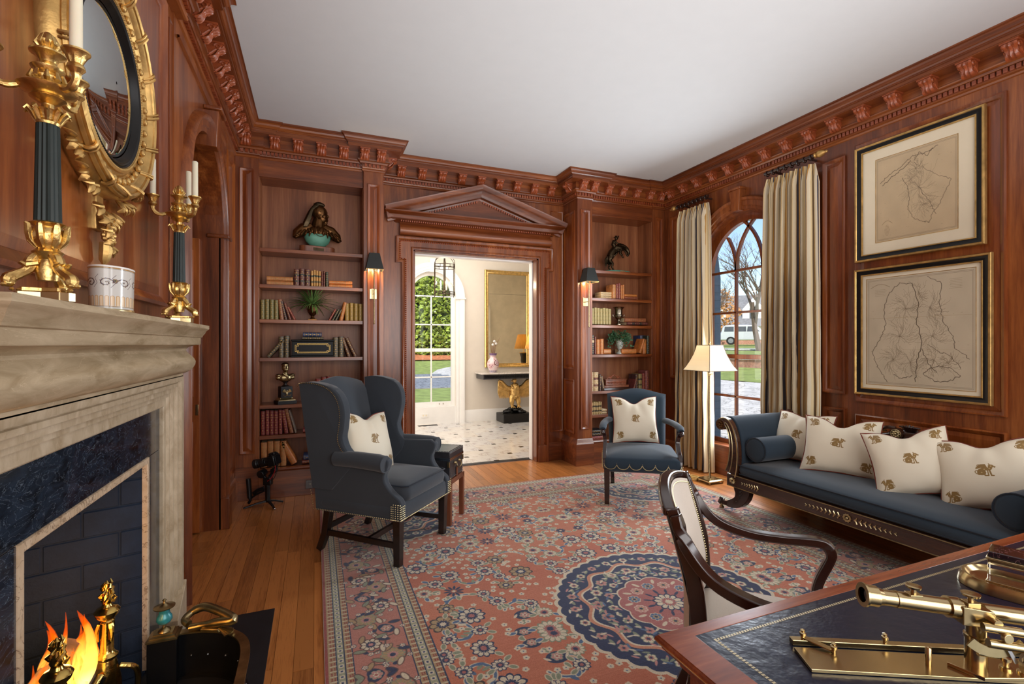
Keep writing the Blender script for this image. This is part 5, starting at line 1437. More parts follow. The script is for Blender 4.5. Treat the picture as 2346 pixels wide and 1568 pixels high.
# andirons
M['polished_brass'] = plain('andiron_brass', (196, 164, 92), 0.18, 1.0, 0, 0.2, 12, 0.25, 60)
def andiron(y, label):
 t = thing('andiron', label, 'andiron', (-0.72, y, 0.006), 0, 'pair of brass andirons')
 MB().lathe([(0.040, 0.10), (0.046, 0.12), (0.044, 0.16), (0.036, 0.20), (0.030, 0.225), (0.026, 0.24)], n=20, flute=(0, 0.08, 0.11, 0.2)).build('drum', 'polished_brass', t)
 pf = [(0.026, 0.238), (0.034, 0.246), (0.034, 0.252), (0.024, 0.262), (0.021, 0.27), (0.021, 0.375), (0.024, 0.382), (0.020, 0.388)]
 MB().lathe(pf, n=20, flute=(0, 0.14, 0.268, 0.376)).build('shaft', 'polished_brass', t)
 MB().lathe([(0.020, 0.386), (0.034, 0.402), (0.040, 0.418), (0.032, 0.43), (0.018, 0.436), (0.014, 0.445)], n=18).build('urn', 'polished_brass', t)
 f_ = MB(); f_.lathe([(0.012, 0.442), (0.018, 0.458), (0.014, 0.485), (0.008, 0.510), (0.010, 0.520), (0.0, 0.532)], n=12)
 for k in range(14):
  a = k * 2.4; z = 0.448 + 0.0048 * k; r = 0.017 - 0.0006 * k
  f_.tube([(r * math.cos(a), r * math.sin(a), z), (r * 1.5 * math.cos(a + .3), r * 1.5 * math.sin(a + .3), z + 0.012), (r * 1.1 * math.cos(a + .8), r * 1.1 * math.sin(a + .8), z + 0.024)], [0.006, 0.006, 0.002], 6)
 f_.build('flame_finial', 'polished_brass', t)
 for k in range(3):
  a = k * 2 * PI / 3 + 0.3
  MB().tube([tuple(np.array(p)) for p in spline([(0.036 * math.cos(a), 0.036 * math.sin(a), 0.20), (0.085 * math.cos(a), 0.085 * math.sin(a), 0.17), (0.09 * math.cos(a), 0.09 * math.sin(a), 0.10), (0.065 * math.cos(a), 0.065 * math.sin(a), 0.05), (0.095 * math.cos(a), 0.095 * math.sin(a), 0.012)], 4)], [0.010] * 12 + [0.011, 0.012, 0.013, 0.014, 0.016], 8).build('scroll_foot', 'polished_brass', t)
  MB().tube(spline([(0.022 * math.cos(a + 1), 0.022 * math.sin(a + 1), 0.375), (0.03 * math.cos(a + 1), 0.03 * math.sin(a + 1), 0.345), (0.026 * math.cos(a + 1), 0.026 * math.sin(a + 1), 0.31)], 3), [0.008, 0.009, 0.008, 0.007, 0.006, 0.005, 0.003], 6).build('swag', 'polished_brass', t)
 MB().box(-0.17, -0.03, -0.008, 0.008, 0.085, 0.10).build('log_bar', 'black_metal', t)
 MB().lathe([(0.026, 0.03), (0.03, 0.05), (0.018, 0.07), (0.034, 0.10)], n=16).build('stem', 'polished_brass', t)
 return t
andiron(2.245, 'tall brass andiron with flame finial by the far side of the firebox')
andiron(1.865, 'tall brass andiron with flame finial in front of the flames')
# fender
fd = thing('fireplace_fender', 'low black metal hearth fender with a curved brass rim', 'fender', (-0.42, FC, 0.006))
half = spline([(-0.20, 0.385), (-0.10, 0.39), (-0.02, 0.375), (0.07, 0.33), (0.135, 0.25), (0.162, 0.15), (0.166, 0.0)], 5)
path = half + [(a, -b) for a, b in reversed(half[:-1])]
MB().sweep(path, [(-0.002, 0.0), (-0.002, 0.188), (0.002, 0.188), (0.002, 0.0)], closed_prof=True).build('panel', 'black_metal', fd)
MB().sweep(path, [(-0.017, 0.188), (-0.017, 0.194), (0.017, 0.194), (0.017, 0.188)], closed_prof=True).build('rim', 'brass_old', fd, angle=30)
MB().sweep(path, [(-0.018, 0.0), (-0.018, 0.012), (0.018, 0.012), (0.018, 0.0)], closed_prof=True).build('foot_rail', 'black_metal', fd, angle=30)
sd = MB()
for k in range(3, len(path) - 3, 4):
 p = path[k]; q = path[k + 1]
 d = Vector((q[0] - p[0], q[1] - p[1])).normalized(); n_ = Vector((-d.y, d.x))
 for s in (-1, 1):
  sd.ball((p[0] + s * n_.x * 0.004, p[1] + s * n_.y * 0.004, 0.09), 0.005, 6, 4)
sd.build('studs', 'chrome', fd, kind='stuff')
M['turquoise'] = plain('turquoise_enamel', (52, 140, 150), 0.35, 0.2, 0.3, 0.35, 40)
for s in (1, -1):
 cx, cy = -0.165, s * 0.387
 MB().box(cx - 0.052, cx + 0.052, cy - 0.04, cy + 0.04, 0.0, 0.19).build('corner_post', 'black_metal', fd, bevel=0.002)
 pl = MB()
 pl.rings([[(cx - a, cy - b, z), (cx + a, cy - b, z), (cx + a, cy + b, z), (cx - a, cy + b, z)] for a, b, z in ((0.055, 0.045, 0.19), (0.055, 0.045, 0.197), (0.045, 0.036, 0.200), (0.045, 0.036, 0.206), (0.034, 0.027, 0.209), (0.034, 0.027, 0.214))])
 pl.build('stepped_plinth', 'brass_old', fd, smooth=False)
 MB().lathe([(0.024, 0.214), (0.020, 0.222), (0.007, 0.230), (0.006, 0.238), (0.014, 0.244)], (cx, cy, 0), 16).build('urn_foot', 'brass_old', fd)
 MB().lathe([(0.010, 0.242), (0.022, 0.249), (0.029, 0.261), (0.027, 0.275), (0.020, 0.286), (0.019, 0.298), (0.024, 0.308)], (cx, cy, 0), 16).build('urn_bowl', 'turquoise', fd)
 MB().lathe([(0.024, 0.307), (0.038, 0.312), (0.039, 0.316), (0.034, 0.317), (0.020, 0.319), (0.012, 0.325), (0.005, 0.330), (0.004, 0.335), (0.008, 0.342), (0.0, 0.349)], (cx, cy, 0), 18).build('urn_lid', 'brass_old', fd)
 # scrolled dolphin mount on the rim
 q = MB()
 P = [(-0.075, 0.385, 0.205), (-0.02, 0.375, 0.212), (0.05, 0.335, 0.232), (0.10, 0.31, 0.242), (0.07, 0.345, 0.252), (0.02, 0.39, 0.262), (-0.03, 0.435, 0.262), (-0.075, 0.445, 0.245), (-0.10, 0.42, 0.228), (-0.08, 0.395, 0.218)]
 q.tube(spline([(a, s * b, c_) for a, b, c_ in P], 4), [0.015] * 6 + [0.019] * 12 + [0.018] * 10 + [0.015] * 9, 10)
 q.build('dolphin_scroll', 'brass_old', fd)
 q = MB()
 for k in range(7):
  a = -0.9 + k * 0.3
  q.tube([(0.045, s * 0.32, 0.215), (0.045 + 0.055 * math.cos(a), s * (0.315 - 0.05 * math.sin(a) * 0.8 - 0.02), 0.205)], [0.006, 0.009], 6, flat=(0.4, 1))
 q.build('shell_leaf', 'brass_old', fd)
 MB().hexa([(-0.03, s * 0.348, 0.194), (0.04, s * 0.318, 0.194), (0.06, s * 0.352, 0.194), (-0.02, s * 0.39, 0.194)], [(-0.03, s * 0.348, 0.21), (0.04, s * 0.318, 0.21), (0.06, s * 0.352, 0.21), (-0.02, s * 0.39, 0.21)]).build('mount_block', 'brass_old', fd, bevel=0.002)
# =================================================================== MANTEL ORNAMENTS
MT = 1.5155
def candelabrum(y, label, rot):
 t = thing('candelabrum', label, 'candelabrum', (-0.56, y, MT), rot, 'pair of gilt candelabra on the mantel'); t.scale = (0.945,) * 3
 # tri-form base plate
 tri = []
 for k in range(3):
  a = k * 2 * PI / 3 + PI / 2
  tri += [(0.058 * math.cos(a + s), 0.058 * math.sin(a + s)) for s in (-0.33, 0, 0.33)]
  tri += [(0.034 * math.cos(a + PI / 3), 0.034 * math.sin(a + PI / 3))]
 MB().prism(tri, 0.0, 0.022, lambda u, v, w: (u, v, w)).build('base_plate', 'brass', t, bevel=0.0015, smooth=False)
 MB().prism([(a * 0.86, b * 0.86) for a, b in tri], 0.022, 0.032, lambda u, v, w: (u, v, w)).build('base_step', 'gilt', t, bevel=0.0015, smooth=False)
 ro = []
 m_ = MB()
 for k in range(3):
  a = k * 2 * PI / 3 + PI / 2
  p0, p1 = (0.054 * math.cos(a), 0.054 * math.sin(a)), (0.054 * math.cos(a + 2 * PI / 3), 0.054 * math.sin(a + 2 * PI / 3))
  for j in range(12):
   q = (j + 0.5) / 12; bow = 0.55 + 0.45 * abs(2 * q - 1) ** 1.3
   m_.ball(((p0[0] * (1 - q) + p1[0] * q) * (bow + 0.25), (p0[1] * (1 - q) + p1[1] * q) * (bow + 0.25), 0.026), (0.005, 0.005, 0.004), 6, 4)
 m_.build('rope_edge', 'gilt', t, kind='stuff')
 for k in range(3):
  a = k * 2 * PI / 3 + PI / 2; c_, s_ = math.cos(a), math.sin(a)
  MB().tube([(c_ * r, s_ * r, z) for r, z in spline([(0.016, 0.112), (0.026, 0.10), (0.034, 0.075), (0.050, 0.062), (0.064, 0.052), (0.066, 0.040)], 3)], [0.010, 0.011, 0.012, 0.013, 0.014, 0.013, 0.012, 0.011, 0.011, 0.012, 0.012, 0.013, 0.014, 0.014, 0.013, 0.012], 8).build('lion_leg', 'gilt', t)
  pw = MB(); pw.ball((c_ * 0.066, s_ * 0.066, 0.040), (0.012, 0.012, 0.010), 8, 6)
  for j in (-1, 0, 1): pw.ball((c_ * 0.074 - s_ * j * 0.008, s_ * 0.074 + c_ * j * 0.008, 0.037), 0.0055, 6, 5)
  pw.build('paw', 'gilt', t)
  ac = MB()
  for j in range(3): ac.tube([(c_ * 0.02 - s_ * (j - 1) * 0.010, s_ * 0.02 + c_ * (j - 1) * 0.010, 0.11 - 0.01 * j), (c_ * 0.040 - s_ * (j - 1) * 0.014, s_ * 0.040 + c_ * (j - 1) * 0.014, 0.084), (c_ * 0.048 - s_ * (j - 1) * 0.012, s_ * 0.048 + c_ * (j - 1) * 0.012, 0.090)], [0.006, 0.007, 0.003], 6)
  ac.build('acanthus_leaf', 'gilt', t)
 MB().lathe([(0.020, 0.05), (0.024, 0.075), (0.018, 0.10), (0.026, 0.112), (0.030, 0.118), (0.022, 0.124), (0.020, 0.128), (0.030, 0.140), (0.034, 0.155), (0.032, 0.170), (0.026, 0.178), (0.030, 0.184), (0.034, 0.186), (0.028, 0.190)], n=24, flute=(0, 0.10, 0.13, 0.176)).build('gilt_vase', 'gilt', t)
 lv = MB()
 for k in range(8):
  a = 2 * PI * k / 8
  lv.tube([(math.cos(a) * r, math.sin(a) * r, z) for r, z in ((0.021, 0.128), (0.033, 0.146), (0.036, 0.165), (0.038, 0.18), (0.043, 0.183))], [0.003, 0.007, 0.008, 0.006, 0.003], 6)
 lv.build('vase_leaves', 'gilt', t)
 MB().lathe([(0.0255, 0.188), (0.0215, 0.424)], n=32, flute=(0, 0.10, 0.18, 0.43)).build('fluted_column', 'green_black', t, angle=20)
 MB().lathe([(0.022, 0.422), (0.024, 0.428), (0.020, 0.434), (0.026, 0.45), (0.030, 0.455), (0.024, 0.458), (0.012, 0.462), (0.012, 0.472), (0.026, 0.480), (0.034, 0.486), (0.030, 0.492), (0.052, 0.502), (0.056, 0.508), (0.050, 0.513), (0.030, 0.516), (0.026, 0.53), (0.028, 0.536), (0.022, 0.545), (0.030, 0.553), (0.032, 0.558), (0.020, 0.562), (0.016, 0.572), (0.022, 0.585), (0.034, 0.592), (0.034, 0.596), (0.018, 0.600), (0.016, 0.612), (0.020, 0.622), (0.014, 0.636), (0.004, 0.645)], n=24).build('gilt_stem', 'gilt', t)
 cp_ = MB()
 for k in range(10):
  a = 2 * PI * k / 10
  cp_.tube([(math.cos(a) * r, math.sin(a) * r, z) for r, z in ((0.021, 0.430), (0.028, 0.446), (0.038, 0.456), (0.043, 0.448))], [0.004, 0.006, 0.006, 0.003], 6)
  cp_.tube([(math.cos(a) * r, math.sin(a) * r, z) for r, z in ((0.020, 0.516), (0.032, 0.528), (0.028, 0.545))], [0.004, 0.007, 0.003], 6)
  cp_.tube([(math.cos(a) * r, math.sin(a) * r, z) for r, z in ((0.010, 0.598), (0.021, 0.612), (0.012, 0.636))], [0.004, 0.006, 0.003], 5)
 cp_.build('capital_leaves', 'gilt', t)
 for k, aw in enumerate((-18, -138, 102)):
  a = math.radians(aw) - YAW - rot
  c_, s_ = math.cos(a), math.sin(a)
  MB().tube([(c_ * r, s_ * r, z) for r, z in spline([(0.045, 0.508), (0.068, 0.498), (0.088, 0.502), (0.100, 0.520), (0.100, 0.536)], 4)], [0.007, 0.007, 0.008, 0.009, 0.009, 0.008, 0.008, 0.009, 0.010, 0.009, 0.008, 0.008, 0.008, 0.009, 0.010, 0.010, 0.010], 8).build('arm', 'gilt', t)
  MB().lathe([(0.010, 0.530), (0.018, 0.540), (0.016, 0.548), (0.013, 0.552), (0.017, 0.562), (0.022, 0.572), (0.027, 0.578), (0.027, 0.582), (0.014, 0.583), (0.0, 0.583)], (c_ * 0.100, s_ * 0.100, 0), 18, flute=(0, 0.12, 0.552, 0.573)).build('candle_cup', 'gilt', t)
  MB().lathe([(0.0125, 0.582), (0.0120, 0.742), (0.010, 0.746), (0.0, 0.744)], (c_ * 0.100, s_ * 0.100, 0), 16).build('candle', 'wax', t)
candelabrum(1.41, 'gilt candelabrum with green-black column at the near end of the mantel', 0.0)
candelabrum(2.55, 'gilt candelabrum with green-black column at the far end of the mantel', 0.35)
# porcelain planter
im = Img(640, 300, (214, 212, 206))
def scroll(cx, cy, r, s, col=(84, 72, 82), w=5):
 pts = [(cx + s * (r * (1 - a / 9.5)) * math.cos(a), cy + (r * (1 - a / 9.5)) * math.sin(a)) for a in np.linspace(0, 8.2, 60)]
 im.line(pts, w, col)
 for k in range(0, 60, 5):
  p = pts[k]
  im.disc(p[0] + 4 * math.cos(k), p[1] + 4 * math.sin(k), 3.4, (140, 118, 90))
  im.line([p, (p[0] + 9 * math.cos(k * 1.3), p[1] + 9 * math.sin(k * 1.3))], 1.6, col)
for k in range(8):
 cx = 40 + 80 * k
 scroll(cx, 185, 34, 1 if k % 2 else -1)
 if k % 2: im.flower(cx + 40, 200, 13, 6, [(96, 84, 92), (168, 140, 96), (90, 110, 104), (60, 60, 60)])
 im.line([(cx + 36, 240), (cx + 52, 215), (cx + 40, 180), (cx + 58, 150)], 2, (96, 84, 92))
im.rect(0, 640, 286, 300, (176, 140, 92)); im.rect(0, 640, 282, 284, (90, 100, 100))
for k in range(26):
 x_ = 12 + 24.6 * k
 im.rect(x_ - 8, x_ + 8, 22, 84, (232, 206, 172)); im.disc(x_, 84, 8, (232, 206, 172))
 im.line([(x_ - 8, 22), (x_ - 8, 84)] + [(x_ - 8 * math.cos(a), 84 + 8 * math.sin(a)) for a in np.linspace(0, PI, 7)] + [(x_ + 8, 22)], 2.4, (186, 140, 84))
im.rect(0, 640, 0, 18, (206, 204, 198)); im.rect(0, 640, 16, 20, (160, 130, 90))
M['porcelain'] = print_mat('painted_porcelain', im.image('porcelain_pattern'), 0.16, 0.5)
t = thing('porcelain_cachepot', 'white painted porcelain cachepot with scrolls and a gilt arcade on mantel', 'planter', (-0.575, 1.83, MT)); t.scale = (1.12, 1.12, 1.0)
def pot(r_, z_): return lambda u, v: (0.046 * r_ * math.cos(-2 * PI * u), 0.074 * r_ * math.sin(-2 * PI * u), z_ * v)
MB().sheet(lambda u, v: (0.044 * (1 + 0.05 * v) * math.cos(-2 * PI * u + 2.2), 0.074 * (1 + 0.04 * v) * math.sin(-2 * PI * u + 2.2), 0.008 + 0.124 * v), 48, 6, uvs=True, cu=False).build('body', 'porcelain', t)
MB().rings([[(0.046 * k * math.cos(a), 0.077 * k * math.sin(a), z) for a in np.linspace(0, 2 * PI, 32, endpoint=False)] for k, z in ((1.02, 0.130), (1.02, 0.135), (0.9, 0.135), (0.88, 0.02), (0.2, 0.018))]).build('rim_and_lining', 'white_paint', t)
MB().rings([[(0.046 * k * math.cos(a), 0.078 * k * math.sin(a), z) for a in np.linspace(0, 2 * PI, 32, endpoint=False)] for k, z in ((0.98, 0.0), (1.0, 0.004), (0.97, 0.009))]).build('foot_rim', 'brass_pale', t)
# =================================================================== CONVEX GIRANDOLE MIRROR
M['convex_glass'] = plain('convex_mirror_glass', (196, 204, 206), 0.03, 1.0, 0, 0.02)
MC = (XB + 0.001, 2.0, 2.295)
t = thing('convex_mirror', 'round convex mirror in a deep gilt frame with beads and leaf pendant', 'mirror', MC); t.scale = (0.96,) * 3
lx = lambda mb: None
def lathe_x(prof, n=64):
 rs = [[(w, r * math.cos(a), r * math.sin(a)) for a in np.linspace(0, 2 * PI, n, endpoint=False)] for r, w in prof]
 return MB().rings(rs, cap=False)
lathe_x([(0.36, 0.0), (0.395, 0.004), (0.402, 0.02), (0.396, 0.045), (0.385, 0.06)]).build('frame_back', 'gilt_wood', t)
lathe_x([(0.386, 0.058), (0.392, 0.064), (0.390, 0.074), (0.383, 0.074), (0.384, 0.082), (0.377, 0.087), (0.370, 0.082), (0.369, 0.076), (0.362, 0.078), (0.356, 0.072), (0.350, 0.062)]).build('reeded_rim', 'gilt_wood', t)
lathe_x([(0.352, 0.064), (0.338, 0.050), (0.318, 0.044), (0.308, 0.052), (0.302, 0.052), (0.300, 0.060), (0.290, 0.064), (0.284, 0.058)]).build('frame_cove', 'gilt_wood', t)
bme = MB().ball((0, 0, 0), (0.010, 0.0135, 0.0135), 10, 7).mesh('ball', 'gilt_wood')
for k in range(44):
 a = 2 * PI * k / 44
 link_copy(bme, 'gilt_ball', t, (0.058, 0.331 * math.cos(a), 0.331 * math.sin(a)))
bd = MB()
for k in range(180):
 a = 2 * PI * k / 180
 bd.ball((0.061, 0.289 * math.cos(a), 0.289 * math.sin(a)), (0.004, 0.0042, 0.0042), 5, 4)
bd.build('bead_ring', 'gilt_wood', t, kind='stuff')
lathe_x([(0.285, 0.056), (0.281, 0.060), (0.277, 0.056), (0.273, 0.060), (0.269, 0.056), (0.265, 0.058), (0.260, 0.050), (0.252, 0.038)]).build('ebonised_ring', 'black_frame', t)
lathe_x([(0.254, 0.030)] + [(0.254 * math.sin(b), 0.030 + 0.036 * (math.cos(b) ** 1.0)) for b in np.linspace(PI / 2, 0.02, 12)]).build('mirror_glass', 'convex_glass', t)
for k in range(16):
 a = 2 * PI * k / 16 + 0.1
 rb = []
 for (r, w) in ((0.348, 0.060), (0.358, 0.076), (0.370, 0.086), (0.379, 0.091), (0.388, 0.086), (0.395, 0.070), (0.392, 0.056)):
  rb.append((w, r * math.cos(a + (r - 0.37) * 1.6), r * math.sin(a + (r - 0.37) * 1.6)))
 mm = MB(); mm.tube(rb, 0.006, 6)
 mm.tube([(w, y_ * math.cos(0.035) - z_ * math.sin(0.035), y_ * math.sin(0.035) + z_ * math.cos(0.035)) for w, y_, z_ in rb], 0.004, 6)
 mm.build('ribbon_band', 'gilt_wood', t)
# foliage pendant hanging below
def leafblob(mb, y_, z_, ang, L, w, out=0.03):
 c_, s_ = math.cos(ang), math.sin(ang)
 for k in (-1, 0, 1):
  a2 = ang + k * 0.5
  mb.tube(spline([(out, y_, z_), (out + 0.022, y_ + L * 0.5 * math.cos(a2), z_ + L * 0.5 * math.sin(a2)), (out + 0.006 + 0.012 * (k == 0), y_ + L * (0.95 - 0.2 * abs(k)) * math.cos(a2 + k * 0.2), z_ + L * (0.95 - 0.2 * abs(k)) * math.sin(a2 + k * 0.2))], 3),
    [w * 0.5, w * 0.85, w, w * 1.0, w * 0.8, w * 0.5, w * 0.2], 7, flat=(0.55, 1.0))
for s in (-1, 1):
 sp_ = MB()
 for k in range(7):
  q = k / 6
  leafblob(sp_, s * (0.27 - 0.235 * q), -0.30 - 0.155 * q + 0.02 * math.sin(k * 2), -PI / 2 + s * (1.1 - 0.9 * q) + 0.3 * math.sin(k * 2.4), 0.06, 0.014)
 sp_.build('leaf_spray', 'gilt_wood', t)
pn = MB()
for k in range(5): leafblob(pn, 0.012 * math.sin(k * 2), -0.45 - 0.028 * k, -PI / 2 + 0.5 * math.sin(k * 2.2), 0.05, 0.014)
for k in range(16): pn.ball((0.045 + 0.008 * math.cos(k * 2.4), 0.022 * math.sin(k * 1.9), -0.505 - 0.0035 * k), 0.010, 7, 5)
pn.tube([(0.035, 0, -0.56), (0.035, 0.0, -0.59), (0.03, 0.004, -0.62), (0.03, 0, -0.64)], [0.018, 0.02, 0.016, 0.003], 8)
pn.build('leaf_pendant', 'gilt_wood', t)
MB().box(0.0, 0.02, -0.03, 0.03, -0.52, -0.36).build('pendant_back', 'gilt_wood', t, bevel=0.004)
# =================================================================== RUG
CREAM, NAVY, BLUE, ROSE, SAGE, RED, ORANGE, TAN, PINK = (206, 192, 164), (30, 44, 82), (70, 100, 138), (166, 94, 90), (128, 138, 112), (164, 62, 44), (194, 116, 84), (168, 140, 98), (190, 128, 122)
def make_rug():
 W, Hh = 700, 970
 im = Img(W, Hh, ORANGE)
 rr = random.Random(5)
 # abrash: soft colour bands in the field
 yy, xx = np.mgrid[0:Hh, 0:W].astype(np.float32)
 k = (0.5 + 0.5 * np.sin(yy / 61.0 + np.sin(xx / 130.0)) * np.cos(yy / 143.0 + 1))[..., None] * 0.55
 im.a[:] = im.a * (1 - k) + np.array((174, 82, 56), np.float32) / 255 * k
 FX, FYY = 508, 778
 def vine(pts, w=7, c=BLUE):
  im.line(pts, w + 4, CREAM); im.line(pts, w, c)
 def spiral(cx, cy, r, s, ph, turns=4.4, w=6, c=BLUE):
  pts = [(cx + s * r * (1 - a / (turns * 1.5)) * math.cos(a + ph), cy + r * (1 - a / (turns * 1.5)) * math.sin(a + ph)) for a in np.linspace(0, turns, 26)]
  im.line(pts, w + 3.5, CREAM)
  for q in range(len(pts) - 1):
   im.line(pts[q:q + 2], w * (0.45 + 0.55 * math.sin(PI * (q + 1) / len(pts))), c)
  for q in range(2, len(pts) - 1, 3):
   p = pts[q]; a = rr.random() * 6.3
   leaf(p[0] + 8 * math.cos(a), p[1] + 8 * math.sin(a), 9, 4, a, rr.choice((SAGE, CREAM, BLUE)))
  return pts
 def leaf(cx, cy, L, w, rot, c, out=None):
  if out: im.disc(cx, cy, L + 2, out, w + 2, rot)
  im.disc(cx, cy, L, c, w, rot)
 # vines
 for (cx, cy, r, s, ph) in ((300, 90, 46, 1, 0.3), (420, 150, 52, -1, 1.0), (380, 270, 50, 1, 2.0), (250, 330, 50, -1, 0.2), (120, 330, 44, 1, 1.4), (60, 430, 40, -1, 2.6), (190, 440, 50, 1, 0.0), (320, 420, 52, -1, 1.0), (440, 400, 46, 1, 3.0),
                               (90, 560, 50, 1, 0.9), (220, 570, 52, -1, 2.0), (340, 560, 46, 1, 1.2), (60, 690, 50, -1, 0.4), (190, 700, 52, 1, 2.4), (300, 690, 44, -1, 0.1), (460, 60, 40, 1, 1.5)):
  spiral(cx, cy, r, s, ph)
 # small five-petalled flowers
 occ = []
 def free(x, y, r):
  for (a, b, c) in occ:
   if (a - x) ** 2 + (b - y) ** 2 < (c + r) ** 2: return False
  occ.append((x, y, r)); return True
 # rosettes and palmettes
 tries = 0; cnt = 0
 while cnt < 66 and tries < 4000:
  tries += 1
  x, y = rr.uniform(0, FX), rr.uniform(0, FYY)
  if math.hypot(x, y) < 262 or math.hypot(FX - x, FYY - y) < 250: continue
  r = rr.choice((30, 25, 20, 17))
  if not free(x, y, r): continue
  cnt += 1
  t = rr.random()
  if t < 0.4: im.flower(x, y, r, 10, [NAVY, CREAM, NAVY, ROSE], rr.random())
  elif t < 0.6: im.flower(x, y, r, 8, [(60, 50, 50), TAN, NAVY, CREAM], rr.random())
  elif t < 0.8: im.flower(x, y, r, 12, [SAGE, CREAM, ROSE, NAVY], rr.random())
  elif t < 0.9:
   for q in range(10):
    a = q * PI / 5; leaf(x + r * 0.6 * math.cos(a), y + r * 0.6 * math.sin(a), r * 0.34, 3.0, a, NAVY)
   im.disc(x, y, 4, CREAM)
  else:
   im.disc(x, y, r * 1.1, NAVY, r * 0.8); im.flower(x, y - 2, r * 0.62, 6, [SAGE, PINK, CREAM, ROSE])
   leaf(x - r, y, 8, 3, 0.8, CREAM); leaf(x + r, y, 8, 3, -0.8, CREAM)
  for q in range(3):
   a = rr.random() * 6.3; leaf(x + (r + 7) * math.cos(a), y + (r + 7) * math.sin(a), 8, 4, a, rr.choice((SAGE, SAGE, BLUE)), CREAM)
 for _ in range(900):
  x, y = rr.uniform(0, FX), rr.uniform(0, FYY)
  if math.hypot(x, y) < 250 or math.hypot(FX - x, FYY - y) < 232: continue
  if free(x, y, 6.5): im.flower(x, y, 6.8, 5, [CREAM, CREAM, CREAM, BLUE], rr.random() * 6)
 # central medallion (quarter) and corner pieces (quarter)
 def medallion(cx, cy, R, fac):
  n = 44
  yy, xx = np.mgrid[0:Hh, 0:W].astype(np.float32)
  d = np.hypot(xx - cx, yy - cy); th = np.arctan2(yy - cy, xx - cx)
  sc = 1 + 0.028 * np.abs(np.sin(th * n / 2))
  def put(mask, c): im.a[mask] = np.array(c, np.float32) / 255
  put(d < R * sc * 1.035, CREAM); put(d < R * sc, NAVY)
  q = 1 + 0.05 * np.cos(th * 12)
  put((d < R * 0.80 * q) & (d > R * 0.765 * q), (196, 128, 96)); put((d < R * 0.765 * q) & (d > R * 0.745 * q), CREAM)
  r2 = random.Random(3)
  for ring, m, rad in ((0.89, 26, 12), (0.66, 20, 15), (0.54, 16, 12)):
   for j in range(m):
    a = (j + 0.5 * (ring < 0.6)) * 2 * PI / m
    x, y = cx + R * ring * math.cos(a), cy + R * ring * math.sin(a)
    if -20 < x < W and -20 < y < Hh:
     im.flower(x, y, rad, 6, [SAGE, r2.choice((CREAM, CREAM, PINK)), ROSE, NAVY], a)
    a2 = a + PI / m
    x, y = cx + R * ring * math.cos(a2), cy + R * ring * math.sin(a2)
    if -20 < x < W and -20 < y < Hh:
     leaf(x, y, 10, 4, a2 + 1.2, SAGE); leaf(x + 3, y + 3, 7, 2.5, a2 - 0.9, CREAM)
  for _ in range(230):
   a, q_ = r2.random() * 2 * PI, R * r2.uniform(0.47, 0.97)
   x, y = cx + q_ * math.cos(a), cy + q_ * math.sin(a)
   if -20 < x < W and -20 < y < Hh and abs(q_ / R - 0.78) > 0.04: leaf(x, y, 8, 2.6, r2.random() * 6.3, r2.choice((SAGE, CREAM, PINK, BLUE)))
  q3 = 1 + 0.09 * np.abs(np.sin(th * 6))
  put(d < R * 0.44 * q3, CREAM); put(d < R * 0.425 * q3, ROSE)
  for j in range(12):
   a = j * PI / 6
   x, y = cx + R * 0.31 * math.cos(a), cy + R * 0.31 * math.sin(a)
   if x > -20 and y > -20:
    im.flower(x, y, 15, 8, [CREAM, BLUE if j % 2 else PINK, TAN, NAVY], a)
    leaf(cx + R * 0.38 * math.cos(a + 0.26), cy + R * 0.38 * math.sin(a + 0.26), 10, 4, a, CREAM)
   leaf(cx + R * 0.19 * math.cos(a), cy + R * 0.19 * math.sin(a), 9, 3, a, NAVY)
  im.flower(cx, cy, R * 0.15, 12, [NAVY, CREAM, ROSE, CREAM])
 medallion(0, 0, 236, 1)
 medallion(FX, FYY, 222, 1)
 # clear the border and paint it (distance from the outer edge)
 def band(d0, d1, c):
  im.a[:, W - d1:W - d0] = np.array(c, np.float32) / 255 if d0 == 0 else im.a[:, W - d1:W - d0]
 ex = np.minimum(W - 1 - xx, Hh - 1 - yy)
 def bandc(d0, d1, c): im.a[(ex >= d0) & (ex < d1)] = np.array(c, np.float32) / 255
 bandc(0, 192, (178, 112, 96))
 bandc(0, 5, (150, 62, 58)); bandc(5, 18, TAN); bandc(18, 20, NAVY); bandc(20, 32, (150, 152, 122)); bandc(32, 34, NAVY); bandc(34, 46, TAN); bandc(46, 48, NAVY)
 bandc(146, 148, NAVY); bandc(148, 160, TAN); bandc(160, 162, NAVY); bandc(162, 175, (150, 152, 122)); bandc(175, 177, NAVY); bandc(177, 189, TAN); bandc(189, 192, NAVY)
 def along(dist, step, fn):
  y = 0
  while y < Hh - dist:
   fn(W - 1 - dist, y, 0); y += step
  x = 0
  while x < W - dist - step:
   fn(x, Hh - 1 - dist, 1); x += step
 for dd in (11.5, 40, 154, 183):
  def sq(x, y, o):
   for a in (-2.2, 2.2):
    for b in (-2.2, 2.2): im.rect(x + a - 1.5, x + a + 1.6, y + b - 1.5, y + b + 1.6, (140, 58, 50))
   if o == 0: im.rect(x - 6, x + 6, y + 6.5, y + 8, CREAM)
   else: im.rect(x + 6.5, x + 8, y - 6, y + 6, CREAM)
  along(dd, 14, sq)
 for dd in (26, 168):
  along(dd, 15, lambda x, y, o: im.flower(x, y, 5.5, 4, [CREAM, CREAM, BLUE, NAVY], 0.78))
 c_ = [0]
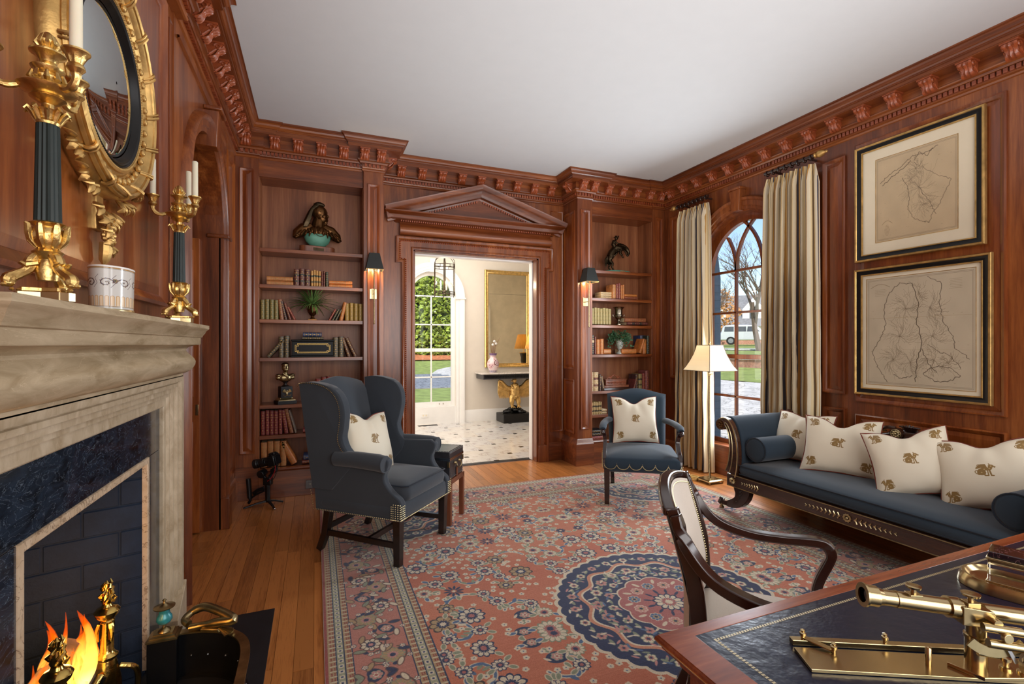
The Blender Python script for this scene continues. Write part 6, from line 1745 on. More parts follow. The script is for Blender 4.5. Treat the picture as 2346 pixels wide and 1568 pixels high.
 def mot(x, y, o):
  c_[0] += 1; j = c_[0]
  s = 1 if j % 2 else -1
  cx, cy = (x + s * 17, y) if o == 0 else (x, y + s * 17)
  if j % 3 == 0: im.flower(cx, cy, 21, 9, [(70, 50, 50), CREAM, NAVY, PINK], j)
  elif j % 3 == 1:
   im.disc(cx, cy, 19, NAVY, 13, j); im.flower(cx, cy, 12, 6, [SAGE, PINK, CREAM, ROSE], j)
  else: im.flower(cx, cy, 23, 12, [SAGE, TAN, PINK, NAVY], j)
  pts = [(cx + (30 - 2 * a) * math.cos(a * 0.9 + j) * 0.9, cy + 26 * math.sin(a * 0.9 + j)) for a in np.linspace(0, 3, 12)]
  im.line(pts, 3, (90, 70, 60)); im.line([pts[-1], pts[-3]], 8, NAVY)
  for q in range(4):
   a = j * 1.3 + q * 1.7
   leaf(cx + 27 * math.cos(a), cy + 25 * math.sin(a), 11, 4.5, a + 0.8, (SAGE, TAN, NAVY, CREAM)[(q + j) % 4], (96, 66, 60))
   im.flower(cx + 31 * math.cos(a + .9), cy + 29 * math.sin(a + .9), 6, 5, [NAVY, CREAM, CREAM, ROSE], a)
 along(97, 44, mot)
 q = im.a
 # wear and knot grain
 g = np.random.default_rng(2)
 full = np.concatenate([q[::-1], q], 0)
 full = np.concatenate([full[:, ::-1], full], 1)
 nz = g.normal(0, 0.028, full.shape[:2]).astype(np.float32)[..., None]
 rows = g.normal(0, 0.012, (full.shape[0], 1, 1)).astype(np.float32)
 out = Img(full.shape[1], full.shape[0], (0, 0, 0))
 full = full * 0.90 + full.mean(2, keepdims=True) * 0.10
 out.a = np.clip(full + nz + rows, 0, 1).astype(np.float32)
 return out.image('rug_pattern')
M['rug'] = print_mat('rug_wool', make_rug(), 0.95, 0.15, 0.5, bscale=500, sheen=0.3)
rug = thing('area_rug', 'large oriental rug with navy medallion on orange floral field', 'rug', (1.79, 2.125, 0.0))
MB().sheet(lambda u, v: (-1.75 + 3.5 * u, -2.425 + 4.85 * v, 0.013 + 0.0009 * math.sin(v * 61) * math.sin(u * 37)), 40, 56, uvs=True).build('pile', 'rug', rug)
MB().box(-1.752, 1.752, -2.427, 2.427, 0.001, 0.0115).build('rug_backing', 'cream_cloth', rug, smooth=False)
fr = MB()
for k in range(700):
 x_ = -1.745 + 3.49 * k / 699; j = rnd.uniform(-.004, .004)
 n_ = fr.pts([(x_ - .0018, 2.424, 0.010), (x_ + .0018, 2.424, 0.010), (x_ + .001 + j, 2.446 + rnd.uniform(0, .006), 0.003), (x_ - .001 + j, 2.446, 0.003)]); fr.f.append((n_, n_ + 1, n_ + 2, n_ + 3))
fr.build('fringe', 'cream_cloth', rug, smooth=False, kind='stuff')
RZ = 0.0135   # top of the rug
# =================================================================== CUSHIONS
def griffin(im, cx, cy, s, flip=1, col=(142, 112, 62), sq=1.0):
 def P(l): return [(cx + flip * a * s, cy + b * s * sq) for a, b in l]
 im.line(P(spline([(-0.42, -0.30), (-0.40, -0.05), (-0.25, 0.10), (-0.02, 0.12), (0.20, 0.16), (0.26, 0.34)], 4)), 0.25 * s, col)   # back and chest
 im.disc(cx + flip * 0.30 * s, cy + 0.42 * s * sq, 0.16 * s, col)                                     # head
 im.line(P([(0.36, 0.42), (0.52, 0.36), (0.50, 0.30)]), 0.09 * s, col)
 im.line(P([(0.24, 0.55), (0.20, 0.66)]), 0.07 * s, col)
 im.disc(cx - flip * 0.28 * s, cy - 0.18 * s * sq, 0.26 * s, col)                                     # haunch
 im.line(P([(-0.25, -0.25), (-0.08, -0.46), (0.08, -0.46)]), 0.11 * s, col)
 im.line(P([(0.18, 0.10), (0.22, -0.20), (0.26, -0.46), (0.38, -0.46)]), 0.10 * s, col)
 im.line(P([(0.08, 0.05), (0.08, -0.2), (0.10, -0.42)]), 0.07 * s, col)
 for k in range(6):                                                                                  # wing feathers
  a = 1.9 + k * 0.17
  im.line(P([(0.10, 0.08), (0.10 + 0.42 * math.cos(a), 0.10 + 0.52 * math.sin(a)), (0.02 + 0.62 * math.cos(a + 0.2), 0.06 + 0.60 * math.sin(a + 0.2))]), 0.075 * s, col)
 im.line(P([(0.1 - 0.50 + 0.09 * math.cos(a), 0.50 + 0.09 * math.sin(a)) for a in np.linspace(0, 5, 10)]), 0.045 * s, col)
 im.line(P(spline([(-0.42, -0.3), (-0.58, -0.30), (-0.66, -0.12), (-0.56, 0.02), (-0.50, -0.06)], 4)), 0.055 * s, col)  # tail
 for (a, b) in ((-0.28, -0.18), (-0.1, 0.12), (0.3, 0.42), (0.2, 0.2)):
  im.disc(cx + flip * a * s, cy + b * s * sq, 0.05 * s, (196, 170, 120))
ci = Img(640, 640, (230, 221, 198))
griffin(ci, 320, 322, 96); griffin(ci, 88, 548, 84, -1); griffin(ci, 552, 548, 84); griffin(ci, 88, 92, 84, -1); griffin(ci, 552, 92, 84)
M['cushion_print'] = print_mat('embroidered_silk', ci.image('griffin_embroidery'), 0.5, 0.35, 0.12, bscale=40, sheen=0.3)
M['cushion_back'] = fabric('cream_silk_back', (222, 210, 184), 200, 0.55, sheen=0.3)
M['cushion_rose'] = fabric('rose_cushion_side', (150, 88, 80), 200)
def cushion_mesh(w, h, t, chop, seed):
 rr = random.Random(seed); ph = rr.random() * 6
 def pos(u, v, s):
  a, b = 2 * u - 1, 2 * v - 1
  x = w / 2 * a * (1 - 0.085 * (1 - b * b) * abs(a) ** 2)
  z = h / 2 * b * (1 - 0.085 * (1 - a * a) * abs(b) ** 2)
  z -= chop * math.exp(-(a / 0.34) ** 2) * max(0.0, (b + 0.35) / 1.35) ** 2.2
  q = max(0.0, (1 - a * a) * (1 - b * b)) ** 0.42
  wr = 0.004 * math.sin(9 * a + 5 * b + ph) * (1 - q) + 0.007 * math.exp(-(a / 0.12) ** 2) * max(0, b) * (1 if chop else 0)
  crease = 0.018 * (chop > 0) * math.exp(-((abs(a) - 0.10 - 0.25 * (1 - b)) / 0.14) ** 2) * max(0, b)
  return (x, s * (t / 2 * q + wr - crease * q), z + h / 2)
 return pos
def make_cushion(label, loc, rz, tilt=-14, w=0.47, h=0.47, t=0.17, chop=0.0, roll=0.0, back='cushion_back', pipe='piping', seed=1):
 c = thing('throw_pillow', label, 'cushion', loc, rz, 'embroidered cream cushions')
 c.rotation_euler = (math.radians(tilt), math.radians(roll), rz)
 pos = cushion_mesh(w, h, t, chop, seed)
 MB().sheet(lambda u, v: pos(u, v, -1), 26, 26, uvs=True, fl=False).build('front', 'cushion_print', c, angle=80)
 MB().sheet(lambda u, v: pos(u, v, 1), 26, 26, fl=True).build('back', back, c, angle=80)
 edge = [pos(k / 16, 0, 0) for k in range(16)] + [pos(1, k / 16, 0) for k in range(16)] + [pos(1 - k / 16, 1, 0) for k in range(16)] + [pos(0, 1 - k / 16, 0) for k in range(16)]
 MB().tube(edge, 0.0045, 6, closed=True, up=(0, 1, 0)).build('piping', pipe, c, angle=80)
 return c
def puff(mb, cx, cy, hx, hy, z0, z1, r=0.025, crown=0.02, rc=0.04, n=8):
 def rr_(s, ins, z):
  a, b = hx * s - ins, hy * s - ins; q = min(rc, a * .9, b * .9)
  pts = []
  for (sx, sy, a0) in ((1, 1, 0), (-1, 1, PI / 2), (-1, -1, PI), (1, -1, 3 * PI / 2)):
   for k in range(n // 2 + 1):
    t_ = a0 + (PI / 2) * k / (n // 2)
    pts.append((cx + sx * (a - q) + q * math.cos(t_), cy + sy * (b - q) + q * math.sin(t_), z))
  return pts
 mb.rings([rr_(1, r * 0.9, z0), rr_(1, r * 0.25, z0 + r * 0.5), rr_(1, 0, (z0 + z1) / 2), rr_(1, r * 0.2, z1 - r * 0.55), rr_(1, r * 0.8, z1), rr_(0.72, r * 0.6, z1 + crown * 0.6), rr_(0.36, r * 0.2, z1 + crown * 0.95), rr_(0.1, 0, z1 + crown)])
 return mb
def nails(parent, path, step=0.0145, r=0.0042, mat='brass_pale', nm='nailhead_trim'):
 m = MB(); acc = 0.0
 for a, b in zip(path[:-1], path[1:]):
  A, B = Vector(a), Vector(b); L = (B - A).length
  k = max(1, round(L / step))
  for i in range(k): m.ball(tuple(A.lerp(B, i / k)), r, 6, 4)
 return m.build(nm, mat, parent, kind='stuff')
# =================================================================== WING CHAIR
wc = thing('wing_chair', 'large charcoal wing chair with brass nailheads on dark legs, by the bookcase', 'armchair', (0.47, 3.52, RZ), math.radians(47.1))
for s in (-1, 1):
 MB().hexa([(s * 0.285 - 0.022, -0.312, 0), (s * 0.285 + 0.022, -0.312, 0), (s * 0.285 + 0.022, -0.268, 0), (s * 0.285 - 0.022, -0.268, 0)],
              [(s * 0.29 - 0.026, -0.32, 0.31), (s * 0.29 + 0.026, -0.32, 0.31), (s * 0.29 + 0.026, -0.268, 0.31), (s * 0.29 - 0.026, -0.268, 0.31)]).build('leg', 'ebony', wc, bevel=0.002, smooth=False)
 MB().bar([(s * 0.255, 0.36, 0.0), (s * 0.255, 0.31, 0.12), (s * 0.26, 0.275, 0.31)], [0.04, 0.044, 0.048], [0.04, 0.046, 0.05], up=(0, 1, 0)).build('leg', 'ebony', wc, bevel=0.002)
 MB().bar([(s * 0.285, -0.29, 0.125), (s * 0.257, 0.31, 0.125)], 0.024, 0.034).build('stretcher', 'ebony', wc, smooth=False)
MB().bar([(-0.27, -0.05, 0.125), (0.27, -0.05, 0.125)], 0.024, 0.034).build('stretcher', 'ebony', wc, smooth=False)
MB().bar([(-0.25, 0.30, 0.16), (0.25, 0.30, 0.16)], 0.022, 0.034).build('stretcher', 'ebony', wc, smooth=False)
puff(MB(), 0, -0.01, 0.325, 0.32, 0.29, 0.40, 0.02, 0.01, 0.03).build('seat_frame', 'wing_cloth', wc, angle=70)
sc_ = MB(); puff(sc_, 0, -0.065, 0.262, 0.275, 0.395, 0.50, 0.025, 0.028, 0.05); sc_.build('seat_cushion', 'wing_cloth', wc, angle=80)
MB().tube([(-0.255, 0.10, 0.494), (-0.257, -0.30, 0.494), (-0.24, -0.335, 0.494), (0.24, -0.335, 0.494), (0.257, -0.30, 0.494), (0.255, 0.10, 0.494)], 0.005, 6).build('piping', 'dark_piping', wc)
bk = MB()
def backf(side):
 def f(u, v):
  a = 2 * u - 1
  z = 0.42 + (0.73 - 0.035 * a * a + 0.02 * (1 - abs(a))) * v
  y = 0.235 + 0.165 * v ** 1.15 + (0.0 if side else 0.075) - (0.035 * (1 - a * a) * math.sin(PI * min(1, v * 1.1)) if side else 0)
  if v > 0.93: y += (0.03 if side else -0.03) * (v - 0.93) / 0.07
  return ((0.275 - 0.03 * (1 - v)) * a, y, z)
 return f
bk.sheet(backf(1), 18, 22, fl=False); bk.sheet(backf(0), 10, 14, fl=True)
f1, f0 = backf(1), backf(0)
bk.rings([[f1(k / 18, 1) for k in range(19)], [f0(k / 18, 1) for k in range(19)]], closed_ring=False, cap=False)
bk.build('back', 'wing_cloth', wc, angle=80)
WP = [(0.36, 0.44), (0.43, 1.145), (0.36, 1.155), (0.27, 1.150), (0.19, 1.13), (0.13, 1.09), (0.095, 1.03), (0.085, 0.95), (0.10, 0.86), (0.115, 0.79), (0.09, 0.72), (0.03, 0.665), (0.05, 0.60), (0.2, 0.44)]
def flare(z): return 0.045 * max(0, (z - 0.62)) / 0.5
WS_ = spline(WP[1:12], 3)
wpoly = [WP[0]] + WS_ + WP[12:]
for s in (-1, 1):
 w_ = MB()
 k = len(wpoly)
 i0 = [(s * (0.262 + flare(z)), y, z) for y, z in wpoly]
 i1 = [(s * (0.268 + flare(z)), y - 0.012 * (z > 0.62) * (y < 0.2), z) for y, z in wpoly]
 i2 = [(s * (0.320 + flare(z)), y - 0.012 * (z > 0.62) * (y < 0.2), z) for y, z in wpoly]
 i3 = [(s * (0.330 + flare(z)), y, z) for y, z in wpoly]
 w_.rings([i0, i1, i2, i3]).build('wing', 'wing_cloth', wc, angle=60, bevel=0.012, seg=3)
 # arm: scrolled roll, front panel and outer side
 am = MB()
 am.tube([(s * 0.325, 0.16, 0.655), (s * 0.33, 0.0, 0.66), (s * 0.332, -0.17, 0.655), (s * 0.332, -0.222, 0.648)], [0.05, 0.052, 0.054, 0.052], 16)
 am.build('arm_roll', 'wing_cloth', wc, angle=60)
 sp = spline([(-0.225, 0.70), (-0.238, 0.655), (-0.225, 0.61), (-0.205, 0.57), (-0.215, 0.52), (-0.26, 0.47), (-0.318, 0.43), (-0.335, 0.40)], 3)
 ap = [(0.34, 0.29), (0.37, 0.64), (0.20, 0.675), (-0.10, 0.685), (-0.20, 0.69)] + sp[2:] + [(-0.335, 0.29)]
 MB().prism(ap, 0.268, 0.322, lambda u, v, w, s=s: (s * w, u, v)).build('arm_panel', 'wing_cloth', wc, bevel=0.010, seg=3, angle=50)
 MB().tube([(s * 0.332 + 0.051 * math.cos(a), -0.223, 0.648 + 0.051 * math.sin(a)) for a in np.linspace(0, 2 * PI, 20, endpoint=False)], 0.004, 6, closed=True, up=(0, 1, 0)).build('scroll_piping', 'wing_cloth', wc)
 # nailheads along the outer side and wing back edge
 fl_ = 0.329
 nails(wc, [(s * 0.334, 0.345, 0.305), (s * 0.334, -0.335, 0.305)])
 nails(wc, [(s * 0.331, 0.35, 0.32), (s * 0.333, 0.372, 0.44)])
 wl_ = [(s * (0.334 + flare(z)), y + 0.018, z - 0.006) for y, z in [(0.425, 1.13)] + WS_[1:-2]]
 nails(wc, wl_)
 for zz in (0.305, 0.40): nails(wc, [(s * 0.333, -0.335, zz), (s * 0.333, -0.27, zz)])
 for yy in (-0.335, -0.318, -0.30, -0.283, -0.27): nails(wc, [(s * 0.333, yy, 0.305), (s * 0.333, yy, 0.40)])
 for xx_ in (0.322, 0.305, 0.288): nails(wc, [(s * xx_, -0.338, 0.305), (s * xx_, -0.338, 0.40)])
nails(wc, [(-0.325, -0.336, 0.303), (0.325, -0.336, 0.303)])
make_cushion('cream cushion with gold griffins and rose back standing in the wing chair', (0.375, 3.475, RZ + 0.52), math.radians(40), -20, 0.43, 0.43, 0.15, 0.045, back='cushion_rose', roll=7, seed=3)
# =================================================================== SMALL GREY ARMCHAIR
ac = thing('open_armchair', 'blue-grey open armchair with scalloped nailheads before the right bookcase', 'armchair', (2.81, 3.75, RZ), math.radians(-32.5))
for s in (-1, 1):
 MB().hexa([(s * 0.30 - 0.02, -0.345, 0), (s * 0.30 + 0.02, -0.345, 0), (s * 0.30 + 0.02, -0.305, 0), (s * 0.30 - 0.02, -0.305, 0)],
              [(s * 0.30 - 0.025, -0.35, 0.31), (s * 0.30 + 0.025, -0.35, 0.31), (s * 0.30 + 0.025, -0.30, 0.31), (s * 0.30 - 0.025, -0.30, 0.31)]).build('leg', 'dark_wood', ac, bevel=0.002, smooth=False)
 MB().bar([(s * 0.235, 0.345, 0.0), (s * 0.24, 0.30, 0.12), (s * 0.245, 0.27, 0.31)], 0.038, 0.04, up=(0, 1, 0)).build('leg', 'dark_wood', ac, bevel=0.002)
 # curved arm support and padded arm
 P = spline([(s * 0.315, -0.32, 0.31), (s * 0.322, -0.30, 0.40), (s * 0.318, -0.235, 0.47), (s * 0.315, -0.20, 0.54), (s * 0.325, -0.215, 0.60), (s * 0.335, -0.255, 0.628), (s * 0.338, -0.285, 0.622)], 4)
 MB().bar(P, 0.032, [0.05] * 6 + [0.04] * 14 + [0.034] * 5, up=(0, 1, 0)).build('arm_support', 'dark_wood', ac, bevel=0.004)
 MB().ball((s * 0.338, -0.28, 0.620), (0.018, 0.022, 0.022), 10, 8).build('arm_scroll', 'dark_wood', ac)
 MB().tube([(s * 0.335, -0.262, 0.645), (s * 0.334, -0.22, 0.662), (s * 0.325, -0.05, 0.665), (s * 0.30, 0.15, 0.66), (s * 0.27, 0.27, 0.655)], [0.026, 0.034, 0.034, 0.034, 0.038], 12, flat=(0.75, 1.0)).build('padded_arm', 'navy_cloth', ac, angle=80)
puff(MB(), 0, -0.02, 0.335, 0.335, 0.285, 0.415, 0.03, 0.045, 0.05).build('seat', 'navy_cloth', ac, angle=80)
bk = MB()
def b2(side):
 def f(u, v):
  a = 2 * u - 1
  z = 0.42 + (0.515 + 0.022 * math.cos(a * PI) * (v > 0.5) * (v - 0.5) * 2 - 0.012 * a ** 4) * v
  y = 0.235 + 0.13 * v + (0.0 if side else 0.085)
  e = max(0, abs(a) - 0.86) / 0.14; e2 = max(0, v - 0.9) / 0.1
  y += (1 if side else -1) * 0.04 * max(e * e, e2 * e2)
  if side: y -= 0.02 * (1 - a * a) * math.sin(PI * v)
  return ((0.27 + 0.02 * v) * a, y, z)
 return f
bk.sheet(b2(1), 20, 20); bk.sheet(b2(0), 20, 20, fl=True)
f1, f0 = b2(1), b2(0)
bk.rings([[f1(k / 20, 1) for k in range(21)], [f0(k / 20, 1) for k in range(21)]], closed_ring=False, cap=False)
for u in (0, 1): bk.rings([[f1(u, k / 20) for k in range(21)], [f0(u, k / 20) for k in range(21)]], closed_ring=False, cap=False)
bk.build('backrest', 'navy_cloth', ac, angle=80)
sc2 = []
for k in range(6):
 x0_ = -0.325 + k * 0.65 / 6; w6 = 0.65 / 6
 sc2 += [(x0_ + w6 / 2 - w6 / 2 * math.cos(a), -0.358, 0.35 - 0.035 * math.sin(a) - 0.012 * abs(math.cos(a)) ** 4 * -1) for a in np.linspace(0, PI, 12)]
nails(ac, sc2, 0.0095, 0.0038)
for s in (-1, 1):
 sc3 = []
 for k in range(5):
  sc3 += [(s * 0.338, -0.34 + (k + 0.5 - 0.5 * math.cos(a)) * 0.12, 0.35 - 0.035 * math.sin(a)) for a in np.linspace(0, PI, 10)]
 nails(ac, sc3, 0.0105, 0.0038)
make_cushion('cream griffin cushion standing on the blue-grey open armchair seat', (2.835, 3.83, RZ + 0.462), math.radians(-24), -16, 0.44, 0.45, 0.15, 0.06, seed=7)
# =================================================================== TRUNK ON STAND
tk = thing('trunk_stand', 'plain brown wooden stand under the small black trunk', 'table', (0.85, 3.92, RZ), math.radians(-36.9))
for sx in (-1, 1):
 for sy in (-1, 1):
  MB().box(sx * 0.245 - 0.018, sx * 0.245 + 0.018, sy * 0.135 - 0.018, sy * 0.135 + 0.018, 0, 0.35).build('leg', 'stand_wood', tk, bevel=0.002, smooth=False)
MB().box(-0.263, 0.263, -0.153, -0.117, 0.315, 0.352).build('rail', 'stand_wood', tk, bevel=0.002, smooth=False)
MB().box(-0.263, 0.263, 0.117, 0.153, 0.315, 0.352).build('rail', 'stand_wood', tk, bevel=0.002, smooth=False)
for sx in (-1, 1): MB().box(sx * 0.245 - 0.018, sx * 0.245 + 0.018, -0.12, 0.12, 0.315, 0.352).build('rail', 'stand_wood', tk, bevel=0.002, smooth=False)
MB().box(-0.23, 0.23, -0.12, 0.12, 0.33, 0.350).build('top_board', 'stand_wood', tk, smooth=False)
tr = thing('travel_trunk', 'small black leather trunk with nailheads and end handle, on its stand', 'trunk', (0.85, 3.92, RZ + 0.353), math.radians(-36.9))
MB().box(-0.25, 0.25, -0.142, 0.142, 0.0, 0.155).build('body', 'leather_trunk', tr, bevel=0.003)
MB().box(-0.254, 0.254, -0.146, 0.146, 0.157, 0.215).build('lid', 'leather_trunk', tr, bevel=0.004)
for z_ in (0.147, 0.158): MB().rings([[(-0.256, -0.148, z), (0.256, -0.148, z), (0.256, 0.148, z), (-0.256, 0.148, z)] for z in (z_, z_ + 0.009)], cap=False).build('metal_strip', 'chrome', tr, smooth=False)
for sx in (-1, 1):
 for sy in (-1, 1):
  MB().box(sx * 0.256 - 0.016, sx * 0.256, sy * 0.148 - 0.02, sy * 0.148 + 0.001 * sy, 0.10, 0.14).build('corner_plate', 'brass_old', tr, smooth=False)
nails(tr, [(0.256, -0.142, 0.012), (0.256, 0.142, 0.012)], 0.012, 0.003, 'chrome'); nails(tr, [(0.256, -0.14, 0.205), (0.256, 0.14, 0.205)], 0.012, 0.003, 'chrome')
nails(tr, [(0.256, 0.142, 0.01), (0.256, 0.11, 0.06), (0.256, 0.12, 0.12)], 0.011, 0.003, 'chrome'); nails(tr, [(0.256, -0.142, 0.01), (0.256, -0.11, 0.06)], 0.011, 0.003, 'chrome')
nails(tr, [(-0.24, -0.13, 0.216), (0.24, -0.13, 0.216), (0.24, 0.13, 0.216), (-0.24, 0.13, 0.216), (-0.24, -0.13, 0.216)], 0.013, 0.0035, 'ebony')
MB().box(0.254, 0.259, -0.012, 0.012, 0.0, 0.07).build('strap', 'stand_wood', tr)
for s in (-1, 1): MB().lathe([(0.0, 0.0), (0.013, 0.002), (0.009, 0.012), (0.004, 0.018), (0.0, 0.02)], n=12).build('handle_boss', 'brass_old', tr).matrix_local = Matrix.Translation((0.256, s * 0.045, 0.115)) @ Matrix.Rotation(PI / 2, 4, 'Y')
MB().tube(spline([(0.268, -0.045, 0.115), (0.278, -0.04, 0.085), (0.28, 0.0, 0.07), (0.278, 0.04, 0.085), (0.268, 0.045, 0.115)], 5), 0.004, 8).build('handle', 'brass_old', tr)
# =================================================================== SOFA
so = thing('recamier_sofa', 'long regency sofa with dark carved frame, gilt mounts and charcoal-blue upholstery', 'sofa', (3.60, 2.10, 0.0)); so.scale = (1, 1.04, 1)
# local: x towards the wall, y along the length
def so_b(nm, a, b, c_, d, e, f_, mat='dark_wood', bev=0.003): return MB().box(a, b, c_, d, e, f_).build(nm, mat, so, bevel=bev, smooth=False)
M['rosewood'] = wood('rosewood', (34, 18, 12), (62, 36, 24), (88, 54, 36), (14, 1.0, 14), 0.25, 0.5)
so_b('front_rail', -0.385, -0.345, -0.96, 0.96, 0.235, 0.335, 'rosewood')
so_b('back_rail', 0.33, 0.37, -0.96, 0.96, 0.235, 0.335, 'rosewood')
for s in (-1, 1): so_b('end_rail', -0.36, 0.36, s * 0.94 - 0.02, s * 0.94 + 0.02, 0.235, 0.335, 'rosewood')
for z in (0.238, 0.332): MB().tube([(-0.388, -0.955, z), (-0.388, 0.955, z)], 0.0035, 6).build('gilt_bead', 'brass_old', so)
for sx in (-1, 1):
 for s in (-1, 1):
  P = spline([(sx * 0.33, s * 0.84, 0.235), (sx * 0.335, s * 0.84, 0.17), (sx * 0.34, s * 0.875, 0.11), (sx * 0.345, s * 0.96, 0.07), (sx * 0.35, s * 1.03, 0.062), (sx * 0.35, s * 1.06, 0.072)], 4)
  m = len(P)
  MB().bar(P, [0.055] * m, [0.16 - 0.11 * min(1, i / (m * 0.6)) if i < m * 0.6 else 0.045 - 0.012 * (i / m) for i in range(m)], up=(0, 1, 0.15)).build('leg', 'dark_wood', so, bevel=0.006)
  cv = MB()
  for k in range(7):
   i = 2 + k * 2
   cv.tube([(sx * 0.33 + 0.03 * (-1 if sx < 0 else 1) * 1, P[i][1] - 0.012 * s, P[i][2] + 0.02), (sx * 0.33 + 0.034 * (-1 if sx < 0 else 1), P[i][1] + 0.008 * s, P[i][2]), (sx * 0.33 + 0.03 * (-1 if sx < 0 else 1), P[i][1] + 0.02 * s, P[i][2] - 0.012)], [0.004, 0.007, 0.003], 5)
  cv.tube([(sx * 0.35, s * (1.05 + 0.014 * math.cos(a)), 0.082 + 0.014 * math.sin(a)) for a in np.linspace(0, 5.5, 10)], 0.008, 6)
  cv.build('leg_carving', 'ebony', so)
  MB().tube([(sx * 0.35, s * 1.045, 0.055), (sx * 0.35, s * 1.045, 0.032)], 0.012, 8).build('caster_cup', 'brass_old', so)
  MB().cyl((sx * 0.35 - 0.011, s * 1.045, 0.0165), (sx * 0.35 + 0.011, s * 1.045, 0.0165), 0.016, n=14).build('caster', 'brass_old', so)
# seat cushion
puff(MB(), -0.01, 0, 0.365, 0.875, 0.335, 0.435, 0.03, 0.03, 0.05).build('seat_cushion', 'navy_cloth', so, angle=80)
for z in (0.352, 0.422): MB().tube([(-0.371, -0.85, z), (-0.371, 0.85, z)], 0.005, 6).build('piping', 'dark_piping', so)
# scroll arms: profile in (y,z)
prof_in = spline([(0.865, 0.345), (0.86, 0.42), (0.85, 0.52), (0.855, 0.62), (0.88, 0.71), (0.92, 0.775), (0.965, 0.805), (1.015, 0.80), (1.055, 0.765), (1.062, 0.715), (1.025, 0.685)], 4)
prof_out = spline([(1.025, 0.685), (0.995, 0.71), (0.965, 0.70), (0.94, 0.64), (0.932, 0.54), (0.94, 0.44), (0.958, 0.345)], 4)
for s in (-1, 1):
 poly = [(s * y, z) for y, z in prof_in + prof_out[1:]]
 MB().prism(poly, -0.335, 0.34, lambda u, v, w: (w, u, v)).build('arm_upholstery', 'navy_cloth', so, bevel=0.008, seg=3, angle=50)
 # carved front face of the arm
 fw = []
 cen = spline([(0.925, 0.335), (0.905, 0.40), (0.893, 0.50), (0.897, 0.60), (0.918, 0.69), (0.952, 0.75), (0.992, 0.765), (1.03, 0.745)], 4)
 m = len(cen)
 wid = [0.115 - 0.050 * min(1, i / (m * 0.55)) for i in range(m)]
 MB().bar([(-0.362, s * a, b) for a, b in cen], wid, 0.052, up=(1, 0, 0)).build('arm_facing', 'rosewood', so, bevel=0.010, seg=3)
 for off, r_ in ((-0.45, 0.0055), (0.45, 0.004), (0.1, 0.004)):
  P2 = []
  for i in range(m):
   t_ = Vector((cen[min(i + 1, m - 1)][0] - cen[max(i - 1, 0)][0], cen[min(i + 1, m - 1)][1] - cen[max(i - 1, 0)][1])).normalized()
   P2.append((-0.388, s * (cen[i][0] + t_.y * wid[i] * off), cen[i][1] - t_.x * wid[i] * off))
  MB().tube(P2, r_, 6).build('gilt_reed', 'brass_pale', so)
 MB().cyl((-0.395, s * 1.022, 0.735), (0.30, s * 1.022, 0.735), 0.047, n=24).build('scroll_roll', 'rosewood', so, bevel=0.004)
 ro = MB()
 for k in range(8):
  a = k * PI / 4; ro.ball((-0.398, s * 1.022 + 0.021 * math.cos(a), 0.735 + 0.021 * math.sin(a)), (0.007, 0.009, 0.009), 8, 5)
 ro.ball((-0.40, s * 1.022, 0.735), (0.010, 0.011, 0.011), 8, 6)
 ro.tube([(-0.396, s * 1.022 + 0.036 * math.cos(a), 0.735 + 0.036 * math.sin(a)) for a in np.linspace(0, 2 * PI, 20, endpoint=False)], 0.004, 6, closed=True)
 ro.build('rosette', 'bronze_warm', so)
# upholstered back and serpentine crest
def crest(y):
 a = abs(y)
 return 0.70 + 0.105 * math.exp(-(a / 0.20) ** 2) + 0.03 * math.exp(-((a - 0.42) / 0.22) ** 2) - 0.02 * (a / 0.95) + 0.10 * max(0, (a - 0.78) / 0.2) ** 2
bk = MB()
bk.sheet(lambda u, v: (0.255 + 0.055 * v - 0.025 * math.sin(PI * v), -0.90 + 1.80 * u, 0.40 + (crest(-0.90 + 1.8 * u) - 0.05 - 0.40) * v), 40, 10)
bk.sheet(lambda u, v: (0.335 + 0.02 * v, -0.90 + 1.80 * u, 0.30 + (crest(-0.90 + 1.8 * u) - 0.05 - 0.30) * v), 40, 4, fl=True)
bk.build('back_upholstery', 'navy_cloth', so, angle=80)
cr = MB()
ys = [-0.93 + 1.86 * i / 60 for i in range(61)]
cr.rings([[(0.285, y, crest(y) - 0.065), (0.275, y, crest(y) - 0.03), (0.290, y, crest(y) + 0.004), (0.315, y, crest(y) + 0.014), (0.345, y, crest(y) + 0.004), (0.36, y, crest(y) - 0.03), (0.36, y, crest(y) - 0.065)] for y in ys])
cr.build('crest_rail', 'rosewood', so, angle=60)
MB().tube([(0.277, y, crest(y) - 0.066) for y in ys], 0.0045, 6).build('gilt_reed', 'brass_pale', so)
